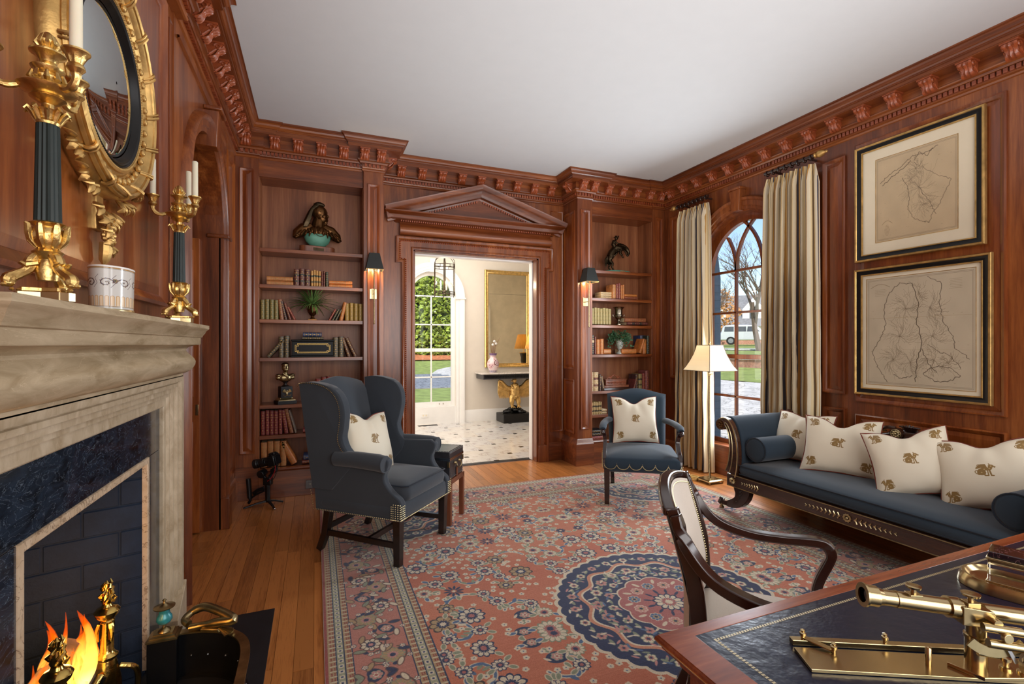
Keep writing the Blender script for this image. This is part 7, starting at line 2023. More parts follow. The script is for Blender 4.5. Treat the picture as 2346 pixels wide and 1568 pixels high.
for s in (-1, 1):
 q = MB()
 q.cyl((0.262, s * 0.078, 0.775), (0.30, s * 0.078, 0.775), 0.042, n=22)
 q.tube(spline([(0.272, s * 0.085, 0.815), (0.270, s * 0.14, 0.815), (0.272, s * 0.22, 0.775), (0.275, s * 0.33, 0.745)], 4), [0.012] * 5 + [0.010] * 5 + [0.007, 0.005, 0.003], 8)
 q.build('crest_scroll', 'rosewood', so)
 q = MB()
 for k in range(8):
  a = k * PI / 4; q.ball((0.258, s * 0.078 + 0.018 * math.cos(a), 0.775 + 0.018 * math.sin(a)), (0.006, 0.008, 0.008), 7, 5)
 q.ball((0.256, s * 0.078, 0.775), 0.009, 8, 6)
 q.tube([(0.260, s * 0.078 + 0.031 * math.cos(a), 0.775 + 0.031 * math.sin(a)) for a in np.linspace(0, 2 * PI, 18, endpoint=False)], 0.004, 6, closed=True)
 q.build('gilt_rosette', 'brass_pale', so)
 q = MB()
 q.tube([(0.268, s * (0.14 + 0.03 * k), 0.79 - 0.012 * k + 0.01 * (k % 2)) for k in range(5)], 0.005, 6)
 for k in range(7): q.ball((0.270, s * (0.36 + 0.022 * k), crest(0.36 + 0.022 * k) - 0.028 + 0.005 * (k % 2)), (0.004, 0.010, 0.007), 6, 4)
 q.build('gilt_sprig', 'brass_pale', so)
 # end scroll of the crest
 MB().tube([(0.32, s * (0.93 + 0.03 * math.cos(a) * (1 - a / 12)), 0.80 + 0.03 * math.sin(a) * (1 - a / 12)) for a in np.linspace(-1.6, 5, 16)], 0.016, 8).build('crest_end_scroll', 'rosewood', so)
lf = MB()
for k in range(-3, 4): lf.tube([(0.285, k * 0.008, 0.80), (0.268, k * 0.014, 0.835), (0.275, k * 0.021, 0.85 - abs(k) * 0.006)], [0.006, 0.010, 0.005], 6)
lf.build('crest_leaf', 'dark_wood', so)
# gilt mounts on the front rail
def spray(y0, y1, n, z=0.285):
 q = MB()
 for k in range(n):
  t_ = k / (n - 1); y = y0 + (y1 - y0) * t_; s_ = (1 - 0.55 * t_)
  q.ball((-0.388, y, z), (0.003, 0.010 * s_, 0.008 * s_), 6, 4)
  for g_ in (-1, 1): q.tube([(-0.388, y, z), (-0.389, y + 0.010 * (1 if y1 > y0 else -1), z + g_ * 0.020 * s_)], [0.003, 0.0045 * s_], 5)
 return q.build('gilt_mount', 'brass_pale', so)
spray(0.05, 0.27, 9); spray(-0.05, -0.27, 9); spray(0.66, 0.80, 7); spray(-0.66, -0.80, 7)
q = MB()
for k in range(10):
 a = k * PI / 5; q.ball((-0.389, 0.020 * math.cos(a), 0.285 + 0.020 * math.sin(a)), (0.004, 0.008, 0.008), 6, 4)
q.ball((-0.39, 0, 0.285), 0.009, 8, 6); q.build('gilt_rosette', 'brass_pale', so)
for s in (-1, 1):
 q = MB()
 for k in range(10):
  a = k * PI / 5; q.tube([(-0.389, s * 0.90 + 0.008 * math.cos(a), 0.285 + 0.008 * math.sin(a)), (-0.389, s * 0.90 + 0.028 * math.cos(a), 0.285 + 0.024 * math.sin(a))], [0.003, 0.006], 5)
 q.build('gilt_mount', 'brass_pale', so)
# bolsters
def bolster(y, label, x=3.55):
 b = thing('bolster_cushion', label, 'cushion', (x, y, 0.468), 0)
 pr_ = [(-0.262, 0.0), (-0.262, 0.075), (-0.255, 0.092), (-0.24, 0.096), (0.24, 0.096), (0.255, 0.092), (0.262, 0.075), (0.262, 0.0)]
 MB().rings([[(a, max(r, 0.001) * math.cos(t_), 0.097 + max(r, 0.001) * math.sin(t_)) for t_ in np.linspace(0, 2 * PI, 28, endpoint=False)] for a, r in pr_]).build('body', 'navy_cloth', b, angle=60)
 for a in (-0.256, 0.256): MB().tube([(a, 0.094 * math.cos(t_), 0.097 + 0.094 * math.sin(t_)) for t_ in np.linspace(0, 2 * PI, 28, endpoint=False)], 0.005, 6, closed=True, up=(1, 0, 0)).build('piping', 'dark_piping', b)
bolster(2.10 + 0.78, 'round charcoal-blue bolster against the window-side arm of the sofa')
bolster(2.10 - 0.79, 'round charcoal-blue bolster at the desk-side end of the sofa')
HP = -PI / 2
make_cushion('cream griffin cushion on sofa beside the window-side bolster', (3.66, 2.80, 0.455), HP + 0.12, -22, 0.46, 0.42, 0.16, 0.03, seed=11)
make_cushion('cream griffin cushion on sofa with deep dent in its top, second from window', (3.57, 2.40, 0.455), HP + 0.42, -25, 0.50, 0.44, 0.17, 0.07, seed=12)
make_cushion('cream griffin cushion on sofa turned and leaning, third from window', (3.56, 1.86, 0.455), HP + 0.62, -26, 0.46, 0.44, 0.18, 0.05, roll=-12, seed=13)
make_cushion('cream griffin cushion on sofa leaning next to the desk-side bolster', (3.62, 1.52, 0.455), HP + 0.30, -24, 0.50, 0.44, 0.17, 0.05, roll=-12, seed=14)
# =================================================================== FLOOR LAMP
lp = thing('floor_lamp', 'brass floor lamp with square bell shade between curtain and sofa', 'floor lamp', (3.765, 3.85, 0.0))
sq = lambda h_, z: [(-h_, -h_, z), (h_, -h_, z), (h_, h_, z), (-h_, h_, z)]
MB().rings([sq(0.095, 0.022), sq(0.095, 0.032), sq(0.085, 0.036), sq(0.08, 0.04)]).build('base', 'brass', lp, smooth=False, bevel=0.001)
for sx in (-1, 1):
 for sy in (-1, 1): MB().ball((sx * 0.085, sy * 0.085, 0.0115), 0.0115, 8, 6).build('ball_foot', 'brass', lp)
MB().lathe([(0.016, 0.04), (0.012, 0.05), (0.009, 0.055), (0.009, 0.95), (0.0075, 0.955), (0.0075, 1.10)], n=14).build('pole', 'brass', lp)
MB().lathe([(0.010, 1.095), (0.017, 1.10), (0.012, 1.108), (0.018, 1.115), (0.010, 1.122), (0.008, 1.20), (0.014, 1.205), (0.014, 1.25), (0.0, 1.252)], n=14).build('socket', 'brass', lp)
MB().tube([(0, -0.008, 1.112), (0, -0.035, 1.112)], 0.004, 6).build('switch', 'brass', lp)
MB().ball((0, 0, 1.285), (0.028, 0.028, 0.04), 12, 8).build('bulb', 'bulb', lp)
MB().tube([(0, 0, 1.25), (0.05, 0, 1.27), (0.055, 0, 1.36), (0.0, 0, 1.405), (-0.055, 0, 1.36), (-0.05, 0, 1.27), (0, 0, 1.25)], 0.002, 5).build('harp', 'brass', lp)
MB().lathe([(0.005, 1.402), (0.008, 1.41), (0.005, 1.418), (0.010, 1.43), (0.004, 1.44), (0.0, 1.452)], n=10).build('finial', 'brass', lp)
m, nt, b = new_mat('parchment_shade')
b.inputs['Base Color'].default_value = srgb(244, 236, 218); b.inputs['Roughness'].default_value = 0.8
tl = nt.nodes.new('ShaderNodeBsdfTranslucent'); tl.inputs[0].default_value = srgb(250, 238, 212)
mx = nt.nodes.new('ShaderNodeMixShader'); mx.inputs[0].default_value = 0.45
nt.links.new(b.outputs[0], mx.inputs[1]); nt.links.new(tl.outputs[0], mx.inputs[2])
nt.links.new(mx.outputs[0], nt.nodes['Material Output'].inputs[0])
M['shade'] = m
lv = [(0.185, 1.150), (0.160, 1.195), (0.136, 1.25), (0.114, 1.31), (0.098, 1.37), (0.090, 1.410)]
MB().rings([sq(a, z) for a, z in lv] + [sq(a - 0.002, z) for a, z in reversed(lv)], cap=False).build('shade', 'shade', lp, smooth=False)
M['shade_trim'] = plain('brown_shade_trim', (92, 70, 50), 0.8)
for sx, sy in ((-1, -1), (1, -1), (1, 1), (-1, 1)): MB().tube([(sx * a, sy * a, z) for a, z in lv], 0.0028, 5).build('corner_binding', 'shade_trim', lp)
for a, z in (lv[0], lv[-1]): MB().tube(sq(a, z), 0.0028, 5, closed=True).build('edge_binding', 'shade_trim', lp)
add_light('floor_lamp_light', 'POINT', (3.765, 3.85, 1.285), None, 14, (1.0, 0.78, 0.50), 0.035)
o = MB().tube(spline([(3.76, 3.95, 0.03), (3.70, 4.02, 0.012), (3.62, 4.03, 0.025), (3.66, 3.98, 0.035), (3.75, 3.99, 0.012), (3.84, 4.0, 0.012), (3.93, 3.93, 0.008), (4.0, 3.7, 0.03), (4.05, 3.45, 0.10)], 6), 0.0035, 6).build('lamp_cord', 'cord', None)
tag(o, 'gold lamp cord looped on the floor behind the floor lamp base', 'cord')
cc = MB()
for k in range(5): cc.tube([(3.655 + 0.035 * math.cos(a) + 0.006 * k, 3.975 + 0.05 * math.sin(a), 0.009 + 0.007 * k) for a in np.linspace(0, 2 * PI, 14, endpoint=False)], 0.0035, 6, closed=True)
tag(cc.build('cord_coil', 'cord', None), 'small coil of gold cord lying left of the floor lamp base', 'cord')
# =================================================================== CURTAINS
cs = Img(1024, 4, (196, 168, 118)); rr = random.Random(9)
x_ = 0
while x_ < 1024:
 for c_, w_ in (((232, 212, 168), rr.randint(12, 20)), ((188, 142, 74), rr.randint(10, 16)), ((62, 66, 84), rr.randint(7, 12)), ((214, 184, 128), rr.randint(9, 14)), ((120, 100, 76), rr.randint(4, 7))):
  cs.rect(x_, x_ + w_, 0, 4, c_); x_ += w_
M['curtain'] = print_mat('striped_silk_curtain', cs.image('curtain_stripes'), 0.42, 0.4, 0.15, bscale=90, sheen=0.3)
def curtain(y0, y1, yb0, yb1, z0, z1, xc, npl, seed, label):
 """y0,y1 at the top; yb0,yb1 at the floor"""
 rr = random.Random(seed)
 t = thing('curtain', label, 'curtain', (xc, (y0 + y1) / 2, 0.0), 0)
 phs = [rr.random() * 6 for _ in range(6)]
 def f(u, v):
  z = z1 + (z0 - z1) * v
  ya, yb_ = y0 + (yb0 - y0) * v ** 0.8, y1 + (yb1 - y1) * v ** 0.8
  ph = u * npl * 2 * PI + 0.5 * math.sin(u * 9 + phs[0]) * v + 0.25 * math.sin(3 * v + u * 14 + phs[1])
  pinch = min(1.0, v / 0.04)
  A = 0.022 + 0.034 * pinch + 0.010 * math.sin(u * 21 + phs[2]) * pinch
  x = A * math.sin(ph) + 0.010 * math.sin(2.0 * ph + phs[3] + 2 * v) * pinch + 0.004 * math.sin(40 * v + 9 * u) * v
  y = ya + (yb_ - ya) * u + 0.010 * math.sin(ph * 2 + 1.1) * pinch
  return (x, y - (y0 + y1) / 2, z)
 MB().sheet(f, npl * 14, 60, uvs=True).build('striped_fabric', 'curtain', t, angle=80)
 MB().sheet(lambda u, v: tuple(a + b for a, b in zip(f(u, v), (0.012, 0, 0.0))), npl * 10, 20).build('lining', 'paper', t, angle=80)
 return t
curtain(4.12, 4.56, 4.08, 4.62, 0.012, 2.985, 4.00, 7, 1, 'striped gold silk curtain in the corner by the right bookcase')
curtain(2.885, 3.36, 2.86, 3.41, 0.02, 2.985, 3.99, 8, 2, 'striped gold silk curtain beside the framed maps, behind sofa')
def rod(y0, y1, fin, label):
 t = thing('curtain_rod', label, 'curtain rod', (3.985, (y0 + y1) / 2, 3.045)); h_ = (y1 - y0) / 2
 MB().tube([(0, -h_, 0), (0, h_, 0)], 0.016, 12).build('pole', 'dark_wood', t)
 e = h_ if fin > 0 else -h_; s = fin
 MB().rings([[(r * math.cos(a), e + s * w, r * math.sin(a)) for a in np.linspace(0, 2 * PI, 14, endpoint=False)] for w, r in ((0.0, 0.020), (0.012, 0.024), (0.02, 0.016), (0.028, 0.026), (0.05, 0.032), (0.075, 0.024), (0.095, 0.010), (0.108, 0.012), (0.115, 0.001))]).build('finial', 'gilt_wood', t)
 nr = 8
 for k in range(nr):
  y = -h_ + 0.03 + (2 * h_ - 0.06) * k / (nr - 1)
  MB().tube([(0.024 * math.cos(a), y, 0.024 * math.sin(a) - 0.006) for a in np.linspace(0, 2 * PI, 16, endpoint=False)], 0.0045, 6, closed=True, up=(0, 1, 0)).build('ring', 'ebony', t)
 for y in (-h_ * 0.7, h_ * 0.7): MB().tube([(0.0, y, 0.0), (0.125, y, 0.0)], 0.010, 8).build('bracket', 'dark_wood', t)
rod(4.10, 4.60, 1, 'short dark curtain rod with gold finial in the corner by the bookcase')
rod(2.88, 3.38, -1, 'short dark curtain rod with gold flame finial beside the upper map')
# =================================================================== FRAMED MAPS
def map_img(seed, w, h, coast, hubs, name, tint=(206, 186, 152)):
 im = Img(w, h, tint); rr = random.Random(seed)
 g = np.random.default_rng(seed)
 low = g.normal(0, 1, (h // 60 + 2, w // 60 + 2)).astype(np.float32)
 yy, xx = np.mgrid[0:h, 0:w]
 fy, fx = yy / 60.0, xx / 60.0; iy, ix = fy.astype(int), fx.astype(int); ty, tx = (fy - iy)[...], (fx - ix)[...]
 sm = low[iy, ix] * (1 - ty) * (1 - tx) + low[iy + 1, ix] * ty * (1 - tx) + low[iy, ix + 1] * (1 - ty) * tx + low[iy + 1, ix + 1] * ty * tx
 im.a *= (1 + 0.018 * sm)[..., None].astype(np.float32)
 INK, INK2 = (84, 72, 60), (122, 106, 86)
 def wob(pts, amp, n):
  out = [pts[0]]
  for a, b in zip(pts[:-1], pts[1:]):
   for i in range(1, n + 1):
    t = i / n
    out.append((a[0] + (b[0] - a[0]) * t + rr.uniform(-amp, amp) * (i < n), a[1] + (b[1] - a[1]) * t + rr.uniform(-amp, amp) * (i < n)))
  return out
 S = lambda p: (p[0] * w, (1 - p[1]) * h)
 for line, wd in coast:
  P = wob([S(p) for p in line], w * 0.009, 7)
  im.line(P, wd, INK); im.line([(a + 2.4, b - 1.6) for a, b in P], 1.0, INK2)
 for (cx, cy, r, n) in hubs:
  c = S((cx, cy))
  for k in range(int(n * 1.7)):
   a = rr.random() * 6.3; L = r * w * rr.uniform(0.5, 1.0)
   im.line(wob([c, (c[0] + L * 0.5 * math.cos(a), c[1] + L * 0.5 * math.sin(a)), (c[0] + L * math.cos(a + 0.3), c[1] + L * math.sin(a + 0.3))], w * 0.007, 6), 1.0, INK2, 0.8)
   e = (c[0] + L * 0.5 * math.cos(a), c[1] + L * 0.5 * math.sin(a))
   im.line(wob([e, (e[0] + L * 0.4 * math.cos(a + 1), e[1] + L * 0.4 * math.sin(a + 1))], w * 0.006, 5), 0.9, INK2, 0.7)
 for o in (10, 16): im.line([(o, o), (w - o, o), (w - o, h - o), (o, h - o), (o, o)], 1.2, INK2)
 for _ in range(60):
  x, y = rr.uniform(30, w - 30), rr.uniform(30, h - 30)
  im.line([(x, y), (x + rr.uniform(4, 9), y)], 1.2, INK2, 0.7)
 return im
upper = map_img(3, 620, 600, [([(0.06, 0.30), (0.18, 0.22), (0.35, 0.16), (0.48, 0.08), (0.60, 0.10), (0.78, 0.05)], 2.4), ([(0.09, 0.33), (0.22, 0.25), (0.36, 0.20), (0.46, 0.13)], 3.2), ([(0.35, 0.30), (0.42, 0.42), (0.44, 0.55), (0.42, 0.68), (0.50, 0.80), (0.62, 0.86), (0.68, 0.88)], 2.2), ([(0.50, 0.16), (0.62, 0.26), (0.78, 0.38), (0.93, 0.46), (0.86, 0.58), (0.80, 0.70), (0.72, 0.78), (0.68, 0.88)], 1.6), ([(0.55, 0.45), (0.64, 0.58), (0.70, 0.68), (0.76, 0.80)], 2.0), ([(0.50, 0.14), (0.56, 0.06), (0.66, 0.13), (0.72, 0.06)], 2.4)],
 [(0.56, 0.46, 0.34, 20), (0.52, 0.24, 0.2, 12), (0.62, 0.66, 0.2, 12), (0.46, 0.34, 0.16, 8)], 'm', (200, 178, 144))
for k in range(9):
 q = 0.5 - abs(k - 4) / 12
 upper.line([(95 - 50 * q, 110 - 9 * k + (0 if k else 0)), (95 + 50 * q, 112 - 9 * k)], 1.6 if k != 1 else 2.6, (128, 110, 86), 0.8)
upper.line([(52 + 86 * t, 118 + 24 * math.sin(PI * t)) for t in np.linspace(0, 1, 16)], 3.0, (136, 118, 92), 0.8)
lower = map_img(8, 660, 690, [([(0.10, 0.80), (0.06, 0.70), (0.14, 0.58), (0.20, 0.44), (0.18, 0.30), (0.24, 0.14), (0.34, 0.06), (0.46, 0.08)], 2.4), ([(0.10, 0.80), (0.16, 0.90), (0.22, 0.97)], 2.4), ([(0.46, 0.08), (0.52, 0.25), (0.50, 0.42), (0.55, 0.60), (0.50, 0.78), (0.49, 0.95)], 3.6), ([(0.60, 0.03), (0.72, 0.10), (0.70, 0.26), (0.74, 0.44), (0.82, 0.55), (0.84, 0.66), (0.95, 0.74)], 2.2), ([(0.56, 0.88), (0.66, 0.94), (0.78, 0.93), (0.88, 0.88), (0.80, 0.82), (0.70, 0.80), (0.60, 0.84), (0.56, 0.88)], 2.4), ([(0.60, 0.62), (0.70, 0.68), (0.80, 0.72), (0.88, 0.82)], 2.2), ([(0.28, 0.90), (0.36, 0.93), (0.46, 0.90)], 2.4), ([(0.55, 0.66), (0.60, 0.78), (0.68, 0.86)], 3.0)],
 [(0.40, 0.30, 0.22, 16), (0.34, 0.55, 0.22, 16), (0.62, 0.30, 0.2, 14), (0.64, 0.55, 0.2, 14), (0.28, 0.76, 0.2, 16), (0.44, 0.78, 0.18, 14), (0.66, 0.76, 0.2, 16), (0.52, 0.16, 0.16, 10), (0.78, 0.78, 0.14, 10)], 'm', (202, 188, 162))
lower.line([(20, 430), (640, 430)], 2.0, (172, 150, 116), 0.7); lower.line([(340, 16), (340, 676)], 2.0, (178, 158, 124), 0.6); lower.line([(20, 230), (640, 230)], 1.4, (184, 166, 134), 0.6)
lower.line([(30 + 130 * t, 628 + 22 * math.sin(PI * t)) for t in np.linspace(0, 1, 16)], 3.0, (140, 122, 96), 0.8)
for k in range(5): lower.line([(60, 615 - 10 * k), (130 + 8 * (k % 2), 615 - 10 * k)], 1.4, (140, 122, 96), 0.7)
for k in range(7): lower.line([(520 + 6 * (k % 2), 640 - 9 * k), (590, 640 - 9 * k)], 1.4, (140, 122, 96), 0.7)
M['map_upper'] = print_mat('engraved_map_upper', upper.image('upper_map'), 0.85, 0.2)
M['map_lower'] = print_mat('engraved_map_lower', lower.image('lower_map'), 0.85, 0.2)
def framed(y0, y1, z0, z1, mat_w, mm, label):
 """left edge seen from the room is the larger y"""
 cy, cz = (y0 + y1) / 2, (z0 + z1) / 2
 t = thing('framed_map', label, 'picture', (XR - 0.018, cy, cz), 0, 'framed engraved maps')
 hw, hh = (y1 - y0) / 2, (z1 - z0) / 2
 mp = lambda u, v, w: (-w, u, v)
 R4 = [(-hw, -hh), (hw, -hh), (hw, hh), (-hw, hh)]
 MB().sweep(R4, [(0.0, 0.0), (0.0, 0.026), (0.004, 0.032), (0.014, 0.032), (0.018, 0.027)], mp, closed=True).build('outer_gilt_frame', 'gilt_wood', t, angle=40)
 MB().sweep(R4, [(0.018, 0.027), (0.022, 0.024), (0.044, 0.020), (0.047, 0.020)], mp, closed=True).build('black_frame', 'black_frame', t, angle=40)
 MB().sweep(R4, [(0.047, 0.020), (0.049, 0.023), (0.056, 0.022), (0.058, 0.012)], mp, closed=True).build('inner_gilt_slip', 'gilt_wood', t, angle=40)
 MB().box(-0.010, 0.0, -hw + 0.03, hw - 0.03, -hh + 0.03, hh - 0.03).build('mat_board', 'paper', t, smooth=False)
 a, b = hw - 0.058 - mat_w, hh - 0.058 - mat_w * (1.0 if mat_w < 0.06 else 0.85)
 MB().sweep([(-a, -b), (a, -b), (a, b), (-a, b)], [(-0.004, 0.0102), (-0.004, 0.0115), (0.0, 0.0105)], mp, closed=True).build('mat_bevel', 'gilt_wood', t, smooth=False)
 MB().sheet(lambda u, v: (-0.0112, a - 2 * a * u, -b + 2 * b * v), 1, 1, uvs=True).build('map_sheet', mm, t, smooth=False)
 MB().box(-0.0165, -0.0145, -hw + 0.05, hw - 0.05, -hh + 0.05, hh - 0.05).build('glazing', 'picture_glass', t, smooth=False)
M['picture_glass'] = pane_glass('picture_glass', refl=0.05)
framed(1.775, 2.605, 2.08, 3.005, 0.095, 'map_upper', 'upper framed antique map with wide cream mat on the window wall')
framed(1.742, 2.608, 1.015, 2.022, 0.03, 'map_lower', 'lower framed antique map of river country, directly above the sofa')
# =================================================================== DESK
DT = 0.76
dk = thing('writing_desk', 'mahogany pedestal desk with tooled navy leather top, nearest the camera', 'desk', (1.60, 0.38, RZ * 0))
# local origin (1.60, .38); top spans x -.885...+.885, y -.52...+.52
HX, HY = 0.885, 0.52
MB().box(-HX + 0.012, HX - 0.012, -HY + 0.012, HY - 0.012, DT - 0.028, DT - 0.0035).build('top_slab', 'mahogany_desk', dk, smooth=False)
def strip(nm, pts): MB().prism(pts, DT - 0.006, DT, lambda u, v, w: (u, v, w)).build(nm, 'mahogany_desk', dk, smooth=False, bevel=0.0008)
bi, ei = 0.075, 0.006
o_, i_ = (HX - ei, HY - ei), (HX - 0.082, HY - 0.040)
strip('crossband', [(-o_[0], o_[1]), (-i_[0], i_[1]), (i_[0], i_[1]), (o_[0], o_[1])])
strip('crossband', [(-o_[0], -o_[1]), (o_[0], -o_[1]), (i_[0], -i_[1]), (-i_[0], -i_[1])])
strip('crossband', [(-o_[0], -o_[1]), (-i_[0], -i_[1]), (-i_[0], i_[1]), (-o_[0], o_[1])])
strip('crossband', [(o_[0], -o_[1]), (o_[0], o_[1]), (i_[0], i_[1]), (i_[0], -i_[1])])
MB().sweep([(-HX + 0.02, -HY + 0.02), (HX - 0.02, -HY + 0.02), (HX - 0.02, HY - 0.02), (-HX + 0.02, HY - 0.02)], [(0, DT - 0.001), (0.012, DT), (0.018, DT - 0.005), (0.020, DT - 0.012), (0.014, DT - 0.020), (0.004, DT - 0.028), (-0.012, DT - 0.034), (-0.02, DT - 0.045), (-0.02, DT - 0.06)], closed=True, side=-1).build('edge_moulding', 'mahogany_desk', dk, angle=40)
MB().box(-i_[0], i_[0], -i_[1], i_[1], DT - 0.006, DT - 0.0008).build('leather_top', 'leather_navy', dk, smooth=False)
q = (i_[0] - 0.032, i_[1] - 0.030)
M['tooling'] = plain('gilt_tooling_line', (196, 180, 138), 0.4, 0.3, 0, 0.1)
MB().sweep([(-q[0], -q[1]), (q[0], -q[1]), (q[0], q[1]), (-q[0], q[1])], [(-0.0035, DT - 0.0006), (0.0035, DT - 0.0006)], closed=True).build('gilt_line', 'tooling', dk, smooth=False)
tl_ = MB()
for (ax, ay, bx_, by_) in ((-q[0], q[1], q[0], q[1]), (-q[0], -q[1], -q[0], q[1])):
 L = math.hypot(bx_ - ax, by_ - ay); n = int(L / 0.008); d = ((bx_ - ax) / L, (by_ - ay) / L)
 for k in range(n):
  cx, cy = ax + d[0] * (k + .5) * 0.008, ay + d[1] * (k + .5) * 0.008
  p = [(cx + d[0] * u - d[1] * v, cy + d[1] * u + d[0] * v, DT - 0.0003) for u, v in ((-0.0022, -0.003), (0.0004, -0.003), (0.0022, 0.003), (-0.0004, 0.003))]
  n0 = tl_.pts(p); tl_.f.append((n0, n0 + 1, n0 + 2, n0 + 3))
tl_.build('tooled_rope', 'leather_navy', dk, smooth=False, kind='stuff')
# frieze and pedestals
MB().box(-HX + 0.50, HX - 0.50, -HY + 0.055, HY - 0.055, 0.70, DT - 0.028).build('frieze', 'mahogany_desk', dk, smooth=False)
for s in (-1, 1):
 px0, px1 = (-HX + 0.055, -HX + 0.50) if s < 0 else (HX - 0.50, HX - 0.055)
 MB().box(px0, px1, -HY + 0.055, HY - 0.055, 0.10, DT - 0.028).build('pedestal', 'mahogany_desk', dk, smooth=False)
 MB().box(px0 - 0.012, px1 + 0.012, -HY + 0.043, HY - 0.043, 0.0145, 0.10).build('pedestal_plinth', 'mahogany_desk', dk, bevel=0.004, smooth=False)
 mm = lambda u, v, w: ((-HX + 0.055 - w) if s < 0 else (HX - 0.055 + w), u, v)
 panel(dk, mm, -HY + 0.10, HY - 0.10, 0.14, 0.54, 'mahogany_desk', ps=0.8)
 mm2 = lambda u, v, w: (u, HY - 0.055 + w, v)
 panel(dk, mm2, px0 + 0.04, px1 - 0.04, 0.14, 0.54, 'mahogany_desk', ps=0.8)
# =================================================================== DESK CHAIR (cream)
# local: faces -y
chx = thing('desk_chair', 'cream upholstered chair with dark curved arms drawn up to the desk', 'armchair', (1.39, 1.15, RZ), math.radians(44.6))
P_ = (math.cos(math.radians(44.6)), math.sin(math.radians(44.6)))
CW = 0.235
for s in (-1, 1):
 MB().bar([(s * 0.21, 0.33, 0.0), (s * 0.218, 0.275, 0.14), (s * 0.222, 0.225, 0.40)], [0.034, 0.036, 0.040], [0.034, 0.036, 0.040], up=(0, 1, 0)).build('leg', 'dark_wood', chx, bevel=0.003)
 MB().hexa([(s * 0.245 - 0.015, -0.255, 0), (s * 0.245 + 0.015, -0.255, 0), (s * 0.245 + 0.015, -0.225, 0), (s * 0.245 - 0.015, -0.225, 0)],
              [(s * 0.25 - 0.021, -0.265, 0.40), (s * 0.25 + 0.021, -0.265, 0.40), (s * 0.25 + 0.021, -0.222, 0.40), (s * 0.25 - 0.021, -0.222, 0.40)]).build('leg', 'dark_wood', chx, bevel=0.002, smooth=False)
 # back post rising from the seat
 MB().bar(spline([(s * 0.222, 0.225, 0.38), (s * 0.225, 0.215, 0.50), (s * 0.228, 0.225, 0.66), (s * 0.232, 0.262, 0.80), (s * 0.232, 0.292, 0.90)], 4), 0.030, [0.048] * 9 + [0.044] * 4 + [0.036] * 4, up=(0, 1, 0)).build('back_post', 'dark_wood', chx, bevel=0.004)
 # arm sweeping from the post head down and forward
 A = spline([(s * 0.240, 0.283, 0.885), (s * 0.252, 0.250, 0.80), (s * 0.268, 0.175, 0.715), (s * 0.285, 0.06, 0.675), (s * 0.296, -0.06, 0.668), (s * 0.300, -0.15, 0.672), (s * 0.300, -0.195, 0.668), (s * 0.298, -0.218, 0.645)], 5)
 m = len(A)
 MB().bar(A, [0.032 + 0.010 * math.sin(PI * i / m) for i in range(m)], [0.038 - 0.006 * math.sin(PI * i / m) for i in range(m)], up=(0, 0.35, 1)).build('arm', 'dark_wood', chx, bevel=0.007, seg=3)
 MB().bar(spline([(s * 0.298, -0.208, 0.66), (s * 0.298, -0.215, 0.62), (s * 0.285, -0.175, 0.53), (s * 0.268, -0.165, 0.46), (s * 0.258, -0.19, 0.38)], 5), 0.034, [0.036] * 5 + [0.032] * 10 + [0.036] * 6, up=(0, 1, 0)).build('arm_support', 'dark_wood', chx, bevel=0.005)
MB().box(-0.245, 0.245, -0.262, 0.23, 0.335, 0.405).build('seat_rail', 'dark_wood', chx, bevel=0.006, smooth=False)
puff(MB(), 0, -0.02, 0.268, 0.255, 0.395, 0.465, 0.025, 0.045, 0.05).build('seat', 'cream_cloth', chx, angle=80)
# arched top rail and upholstered oval back
def bf(u, v):
 a = 2 * u - 1
 zb, zt = 0.475 + 0.0 * a * a, 0.895 - 0.035 * a * a + 0.02
 z = zb + (zt - zb) * v
 y = 0.215 + 0.012 + 0.075 * max(0, (z - 0.60) / 0.3) ** 1.2 + 0.028 * (1 - a * a)
 return (0.215 * a, y, z)
fm = MB()
fm.sheet(lambda u, v: (lambda p: (p[0], p[1] - 0.020 - 0.012 * (1 - (2 * u - 1) ** 2) * (1 - (2 * v - 1) ** 2), p[2]))(bf(u, v)), 20, 16)
fm.sheet(lambda u, v: (lambda p: (p[0], p[1] + 0.018, p[2]))(bf(u, v)), 20, 16, fl=True)
fm.build('back_pad', 'cream_cloth', chx, angle=80)
top = [bf(k / 20, 1) for k in range(21)]
MB().bar([(p[0] * 1.12, p[1] + 0.002, p[2] + 0.008) for p in top], 0.040, 0.028, up=(0, 0, 1)).build('top_rail', 'dark_wood', chx, bevel=0.008, seg=3)
bot = [bf(k / 20, 0) for k in range(21)]
MB().bar([(p[0] * 1.10, p[1], p[2] - 0.012) for p in bot], 0.036, 0.03, up=(0, 0, 1)).build('lower_rail', 'dark_wood', chx, bevel=0.005)
edge = [(p[0] * 0.97, p[1] - 0.024, p[2] - 0.012) for p in top] + [(bf(1, 1 - k / 14)[0] * 0.97, bf(1, 1 - k / 14)[1] - 0.022, bf(1, 1 - k / 14)[2]) for k in range(1, 14)]
nails(chx, edge, 0.0085, 0.0032)
edge = [(bf(0, 1 - k / 14)[0] * 0.97, bf(0, 1 - k / 14)[1] - 0.022, bf(0, 1 - k / 14)[2]) for k in range(1, 14)]
nails(chx, edge, 0.0085, 0.0032)
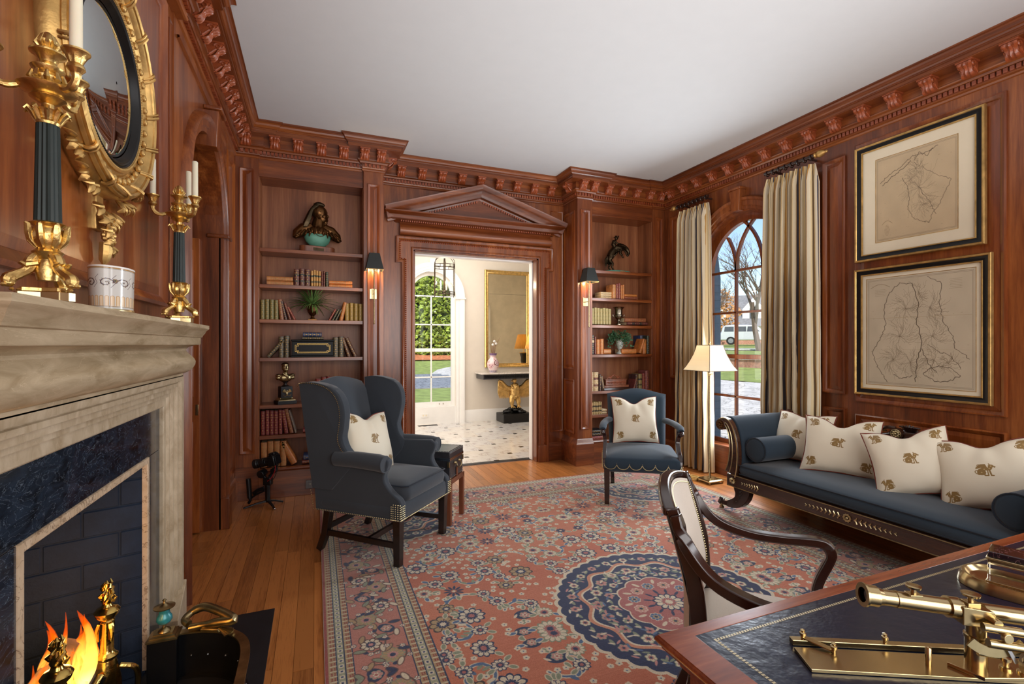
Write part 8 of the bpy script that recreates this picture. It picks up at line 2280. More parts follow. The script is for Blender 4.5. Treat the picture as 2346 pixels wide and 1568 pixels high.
# =================================================================== DESK INSTRUMENTS
rzR = math.radians(-27.1)
al = thing('surveying_alidade', 'brass telescope on a pillar fixed to a long parallel ruler, on the desk', 'instrument', (0.94, 0.706, DT), rzR)
MB().prism([(0.0, 0.036), (0.012 - 0.03 + 0.018, -0.036), (0.60, -0.036), (0.60, 0.036)], 0.0, 0.007, lambda u, v, w: (u, v, w)).build('base_plate', 'brass', al, bevel=0.0008, smooth=False)
MB().box(0.005, 0.60, 0.052, 0.068, 0.0, 0.012).build('parallel_blade', 'brass', al, bevel=0.001, smooth=False)
for xx, yy, z_ in ((0.03, 0.060, 0.012), (0.075, 0.024, 0.007), (0.20, 0.060, 0.012)):
 MB().lathe([(0.004, z_), (0.004, z_ + 0.006), (0.0065, z_ + 0.008), (0.0065, z_ + 0.013), (0.0035, z_ + 0.015), (0.005, z_ + 0.019), (0.0, z_ + 0.022)], (xx, yy, 0), 12).build('screw', 'brass', al)
MB().bar([(0.03, 0.060, 0.016), (0.075, 0.024, 0.011)], 0.014, 0.002).build('link', 'brass', al, smooth=False)
MB().lathe([(0.0055, 0.007), (0.0055, 0.040), (0.004, 0.042), (0.0, 0.043)], (0.245, 0.0, 0), 12).build('stop_pin', 'brass', al)
PX = 0.335
MB().hexa([(PX - 0.055, 0.0, 0.007), (PX - 0.02, -0.045, 0.007), (PX + 0.07, -0.038, 0.007), (PX + 0.05, 0.03, 0.007)], [(PX - 0.055, 0.0, 0.014), (PX - 0.02, -0.045, 0.014), (PX + 0.07, -0.038, 0.014), (PX + 0.05, 0.03, 0.014)]).build('foot_plate', 'brass', al, bevel=0.001, smooth=False)
MB().lathe([(0.018, 0.012), (0.018, 0.065), (0.020, 0.066), (0.020, 0.072), (0.0165, 0.073), (0.0165, 0.110), (0.0, 0.111)], (PX, 0, 0), 22).build('pillar', 'brass', al)
ax_ = MB()
ax_.cyl((PX + 0.005, -0.045, 0.118), (PX + 0.005, 0.035, 0.118), 0.008, n=14)
ax_.build('trunnion', 'brass', al)
# telescope tube, tipped down slightly to the right
T0, T1 = Vector((0.120, 0.004, 0.142)), Vector((0.52, -0.006, 0.104))
dT = (T1 - T0).normalized()
def tel(nm, s0, s1, r0, r1=None, mat='brass'):
 a, b = T0 + dT * s0, T0 + dT * s1
 return MB().cyl(tuple(a), tuple(b), r0, r1, 26).build(nm, mat, al)
def ring(nm, s0, s1, ro, ri, mat='brass'):
 a, b = T0 + dT * s0, T0 + dT * s1
 u_ = dT.cross(Vector((0, 0, 1))).normalized(); v_ = dT.cross(u_)
 c = lambda p, r: [tuple(p + u_ * r * math.cos(t_) + v_ * r * math.sin(t_)) for t_ in np.linspace(0, 2 * PI, 28, endpoint=False)]
 return MB().rings([c(a, ri), c(a, ro), c(b, ro), c(b, ri)], cap=False).build(nm, mat, al)
ring('eyepiece_ring', 0.0, 0.004, 0.0235, 0.0145)
tel('eyepiece_lens', 0.006, 0.008, 0.0140, mat='lens_glass')
ring('eyepiece_cup', 0.003, 0.026, 0.0205, 0.0145)
tel('eye_tube', 0.026, 0.036, 0.0185, 0.0165)
tel('draw_tube', 0.036, 0.062, 0.0155)
tel('collar', 0.062, 0.066, 0.0172)
tel('main_tube', 0.066, 0.165, 0.0163)
tel('front_tube', 0.225, 0.42, 0.0163)
ring('clamp_collar', 0.160, 0.182, 0.0205, 0.0100)
for s_, w_ in ((0.098, 0.013), (0.205, 0.015)):
 c = T0 + dT * s_
 MB().box(c.x - 0.012, c.x + 0.012, c.y - 0.010, c.y + 0.010, c.z + 0.008, c.z + 0.0175).build('saddle', 'brass', al, bevel=0.001)
 MB().lathe([(0.005, 0.0), (0.005, 0.009), (w_, 0.012), (w_ + 0.001, 0.016), (w_ * 0.6, 0.018), (0.0, 0.017)], (c.x, c.y, c.z + 0.017), 22).build('focus_knob', 'brass', al)
cB = T0 + dT * 0.195
MB().hexa([(cB.x - 0.02, cB.y - 0.022, cB.z - 0.022), (cB.x + 0.045, cB.y - 0.03, cB.z - 0.022), (cB.x + 0.045, cB.y + 0.02, cB.z - 0.022), (cB.x - 0.02, cB.y + 0.02, cB.z - 0.022)],
          [(cB.x - 0.02, cB.y - 0.022, cB.z + 0.014), (cB.x + 0.03, cB.y - 0.03, cB.z + 0.010), (cB.x + 0.03, cB.y + 0.02, cB.z + 0.010), (cB.x - 0.02, cB.y + 0.02, cB.z + 0.014)]).build('telescope_block', 'brass', al, bevel=0.001, smooth=False)
for (a, b, r) in (((PX - 0.02, -0.04, 0.110), (PX + 0.04, -0.052, 0.108), 0.0085), ((PX - 0.015, -0.046, 0.083), (PX + 0.06, -0.058, 0.080), 0.0085), ((PX - 0.022, -0.030, 0.055), (PX + 0.01, -0.038, 0.055), 0.0065)):
 MB().cyl(a, b, r, n=16).build('cross_tube', 'brass', al)
for (c, r) in (((PX + 0.055, -0.052, 0.112), 0.017), ((PX + 0.048, -0.050, 0.052), 0.020)):
 MB().cyl((c[0] - 0.003, c[1], c[2]), (c[0] + 0.004, c[1] - 0.003, c[2] - 0.002), r, n=24).build('milled_wheel', 'brass', al, bevel=0.001)
MB().cyl((PX + 0.012, -0.050, 0.098), (PX + 0.012, -0.058, 0.098), 0.009, n=18).build('slotted_screw', 'brass_pale', al, bevel=0.001)
ar_ = [(PX - 0.01 + 0.075 * math.cos(a), 0.10 + 0.075 * math.sin(a)) for a in np.linspace(-2.35, -0.75, 14)]
ar2 = [(PX - 0.01 + 0.057 * math.cos(a), 0.10 + 0.057 * math.sin(a)) for a in np.linspace(-0.75, -2.35, 14)]
MB().prism(ar_ + ar2, -0.046, -0.043, lambda u, v, w: (u + 0.01, w, v + 0.03)).build('graduated_arc', 'brass_pale', al, smooth=False)
MB().bar([(PX + 0.008, -0.05, 0.092), (PX + 0.030, -0.052, 0.05)], 0.006, 0.002, up=(0, 1, 0)).build('index_arm', 'chrome', al)
MB().ball((PX + 0.048, -0.052, 0.052), (0.004, 0.009, 0.012), 10, 8).build('level_glass', 'crystal', al)
for k in range(2):
 MB().lathe([(0.010, 0.014), (0.010, 0.018), (0.005, 0.019), (0.005, 0.028), (0.008, 0.03), (0.008, 0.036), (0.0, 0.038)], (PX + 0.045 + 0.022 * k, -0.012 - 0.012 * k, 0), 16).build('level_screw', 'brass', al)
# inkstand
ik = thing('inkstand', 'brass inkstand with cut glass wells under dark marble lids', 'inkstand', (1.76, 0.60, DT), math.radians(-72))
out_ = arc(-0.125, 0.0, 0.082, PI / 2, 3 * PI / 2, 12) + arc(0.125, 0.0, 0.082, -PI / 2, PI / 2, 12)
MB().rings([[(a * k, b * k, z) for a, b in out_] for k, z in ((1.02, 0.0), (1.02, 0.004), (1.0, 0.020), (0.97, 0.030), (0.94, 0.030), (0.90, 0.018), (0.88, 0.016), (0.1, 0.016))]).build('tray', 'brass', ik, angle=40)
kb = MB()
for k in range(18):
 x_ = -0.12 + k * 0.0141
 for (a, b, c_, d) in ((0, 0.0015, 0, 0.012), (0, 0.010, 0.0105, 0.012), (0.0085, 0.010, 0.004, 0.012), (0.004, 0.010, 0.004, 0.0055), (0.004, 0.0055, 0.004, 0.008)):
  kb.box(x_ + a, x_ + b, -0.066 + c_, -0.066 + d, 0.020, 0.0235)
kb.build('greek_key_band', 'brass_pale', ik, smooth=False, kind='stuff')
for cx in (-0.104, -0.008):
 wb_ = MB(); wb_.box(cx - 0.042, cx + 0.042, -0.030, 0.048, 0.020, 0.070); wb_.build('glass_well', 'crystal', ik, bevel=0.004, smooth=False)
 MB().box(cx - 0.045, cx + 0.045, -0.033, 0.051, 0.015, 0.021).build('well_base', 'brass', ik, bevel=0.001)
 MB().box(cx - 0.042, cx + 0.042, -0.030, 0.048, 0.071, 0.079).build('lid_frame', 'brass', ik, bevel=0.001)
 MB().box(cx - 0.045, cx + 0.045, -0.033, 0.051, 0.079, 0.084).build('lid_moulding', 'brass_pale', ik, bevel=0.0015)
 MB().box(cx - 0.042, cx + 0.042, -0.030, 0.048, 0.084, 0.100).build('marble_lid', 'marble_dark_lid', ik, bevel=0.003)
# =================================================================== CAMERA GIMBAL ON THE FLOOR
gb = thing('camera_gimbal', 'black camera mounted on a handheld gimbal with small tripod feet, by bookcase', 'camera', (-0.385, 4.76, 0.0), -YAW)
for (x1_, y1_, z1_) in ((-0.155, -0.10, 0.008), (0.115, -0.115, 0.008), (0.09, 0.08, 0.008)):
 MB().bar([(0.0, 0.0, 0.042), (x1_ * 0.5, y1_ * 0.5, 0.030), (x1_, y1_, z1_)], [0.022, 0.020, 0.014], [0.018, 0.014, 0.012]).build('tripod_leg', 'black_plastic', gb, bevel=0.003)
 MB().ball((x1_, y1_, 0.0085), (0.009, 0.009, 0.008), 8, 6).build('foot', 'chrome' if x1_ > 0.1 else 'black_plastic', gb)
MB().lathe([(0.020, 0.03), (0.021, 0.045), (0.021, 0.165), (0.024, 0.175), (0.022, 0.185)], (-0.002, 0, 0), 16).build('grip', 'black_plastic', gb)
MB().box(-0.035, 0.035, -0.025, 0.025, 0.18, 0.245).build('control_body', 'black_plastic', gb, bevel=0.008)
MB().ball((0.025, -0.02, 0.245), (0.018, 0.018, 0.012), 10, 8).build('joystick', 'black_plastic', gb)
MB().tube([(-0.155, -0.01, 0.07), (-0.165, -0.015, 0.24)], [0.019, 0.021], 14).build('side_handle', 'black_plastic', gb)
MB().tube([(-0.155, -0.01, 0.07), (-0.15, -0.01, 0.045), (-0.165, -0.01, 0.022)], [0.014, 0.012, 0.012], 10).build('handle_cap', 'black_metal', gb)
MB().bar([(-0.150, -0.01, 0.062), (-0.095, -0.01, 0.10), (-0.03, 0, 0.13)], 0.014, 0.016).build('bracket_arm', 'black_metal', gb)
MB().bar([(-0.125, -0.01, 0.105), (-0.085, -0.012, 0.135), (-0.03, 0, 0.155)], 0.02, 0.03).build('clamp', 'black_metal', gb, bevel=0.003)
MB().cyl((-0.055, -0.03, 0.275), (-0.045, 0.03, 0.29), 0.034, n=22).build('motor', 'black_plastic', gb, bevel=0.004)
MB().bar(spline([(-0.045, 0.0, 0.27), (-0.01, 0.0, 0.225), (0.015, 0.0, 0.235), (0.03, 0.01, 0.27)], 4), 0.022, 0.024, up=(0, 1, 0)).build('lower_arm', 'black_plastic', gb, bevel=0.004)
MB().bar([(0.005, 0.01, 0.25), (0.06, 0.02, 0.31), (0.075, 0.02, 0.37), (0.085, 0.0, 0.41)], 0.02, 0.026, up=(0, 1, 0)).build('upper_arm', 'black_plastic', gb, bevel=0.004)
MB().cyl((0.05, -0.015, 0.305), (0.05, 0.035, 0.31), 0.026, n=18).build('motor', 'black_plastic', gb, bevel=0.004)
Rm = Matrix.Translation((0.055, -0.01, 0.40)) @ Matrix.Rotation(math.radians(-12), 4, 'Y')
cb = MB(Rm); cb.box(-0.032, 0.030, -0.055, 0.065, -0.045, 0.045); cb.box(-0.028, 0.026, -0.02, 0.035, 0.045, 0.068)
cb.build('camera_body', 'black_plastic', gb, bevel=0.006)
cb = MB(Rm); cb.box(-0.015, 0.02, -0.05, -0.03, 0.045, 0.056); cb.box(-0.02, 0.024, 0.04, 0.06, 0.045, 0.055); cb.box(0.030, 0.040, -0.045, 0.05, -0.036, 0.034)
cb.build('dials_and_screen', 'black_metal', gb, bevel=0.003)
Rl = Rm @ Matrix.Rotation(-PI / 2, 4, 'Y')
ln = MB(Rl); ln.lathe([(0.030, 0.03), (0.036, 0.04), (0.036, 0.075), (0.039, 0.078), (0.039, 0.105), (0.036, 0.108), (0.036, 0.135), (0.041, 0.142), (0.041, 0.172), (0.034, 0.172), (0.032, 0.16), (0.0, 0.158)], n=26)
ln.build('lens', 'black_plastic', gb, angle=30)
ln = MB(Rl)
for z_ in (0.060, 0.12): ln.lathe([(0.0365, z_), (0.0385, z_ + 0.003), (0.0385, z_ + 0.012), (0.0365, z_ + 0.015)], n=26)
ln.build('focus_ring', 'black_metal', gb, angle=30)
ln = MB(Rl); ln.lathe([(0.031, 0.160), (0.02, 0.166), (0.0, 0.168)], n=24); ln.build('front_element', 'lens_glass', gb)
MB().tube(spline([(0.01, -0.03, 0.22), (0.045, -0.035, 0.25), (0.075, -0.03, 0.31), (0.08, -0.03, 0.36)], 5), 0.0035, 6).build('red_cable', 'red_wire', gb)
MB().tube(spline([(0.0, -0.03, 0.24), (0.06, -0.04, 0.235), (0.09, -0.03, 0.30), (0.09, -0.02, 0.38)], 5), 0.0025, 6).build('black_cable', 'black_plastic', gb)
# =================================================================== HALL BEYOND THE DOORWAY
HY0, HY1, HX0, HX1 = YD + 0.10, 8.49, -0.9, 5.3
# octagon and cabochon marble floor
M['cream_marble'] = stone('cream_marble', (214, 204, 192), (190, 176, 164), (230, 222, 212), 2.2, 0.16, 0.02, 0.3, (1, 1, 1), 0)
M['cream_marble_2'] = stone('grey_cream_marble', (206, 200, 196), (178, 170, 166), (226, 222, 218), 2.6, 0.16, 0.02, 0.3, (1, 1, 1), 0)
M['grout'] = plain('grout', (150, 142, 132), 0.9)
floor_hall = struct(MB().box(HX0, HX1, YD + 0.16, HY1 + 0.1, -0.06, -0.004).build('floor_hall', 'grout', smooth=False))
GX, GY, ca = 0.293, 0.3095, 0.031
def tile_me(nm, mt): return MB().box(-GX / 2 + 0.0008, GX / 2 - 0.0008, -GY / 2 + 0.0008, GY / 2 - 0.0008, -0.004, 0.002).mesh(nm, mt, smooth=False)
om = [tile_me('tile_a', 'cream_marble'), tile_me('tile_b', 'cream_marble_2')]
M['black_tile'] = plain('black_cabochon', (16, 16, 20), 0.15)
cbm = MB().box(-ca, ca, -ca, ca, -0.004, 0.0028).mesh('cabochon', 'black_tile', smooth=False)
x0f, y0f = 2.05 - 4 * GX, 6.146 - 2 * GY
for i in range(0, 12):
 for j in range(0, 10):
  cx, cy = x0f + i * GX, y0f + j * GY
  if cy > HY1 - 0.02: continue
  if cy + GY / 2 < HY1 - 0.01 + 0.2: link_copy(om[(i * 7 + j * 3) % 5 in (0, 2)], 'marble_tile', floor_hall, (cx + GX / 2, cy + GY / 2, 0))
  if (i + j) % 2 == 0: link_copy(cbm, 'black_cabochon', floor_hall, (cx, cy, 0))
MB().box(HX0, HX1, YD + 0.16, YD + 0.235, -0.004, 0.0022).build('border_strip', 'slate', floor_hall, smooth=False)
MB().box(HX0, x0f - 0.001, 5.536, HY1, -0.004, 0.002).build('border_tile', 'cream_marble', floor_hall, smooth=False)
MB().box(x0f + 12 * GX + 0.001, HX1, 5.536, HY1, -0.004, 0.002).build('border_tile', 'cream_marble', floor_hall, smooth=False)
struct(MB().box(HX0, HX1, HY0 + 0.06, HY1 + 0.1, 3.45, 3.55).build('ceiling_hall', 'white_paint', smooth=False))
# far wall with arched window
hWX, hWR, hWS = 1.925, 0.43, 2.28
mH = lambda u, v, w: (u, HY1 - w, v)
poly = [(HX0, 0), (hWX - hWR, 0), (hWX - hWR, hWS)] + arc(hWX, hWS, hWR, PI, 0, 24)[1:-1] + [(hWX + hWR, hWS), (hWX + hWR, 0), (HX1, 0), (HX1, 3.5), (HX0, 3.5)]
wall_hall_back = struct(MB().prism(poly, -0.14, 0.0, mH).build('wall_hall_back', 'hall_paint', smooth=False))
MB().box(hWX - hWR, hWX + hWR, HY1, HY1 + 0.12, 0, 0.30).build('window_apron', 'white_paint', wall_hall_back, smooth=False)
trim_5 = struct(MB().sweep([(hWX + hWR, 0), (hWX + hWR, hWS)] + arc(hWX, hWS, hWR, 0, PI, 30)[1:-1] + [(hWX - hWR, hWS), (hWX - hWR, 0)], [(0, 0), (0, 0.02), (0.03, 0.022), (0.035, 0.032), (0.08, 0.032), (0.085, 0.04), (0.10, 0.042), (0.12, 0.05), (0.155, 0.05), (0.16, 0.0)], mH, side=-1).build('trim_5', 'white_paint', angle=40))
MB().box(hWX + hWR - 0.02, hWX + hWR + 0.18, HY1 - 0.065, HY1, hWS - 0.05, hWS - 0.02).build('impost', 'white_paint', trim_5, bevel=0.006)
MB().box(hWX - 0.05, hWX + 0.05, HY1 - 0.08, HY1, hWS + hWR - 0.02, hWS + hWR + 0.22).build('keystone', 'white_paint', trim_5, bevel=0.006)
window_2 = struct(MB().sweep([(hWX + hWR, 0.30), (hWX + hWR, hWS)] + arc(hWX, hWS, hWR, 0, PI, 30)[1:-1] + [(hWX - hWR, hWS), (hWX - hWR, 0.30)], [(0, -0.12), (0, -0.06), (0.065, -0.06), (0.065, -0.12)], mH, side=1, closed_prof=True).build('window_2', 'white_paint', angle=50))
hg = hWR - 0.065
def hb(u0, u1, v0, v1, nm='glazing_bar'): MB().box(u0, u1, HY1 + 0.075, HY1 + 0.10, v0, v1).build(nm, 'white_paint', window_2, smooth=False, bevel=0.003)
hb(hWX - 0.012, hWX + 0.012, 0.38, 1.29); hb(hWX - 0.012, hWX + 0.012, 1.34, hWS)
for z in (0.83, 1.77, 2.28): hb(hWX - hg, hWX + hg, z - 0.012, z + 0.012)
hb(hWX - hg, hWX + hg, 1.285, 1.345, 'meeting_rail'); hb(hWX - hg, hWX + hg, 0.30, 0.385, 'bottom_rail')
for s in (-1, 1):
 pts = []
 for k in range(20):
  a = k / 19 * 1.25; R_ = hg * 1.15
  px_, pz_ = s * (-hg + R_ - R_ * math.cos(a)) , R_ * math.sin(a)
  if px_ * px_ + pz_ * pz_ > hg * hg * 1.02: break
  pts.append((hWX + px_, hWS + pz_))
 MB().sweep(pts, [(-0.011, -0.10), (-0.011, -0.075), (0.011, -0.075), (0.011, -0.10)], mH, closed_prof=True).build('tracery_bar', 'white_paint', window_2)
for u0, u1 in ((hWX - hg, hWX), (hWX, hWX + hg)):
 for v0, v1 in ((0.385, 0.83), (0.83, 1.31), (1.31, 1.77), (1.77, 2.28)):
  pane_poly(window_2, [(u0, v0), (u1, v0), (u1, v1), (u0, v1)], mH, -0.09)
pane_poly(window_2, arc(hWX, hWS, hg, 0, PI, 20), mH, -0.09, nm='fanlight_pane')
for s in (-1, 1): MB().ball((hWX + 0.18 + s * 0.035, HY1 + 0.066, 0.345), (0.008, 0.006, 0.012), 8, 6).build('sash_lift', 'brass_old', window_2)
struct(MB().sweep([(hWX + hWR + 0.16, HY1), (HX1, HY1)], [(0, 0.22), (0.008, 0.215), (0.014, 0.19), (0.018, 0.185), (0.018, 0.0)], side=-1).build('baseboard_hall', 'white_paint', angle=50))
ho = thing('white_outlet', 'white outlet plate under the hall window', 'outlet', (1.79, HY1 - 0.001, 0.16))
MB().box(-0.06, 0.06, -0.006, 0.0, -0.038, 0.038).build('plate', 'white_paint', ho, bevel=0.002)
for s in (-1, 1): MB().box(s * 0.025 - 0.013, s * 0.025 + 0.013, -0.008, -0.006, -0.014, 0.014).build('socket', 'paper', ho)
hv = thing('floor_vent', 'dark metal floor register set in the marble below the hall window', 'vent', (1.82, 8.37, 0.002))
MB().box(-0.17, 0.17, -0.05, 0.05, 0.0, 0.003).build('frame', 'black_metal', hv, smooth=False)
for k in range(16): MB().box(-0.155 + k * 0.02, -0.147 + k * 0.02, -0.04, 0.04, 0.003, 0.005).build('slat', 'slate', hv, smooth=False)
# side and near walls of the hall
struct(MB().box(HX0 - 0.1, HX0, HY0 + 0.06, HY1 + 0.1, 0, 3.5).build('wall_hall_left', 'hall_paint', smooth=False))
struct(MB().box(HX1, HX1 + 0.1, HY0 + 0.06, HY1 + 0.1, 0, 3.5).build('wall_hall_right', 'hall_paint', smooth=False))
poly = [(HX0, 0), (DX0, 0), (DX0, DZ), (DX1, DZ), (DX1, 0), (HX1, 0), (HX1, 3.5), (HX0, 3.5)]
struct(MB().prism(poly, 0.0, 0.05, lambda u, v, w: (u, HY0 + 0.055 + w, v)).build('wall_hall_near', 'hall_paint', smooth=False))
# door with fanlight on the near side of the hall, seen in the mirror
d3 = MB(); d3.box(3.05, 3.95, HY0 + 0.105, HY0 + 0.13, 0.0, 2.1)
door_3 = struct(d3.build('door_3', 'mahogany_red', smooth=False))
mH2 = lambda u, v, w: (u, HY0 + 0.13 + w, v)
for u0, u1 in ((3.13, 3.46), (3.54, 3.87)):
 for v0, v1 in ((0.2, 0.9), (1.05, 1.95)): panel(door_3, mH2, u0, u1, v0, v1)
fnl = MB().prism(arc(3.5, 2.2, 0.42, 0, PI, 24), 0.0, 0.02, lambda u, v, w: (u, HY0 + 0.106 + w, v)).build('fanlight', 'pale_glass', door_3, smooth=False) if False else None
M['pale_glass'] = plain('pale_fanlight_glass', (206, 222, 236), 0.08, 0, 0.5, 0.05)
fnl = MB().prism(arc(3.5, 2.2, 0.42, 0, PI, 24), 0.0, 0.02, lambda u, v, w: (u, HY0 + 0.106 + w, v)).build('fanlight', 'pale_glass', door_3, smooth=False)
MB().sweep([(3.95, 0.0), (3.95, 2.2)] + arc(3.5, 2.2, 0.45, 0, PI, 24)[1:-1] + [(3.05, 2.2), (3.05, 0)], [(0, 0.0), (0, 0.03), (0.10, 0.04), (0.12, 0.0)], lambda u, v, w: (u, HY0 + 0.105 + w, v), side=-1).build('casing', 'white_paint', door_3)
# console table on a gilt eagle
ct = thing('console_table', 'dark carved console table with white marble top on a gilt eagle', 'table', (3.40, 8.25, 0.0))
MB().box(-0.70, 0.70, -0.215, 0.225, 0.885, 0.91).build('marble_top', 'cream_marble', ct, bevel=0.005)
MB().box(-0.66, 0.66, -0.18, 0.225, 0.795, 0.885).build('apron', 'leather_trunk', ct, bevel=0.003)
fr_ = MB()
for k in range(44):
 x_ = -0.64 + k * 0.03
 fr_.box(x_, x_ + 0.018, -0.187, -0.18, 0.82, 0.86); fr_.box(x_ + 0.02, x_ + 0.026, -0.185, -0.18, 0.812, 0.868)
fr_.build('carved_fret', 'black_metal', ct, smooth=False, kind='stuff')
MB().box(-0.285, 0.285, -0.20, 0.19, 0.0, 0.16).build('plinth', 'black_frame', ct, bevel=0.012, seg=3)
rk_ = MB()
for k in range(40):
 a = rnd.random() * 2 * PI; r = rnd.random() ** 0.6
 rk_.ball((0.20 * r * math.cos(a), 0.13 * r * math.sin(a), 0.17 + 0.10 * (1 - r)), (0.05, 0.04, 0.032), 8, 6)
organic(rk_, 'rockwork', 'black_frame', ct, 0.008, 1)
eg = MB()
eg.tube([(-0.01, 0.0, 0.42), (0.0, -0.01, 0.52), (0.01, -0.02, 0.62), (0.0, -0.025, 0.70)], [0.075, 0.095, 0.085, 0.05], 14)
eg.ball((-0.01, -0.035, 0.755), (0.042, 0.045, 0.048), 12, 8)
eg.tube([(-0.035, -0.045, 0.755), (-0.075, -0.055, 0.748), (-0.085, -0.055, 0.728)], [0.02, 0.014, 0.005], 8)
for s in (-1, 1):
 eg.tube([(s * 0.045, -0.01, 0.45), (s * 0.07, -0.04, 0.36), (s * 0.06, -0.05, 0.28)], [0.06, 0.045, 0.024], 10)
 for k in (-1, 0, 1): eg.tube([(s * 0.06, -0.05, 0.285), (s * 0.06 + k * 0.03, -0.085, 0.275), (s * 0.06 + k * 0.04, -0.105, 0.255)], [0.014, 0.011, 0.005], 6)
 eg.tube([(s * 0.07, 0.0, 0.60), (s * 0.16, 0.0, 0.64), (s * 0.25, 0.0, 0.74), (s * 0.29, 0, 0.76), (s * 0.31, 0, 0.70)], [0.045, 0.034, 0.03, 0.024, 0.02], 8)
for k in range(26):
 a = k * 2.4; z = 0.44 + 0.009 * k
 eg.ball((0.0 + 0.078 * math.cos(a), -0.02 - 0.075 * abs(math.sin(a)), z), (0.02, 0.012, 0.022), 6, 5)
organic(eg, 'eagle_body', 'gilt_wood', ct, 0.007, 1)
for s in (-1, 1):
 wg = MB()
 for k in range(11):
  q_ = k / 10
  x_, z_ = s * (0.10 + 0.205 * q_), 0.60 + 0.12 * q_ ** 1.2
  for j in range(3):
   L = (0.09, 0.16, 0.26)[j] * (0.65 + 0.45 * q_)
   wg.tube([(x_, 0.01 - 0.012 * (2 - j), z_ + 0.02), (x_ + s * 0.008, 0.0 - 0.012 * (2 - j), z_ - L * 0.6), (x_ + s * (0.012 - 0.03 * q_), 0.01 - 0.010 * (2 - j), z_ - L)], [0.013, 0.015, 0.004], 6, flat=(1.0, 0.6))
 wg.build('wing_feathers', 'gilt_wood', ct)
MB().tube(spline([(0.30, 0.10, 0.79), (0.27, 0.05, 0.60), (0.34, 0.02, 0.35), (0.31, 0.0, 0.12), (0.33, 0.05, 0.006)], 6), 0.004, 6).build('hanging_cord', 'black_plastic', ct)
# hall mirror
hm = thing('hall_mirror', 'tall gold framed antique mirror above the hall console table', 'mirror', (3.36, HY1 - 0.001, 1.893))
mm_ = lambda u, v, w: (u, -w, v)
M['antique_mirror'] = plain('antique_mirror_glass', (226, 216, 190), 0.06, 1.0, 0, 0.10, 5)
MB().sweep([(-0.46, -0.905), (0.46, -0.905), (0.46, 0.905), (-0.46, 0.905)], [(0, 0), (0, 0.035), (0.012, 0.045), (0.03, 0.040), (0.042, 0.028), (0.055, 0.032), (0.066, 0.030), (0.075, 0.012)], mm_, closed=True).build('gold_frame', 'gilt', hm, angle=40)
for z0_, z1_ in ((-0.85, 0.46), (0.464, 0.85)): MB().box(-0.40, 0.40, -0.014, -0.006, z0_, z1_).build('mirror_plate', 'antique_mirror', hm, smooth=False)
# lamp on the console
tlp = thing('table_lamp', 'black urn table lamp with pleated tan shade on hall console', 'table lamp', (3.80, 8.22, 0.911))
MB().box(-0.09, 0.09, -0.07, 0.07, 0.0, 0.045).build('gilt_plinth', 'gilt', tlp, bevel=0.004)
MB().lathe([(0.04, 0.045), (0.022, 0.07), (0.018, 0.10), (0.05, 0.14), (0.062, 0.19), (0.058, 0.25), (0.078, 0.31), (0.085, 0.335), (0.07, 0.34), (0.0, 0.34)], n=24, flute=(0, 0.06, 0.13, 0.2)).build('urn', 'ebony', tlp)
MB().lathe([(0.088, 0.335), (0.092, 0.342), (0.088, 0.35), (0.01, 0.352), (0.008, 0.50)], n=24).build('collar', 'gilt', tlp)
m, nt, b = new_mat('pleated_silk')
b.inputs['Base Color'].default_value = srgb(206, 162, 92); b.inputs['Roughness'].default_value = 0.7
tl = nt.nodes.new('ShaderNodeBsdfTranslucent'); tl.inputs[0].default_value = srgb(240, 186, 104)
mx = nt.nodes.new('ShaderNodeMixShader'); mx.inputs[0].default_value = 0.5
nt.links.new(b.outputs[0], mx.inputs[1]); nt.links.new(tl.outputs[0], mx.inputs[2]); nt.links.new(mx.outputs[0], nt.nodes['Material Output'].inputs[0])
M['pleat'] = m
MB().rings([[((r + 0.004 * (j % 2)) * math.cos(2 * PI * j / 72), (r + 0.004 * (j % 2)) * math.sin(2 * PI * j / 72), z) for j in range(72)] for r, z in ((0.185, 0.42), (0.115, 0.70))], cap=False).build('pleated_shade', 'pleat', tlp, angle=10)
MB().ball((0, 0, 0.55), 0.03, 10, 8).build('bulb', 'bulb', tlp)
add_light('hall_lamp_light', 'POINT', (3.80, 8.22, 0.911 + 0.56), None, 10, (1.0, 0.72, 0.4), 0.035)
# imari vase with a spray
im = Img(256, 256, (226, 206, 206)); rr = random.Random(4)
for _ in range(60): im.flower(rr.uniform(0, 256), rr.uniform(60, 200), rr.uniform(8, 16), 6, [(196, 120, 120), (232, 214, 214), (206, 130, 120), (70, 80, 130)])
for k in range(24): im.rect(k * 10.7 + 2, k * 10.7 + 7, 8, 44, (60, 72, 120))
for cx in (64, 192): im.disc(cx, 118, 30, (96, 40, 44)); im.disc(cx, 118, 25, (226, 206, 206)); im.flower(cx, 118, 20, 7, [(90, 90, 130), (206, 160, 160), (226, 206, 206), (120, 60, 60)])
im.rect(0, 256, 226, 256, (120, 90, 130))
M['imari'] = print_mat('painted_vase', im.image('vase_pattern'), 0.12, 0.5)
vs = thing('painted_vase', 'pink and blue painted vase with white blossom at left end of console', 'vase', (2.955, 8.17, 0.911))
vp = [(0.058, 0.0), (0.066, 0.02), (0.082, 0.06), (0.105, 0.12), (0.108, 0.17), (0.09, 0.22), (0.06, 0.26), (0.05, 0.285), (0.062, 0.31), (0.072, 0.345)]
MB().sheet(lambda u, v: (lambda i, f_: (lambda r, z: (r * math.cos(-2 * PI * u + 0.6), r * math.sin(-2 * PI * u + 0.6), z))(vp[i][0] * (1 - f_) + vp[min(i + 1, 9)][0] * f_, vp[i][1] * (1 - f_) + vp[min(i + 1, 9)][1] * f_))(min(int(v * 9), 8), v * 9 - min(int(v * 9), 8)), 32, 18, uvs=True, fl=True).build('body', 'imari', vs)
sp_ = MB()
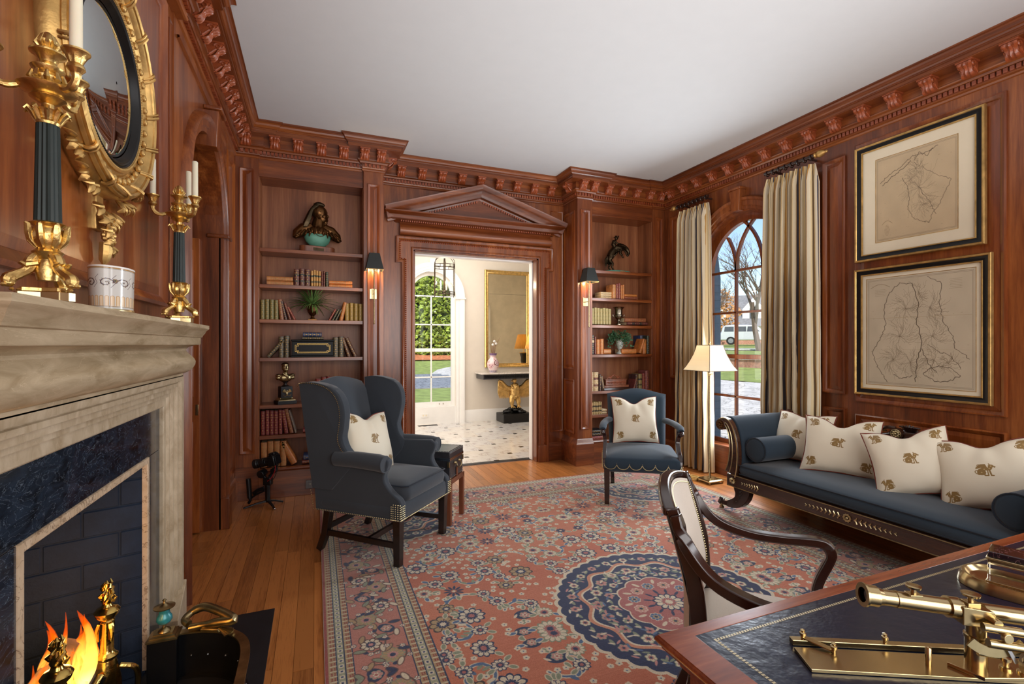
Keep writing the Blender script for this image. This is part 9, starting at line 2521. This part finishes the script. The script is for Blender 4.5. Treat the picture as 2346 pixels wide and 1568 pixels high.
for k in range(16):
 a = rnd.random() * 6.3; L = 0.16 + 0.2 * rnd.random()
 sp_.tube([(0.02 * math.cos(a), 0.02 * math.sin(a), 0.30), (0.05 * math.cos(a), 0.03 * math.sin(a), 0.30 + L * 0.6), (0.14 * math.cos(a) * L * 3, 0.05 * math.sin(a), 0.30 + L)], [0.002, 0.0016, 0.0008], 4)
sp_.build('twigs', 'stand_wood', vs, kind='stuff')
bl = MB()
for (x_, z_) in ((-0.01, 0.50), (0.02, 0.56), (0.05, 0.52)): bl.ball((x_, -0.02, z_), (0.026, 0.02, 0.022), 8, 6)
bl.build('blossom', 'white_paint', vs)
# hanging lantern
ln_ = thing('hanging_lantern', 'hexagonal glass and dark metal lantern hanging in the hall', 'lantern', (1.745, 6.9, 0.0))
hexp = lambda r, z, o=0.35: [(r * math.cos(o + k * PI / 3), r * math.sin(o + k * PI / 3), z) for k in range(6)]
for z0_, z1_ in ((2.135, 2.175), (2.53, 2.575)):
 for zz in (z0_, z1_): MB().tube(hexp(0.162, zz), 0.005, 6, closed=True).build('ring_rail', 'bronze', ln_, smooth=False)
 for k in range(12):
  a = 0.35 + k * PI / 6; r = 0.162 * (1.0 if k % 2 == 0 else 0.866)
  MB().cyl((r * math.cos(a), r * math.sin(a), z0_), (r * math.cos(a), r * math.sin(a), z1_), 0.004, n=6).build('gallery_post', 'bronze', ln_)
for k in range(6):
 a = 0.35 + k * PI / 3
 MB().tube([(0.162 * math.cos(a), 0.162 * math.sin(a), 2.11), (0.162 * math.cos(a), 0.162 * math.sin(a), 2.60)], 0.0055, 6).build('corner_post', 'bronze', ln_)
 MB().tube([(r * math.cos(a), r * math.sin(a), z) for r, z in spline([(0.162, 2.575), (0.150, 2.64), (0.09, 2.69), (0.02, 2.705)], 4)], 0.004, 6).build('crown_rib', 'bronze', ln_)
 p, q_ = hexp(0.160, 2.175), hexp(0.160, 2.53)
 k2 = (k + 1) % 6
 pn_ = MB(); n0 = pn_.pts([p[k], p[k2], q_[k2], q_[k]]); pn_.f.append((n0, n0 + 1, n0 + 2, n0 + 3)); pn_.build('lantern_pane', 'glass', ln_, smooth=False)
MB().tube([(0, 0, 2.70), (0, 0, 3.45)], 0.006, 6).build('chain_rod', 'bronze', ln_)
MB().lathe([(0.02, 2.15), (0.022, 2.17), (0.006, 2.18), (0.006, 2.70)], n=8).build('stem', 'bronze', ln_)
for k in range(3):
 a = 0.9 + k * 2 * PI / 3; cx, cy = 0.055 * math.cos(a), 0.055 * math.sin(a)
 MB().tube([(0, 0, 2.18), (cx, cy, 2.185), (cx, cy, 2.21)], 0.004, 6).build('candle_arm', 'bronze', ln_)
 MB().cyl((cx, cy, 2.21), (cx, cy, 2.30), 0.010, n=10).build('candle_sleeve', 'wax', ln_)
 MB().lathe([(0.006, 0), (0.013, 0.012), (0.010, 0.03), (0.001, 0.05)], (cx, cy, 2.30), 8).build('flame_bulb', 'bulb', ln_)
add_light('lantern_light', 'POINT', (1.745, 6.9, 2.34), None, 12, (1.0, 0.82, 0.58), 0.05)
# =================================================================== OUTSIDE
M['lawn'] = plain('lawn_turf', (138, 154, 84), 0.95, 0, 0, 0.30, 3, 0.5, 30)
M['mulch'] = plain('pine_straw', (196, 122, 80), 0.95, 0, 0, 0.4, 5, 0.5, 30)
M['flagstone'] = stone('grey_flagstone', (126, 132, 142), (70, 74, 82), (158, 164, 174), 3.0, 0.8, 0.03, 0, (1, 2.5, 1), 0.3)
M['paver'] = stone('pale_paver', (200, 198, 196), (150, 148, 146), (222, 220, 218), 2.0, 0.8, 0.03, 0, (1, 1, 1), 0.2)
M['brick_out'] = plain('soft_red_brick', (176, 130, 110), 0.9, 0, 0, 0.3, 8)
M['roof_grey'] = plain('grey_roof', (128, 130, 134), 0.9, 0, 0, 0.2, 4)
M['siding'] = plain('white_siding', (232, 232, 228), 0.8, 0, 0, 0.03)
M['dark_pane'] = plain('far_window_glass', (70, 78, 90), 0.15)
M['hedge_leaf'] = plain('magnolia_leaf', (132, 150, 52), 0.4, 0, 0.2, 0.6, 2)
M['hedge_dark'] = plain('hedge_core', (44, 58, 26), 0.9)
M['bark_out'] = plain('tree_bark', (112, 98, 88), 0.9, 0, 0, 0.2)
def gz(x):
 if x < 5.5: return -0.32
 if x < 15.5: return -0.32 + (x - 5.5) * 0.082
 return 0.50 + 0.0
g1 = MB().sheet(lambda u, v: (4.4 + 11.6 * u, -6 + 46 * v, gz(4.4 + 11.6 * u) - 0.02), 12, 8)
ground = struct(g1.build('ground', 'paver'))
for i in range(16):
 for j in range(14):
  x0_, y0_ = 5.6 + 0.42 * i + (0.2 * (j % 2)), 5.0 + 0.62 * j
  if x0_ > 12.2: continue
  mm = MB(); zz = gz(x0_ + 0.2)
  mm.hexa([(x0_, y0_, gz(x0_) - 0.01), (x0_ + 0.40, y0_, gz(x0_ + .4) - 0.01), (x0_ + 0.40, y0_ + 0.60, gz(x0_ + .4) - 0.01), (x0_, y0_ + 0.60, gz(x0_) - 0.01)], [(x0_, y0_, gz(x0_) + 0.01), (x0_ + 0.40, y0_, gz(x0_ + .4) + 0.01), (x0_ + 0.40, y0_ + 0.60, gz(x0_ + .4) + 0.01), (x0_, y0_ + 0.60, gz(x0_) + 0.01)])
  mm.build('paving_stone', 'paver', ground, smooth=False)
struct(MB().sheet(lambda u, v: (12.3 + 3.2 * u - 1.5 * (v - 0.3), 2 + 36 * v, gz(12.3 + 3.2 * u - 1.5 * (v - .3)) + 0.02), 6, 8).build('lawn', 'lawn'))
bw = thing('brick_garden_wall', 'low brick retaining wall across the drive, seen through the window', 'wall', (15.7, 14, 0.4))
MB().box(-0.15, 0.15, -16, 26, -0.2, 0.42).build('wall_body', 'brick_out', bw, smooth=False)
MB().box(-0.2, 0.2, -16, 26, 0.42, 0.50).build('coping', 'paver', bw, smooth=False)
struct(MB().sheet(lambda u, v: (15.8 + 70 * u, -14 + 110 * v, 0.86 + 0.52 * min(1, u * 2.6)), 10, 6).build('upper_lawn', 'lawn'))
struct(MB().box(24, 28, -14, 90, 1.05, 1.13).build('street', 'paver', smooth=False))
# far house
hs = thing('far_house', 'white gabled house with grey roof and dormers across the street', 'house', (47, 44.0, 1.35), math.radians(-45))
MB().box(-11, 11, 0, 8, 0, 2.2).build('brick_wall', 'brick_out', hs, smooth=False)
MB().prism([(-0.6, 2.2), (8.6, 2.2), (4.0, 6.3)], -11.5, 11.5, lambda u, v, w: (w, u, v)).build('roof', 'roof_grey', hs, smooth=False)
for cx in (-6.4, -2.2, 2.0, 6.2):
 d_ = MB(); d_.prism([(cx - 1.2, 2.9), (cx + 1.2, 2.9), (cx + 1.2, 4.3), (cx, 5.7), (cx - 1.2, 4.3)], 0.5, 4, lambda u, v, w: (u, w, v))
 dd = d_.build('dormer', 'siding', hs, smooth=False)
 MB().box(cx - 0.4, cx + 0.4, 0.42, 0.5, 3.2, 4.4).build('dormer_window', 'dark_pane', dd, smooth=False)
MB().box(-11, 11, -0.12, 0, 1.9, 2.3).build('fascia', 'siding', hs, smooth=False)
for cx in (-8, -4, 1, 5, 9): MB().box(cx - 0.6, cx + 0.6, -0.06, 0.0, 0.6, 1.7).build('window', 'dark_pane', hs, smooth=False)
# parked car
cr_ = thing('parked_car', 'silver estate car parked across the street, seen through the tall window', 'car', (36.5, 32.6, 1.36), math.radians(-48))
M['car_paint'] = plain('silver_car_paint', (206, 212, 218), 0.2, 0.4, 0.6, 0.03)
M['tyre'] = plain('tyre', (24, 24, 26), 0.8)
side_ = spline([(-2.45, 0.55), (-2.42, 1.02), (-2.30, 1.15), (-2.1, 1.70), (-1.4, 1.80), (0.2, 1.78), (0.75, 1.60), (1.20, 1.18), (2.25, 1.02), (2.45, 0.80), (2.45, 0.42)], 3) + [(-2.45, 0.42)]
MB().prism(side_, -0.95, 0.95, lambda u, v, w: (u, w, v)).build('body', 'car_paint', cr_, bevel=0.08, seg=3)
gl_ = [(-2.08, 1.20), (-1.95, 1.62), (-1.4, 1.70), (0.15, 1.68), (0.62, 1.52), (0.98, 1.20)]
for s in (-1, 1):
 for k0, k1 in ((-2.05, -1.25), (-1.18, -0.25), (-0.18, 0.85)):
  pl = [(k0, 1.20), (k0 + 0.06, 1.64), (min(k1, 0.35), 1.64), (k1, 1.20)]
  MB().prism(pl, s * 0.955, s * 0.965, lambda u, v, w: (u, w, v)).build('side_window', 'dark_pane', cr_, smooth=False)
 for x_ in (-1.5, 1.55):
  w_ = MB().cyl((x_, s * 0.80, 0.37), (x_, s * 1.0, 0.37), 0.37, n=22).build('wheel', 'tyre', cr_)
  MB().cyl((x_, s * 0.99, 0.37), (x_, s * 1.01, 0.37), 0.22, n=14).build('hub', 'chrome', w_)
MB().box(-2.44, -2.36, -0.75, 0.75, 1.15, 1.60).build('rear_window', 'dark_pane', cr_)
# bare trees
def bare_tree(x, y, z, H_, seed, label, lean=0.0):
 rr = random.Random(seed); mb = MB()
 def br(p, d, L, r, dep):
  e = p + d * L
  mb.tube([tuple(p), tuple(p + d * L * 0.5 + Vector((rr.uniform(-1, 1), rr.uniform(-1, 1), rr.uniform(-.3, .3))) * L * 0.05), tuple(e)], [r, r * 0.8, r * 0.62], 5 if dep < 3 else 3)
  if dep >= 6: return
  for k in range(3 if dep < 5 else 2):
   q = Vector((rr.uniform(-1, 1), rr.uniform(-1, 1), rr.uniform(-0.25, 0.7)))
   br(p + d * L * rr.uniform(0.5, 1.0), (d * 0.75 + q * 0.6).normalized(), L * rr.uniform(0.6, 0.8), r * 0.55, dep + 1)
 br(Vector((0, 0, 0)), Vector((lean, 0, 1)).normalized(), H_ * 0.3, H_ * 0.018, 0)
 o = mb.build('bare_tree', 'bark_out', None)
 tag(o, label, 'tree', None, (x, y, z))
bare_tree(24, 20.7, 0.9, 10, 3, 'bare branching tree nearest the low brick garden wall', -0.2)
bare_tree(38, 38.5, 1.3, 11, 5, 'bare tree standing in front of the far gabled house')
M['autumn'] = plain('autumn_leaf', (206, 150, 96), 0.8, 0, 0, 0.3, 2)
# shrubs below the window
def shrub(label, x, y, z, r, n, mat='hedge_leaf', L=0.07, name='shrub', sc=(1, 1, 1), core=True):
 t = thing(name, label, 'shrub', (x, y, z))
 mb = MB(); rr = random.Random(int(x * 10 + y))
 for _ in range(n):
  a, el = rr.random() * 2 * PI, math.asin(rr.uniform(-0.9, 1))
  q = r * (0.82 + 0.22 * rr.random())
  c = (q * sc[0] * math.cos(a) * math.cos(el), q * sc[1] * math.sin(a) * math.cos(el), r * sc[2] * 0.3 + q * sc[2] * math.sin(el))
  leafcard(mb, c, (rr.uniform(-1, 1), rr.uniform(-1, 1), rr.uniform(-.6, .8)), L * 0.32, L, Vector((math.cos(a), math.sin(a), rr.uniform(-.2, .8))))
 mb.build('leaves', mat, t, smooth=False, kind='stuff')
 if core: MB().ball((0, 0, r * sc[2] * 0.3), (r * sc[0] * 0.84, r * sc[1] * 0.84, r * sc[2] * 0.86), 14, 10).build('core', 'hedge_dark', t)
 return t
shrub('small green shrub low outside the tall window, beside the curtain', 5.75, 4.75, -0.25, 0.45, 900, 'leaf', 0.05)
shrub('rounded green shrub outside the tall window, behind the sofa arm', 5.1, 5.0, -0.25, 0.30, 900, 'leaf', 0.05)
shrub('russet leafed tree crown beyond the parked car', 41, 42.0, 4.0, 3.0, 900, 'autumn', 0.45, 'autumn_tree', core=False)
# louvered shutter outside the tall window
sh = thing('exterior_shutter', 'blue-grey exterior shutter edge outside the tall window', 'shutter', (4.40, 4.42, 0.25))
M['shutter_paint'] = plain('blue_grey_shutter', (104, 122, 138), 0.7)
MB().prism([(-0.05, -0.3), (0.07, -0.3), (0.07, 1.95), (0.03, 2.22), (-0.05, 2.36)], -0.02, 0.02, lambda u, v, w: (u, w, v)).build('panel', 'shutter_paint', sh, smooth=False)
for k in range(24): MB().box(-0.04, 0.055, -0.028, -0.018, -0.2 + k * 0.09, -0.14 + k * 0.09).build('slat', 'shutter_paint', sh, smooth=False)
# garden beyond the hall
def gy(y): return -0.30 if y < 27 else (-0.30 + (y - 27) * 0.03 if y < 31 else -0.18 + (y - 31) * 0.105)
struct(MB().sheet(lambda u, v: (-20 + 50 * u, 8.7 + 36 * v, gy(8.7 + 36 * v)), 8, 30).build('garden_lawn', 'lawn'))
pt_ = struct(MB().box(-20, 30, 18.5, 27, -0.34, -0.285).build('garden_path', 'grout', smooth=False))
for i in range(14):
 for j in range(14):
  x0_ = 2.2 + i * 0.66 + 0.3 * (j % 2) + 0.16 * j; y0_ = 18.55 + j * 0.60
  MB().box(x0_, x0_ + 0.62, y0_, y0_ + 0.57, -0.288, -0.262 + 0.01 * ((i * 3 + j) % 3)).build('flagstone', 'flagstone', pt_, smooth=False)
struct(MB().sheet(lambda u, v: (-10 + 34 * u, 35.0 + 3.0 * math.sin(u * 9) * 0.12 + 6.0 * v, gy(35.0 + 6 * v) + 0.04), 12, 4).build('mulch_bed', 'mulch'))
for i, (x_, y_) in enumerate(((4.2, 40.8), (9.0, 39.6), (13.6, 41.2))):
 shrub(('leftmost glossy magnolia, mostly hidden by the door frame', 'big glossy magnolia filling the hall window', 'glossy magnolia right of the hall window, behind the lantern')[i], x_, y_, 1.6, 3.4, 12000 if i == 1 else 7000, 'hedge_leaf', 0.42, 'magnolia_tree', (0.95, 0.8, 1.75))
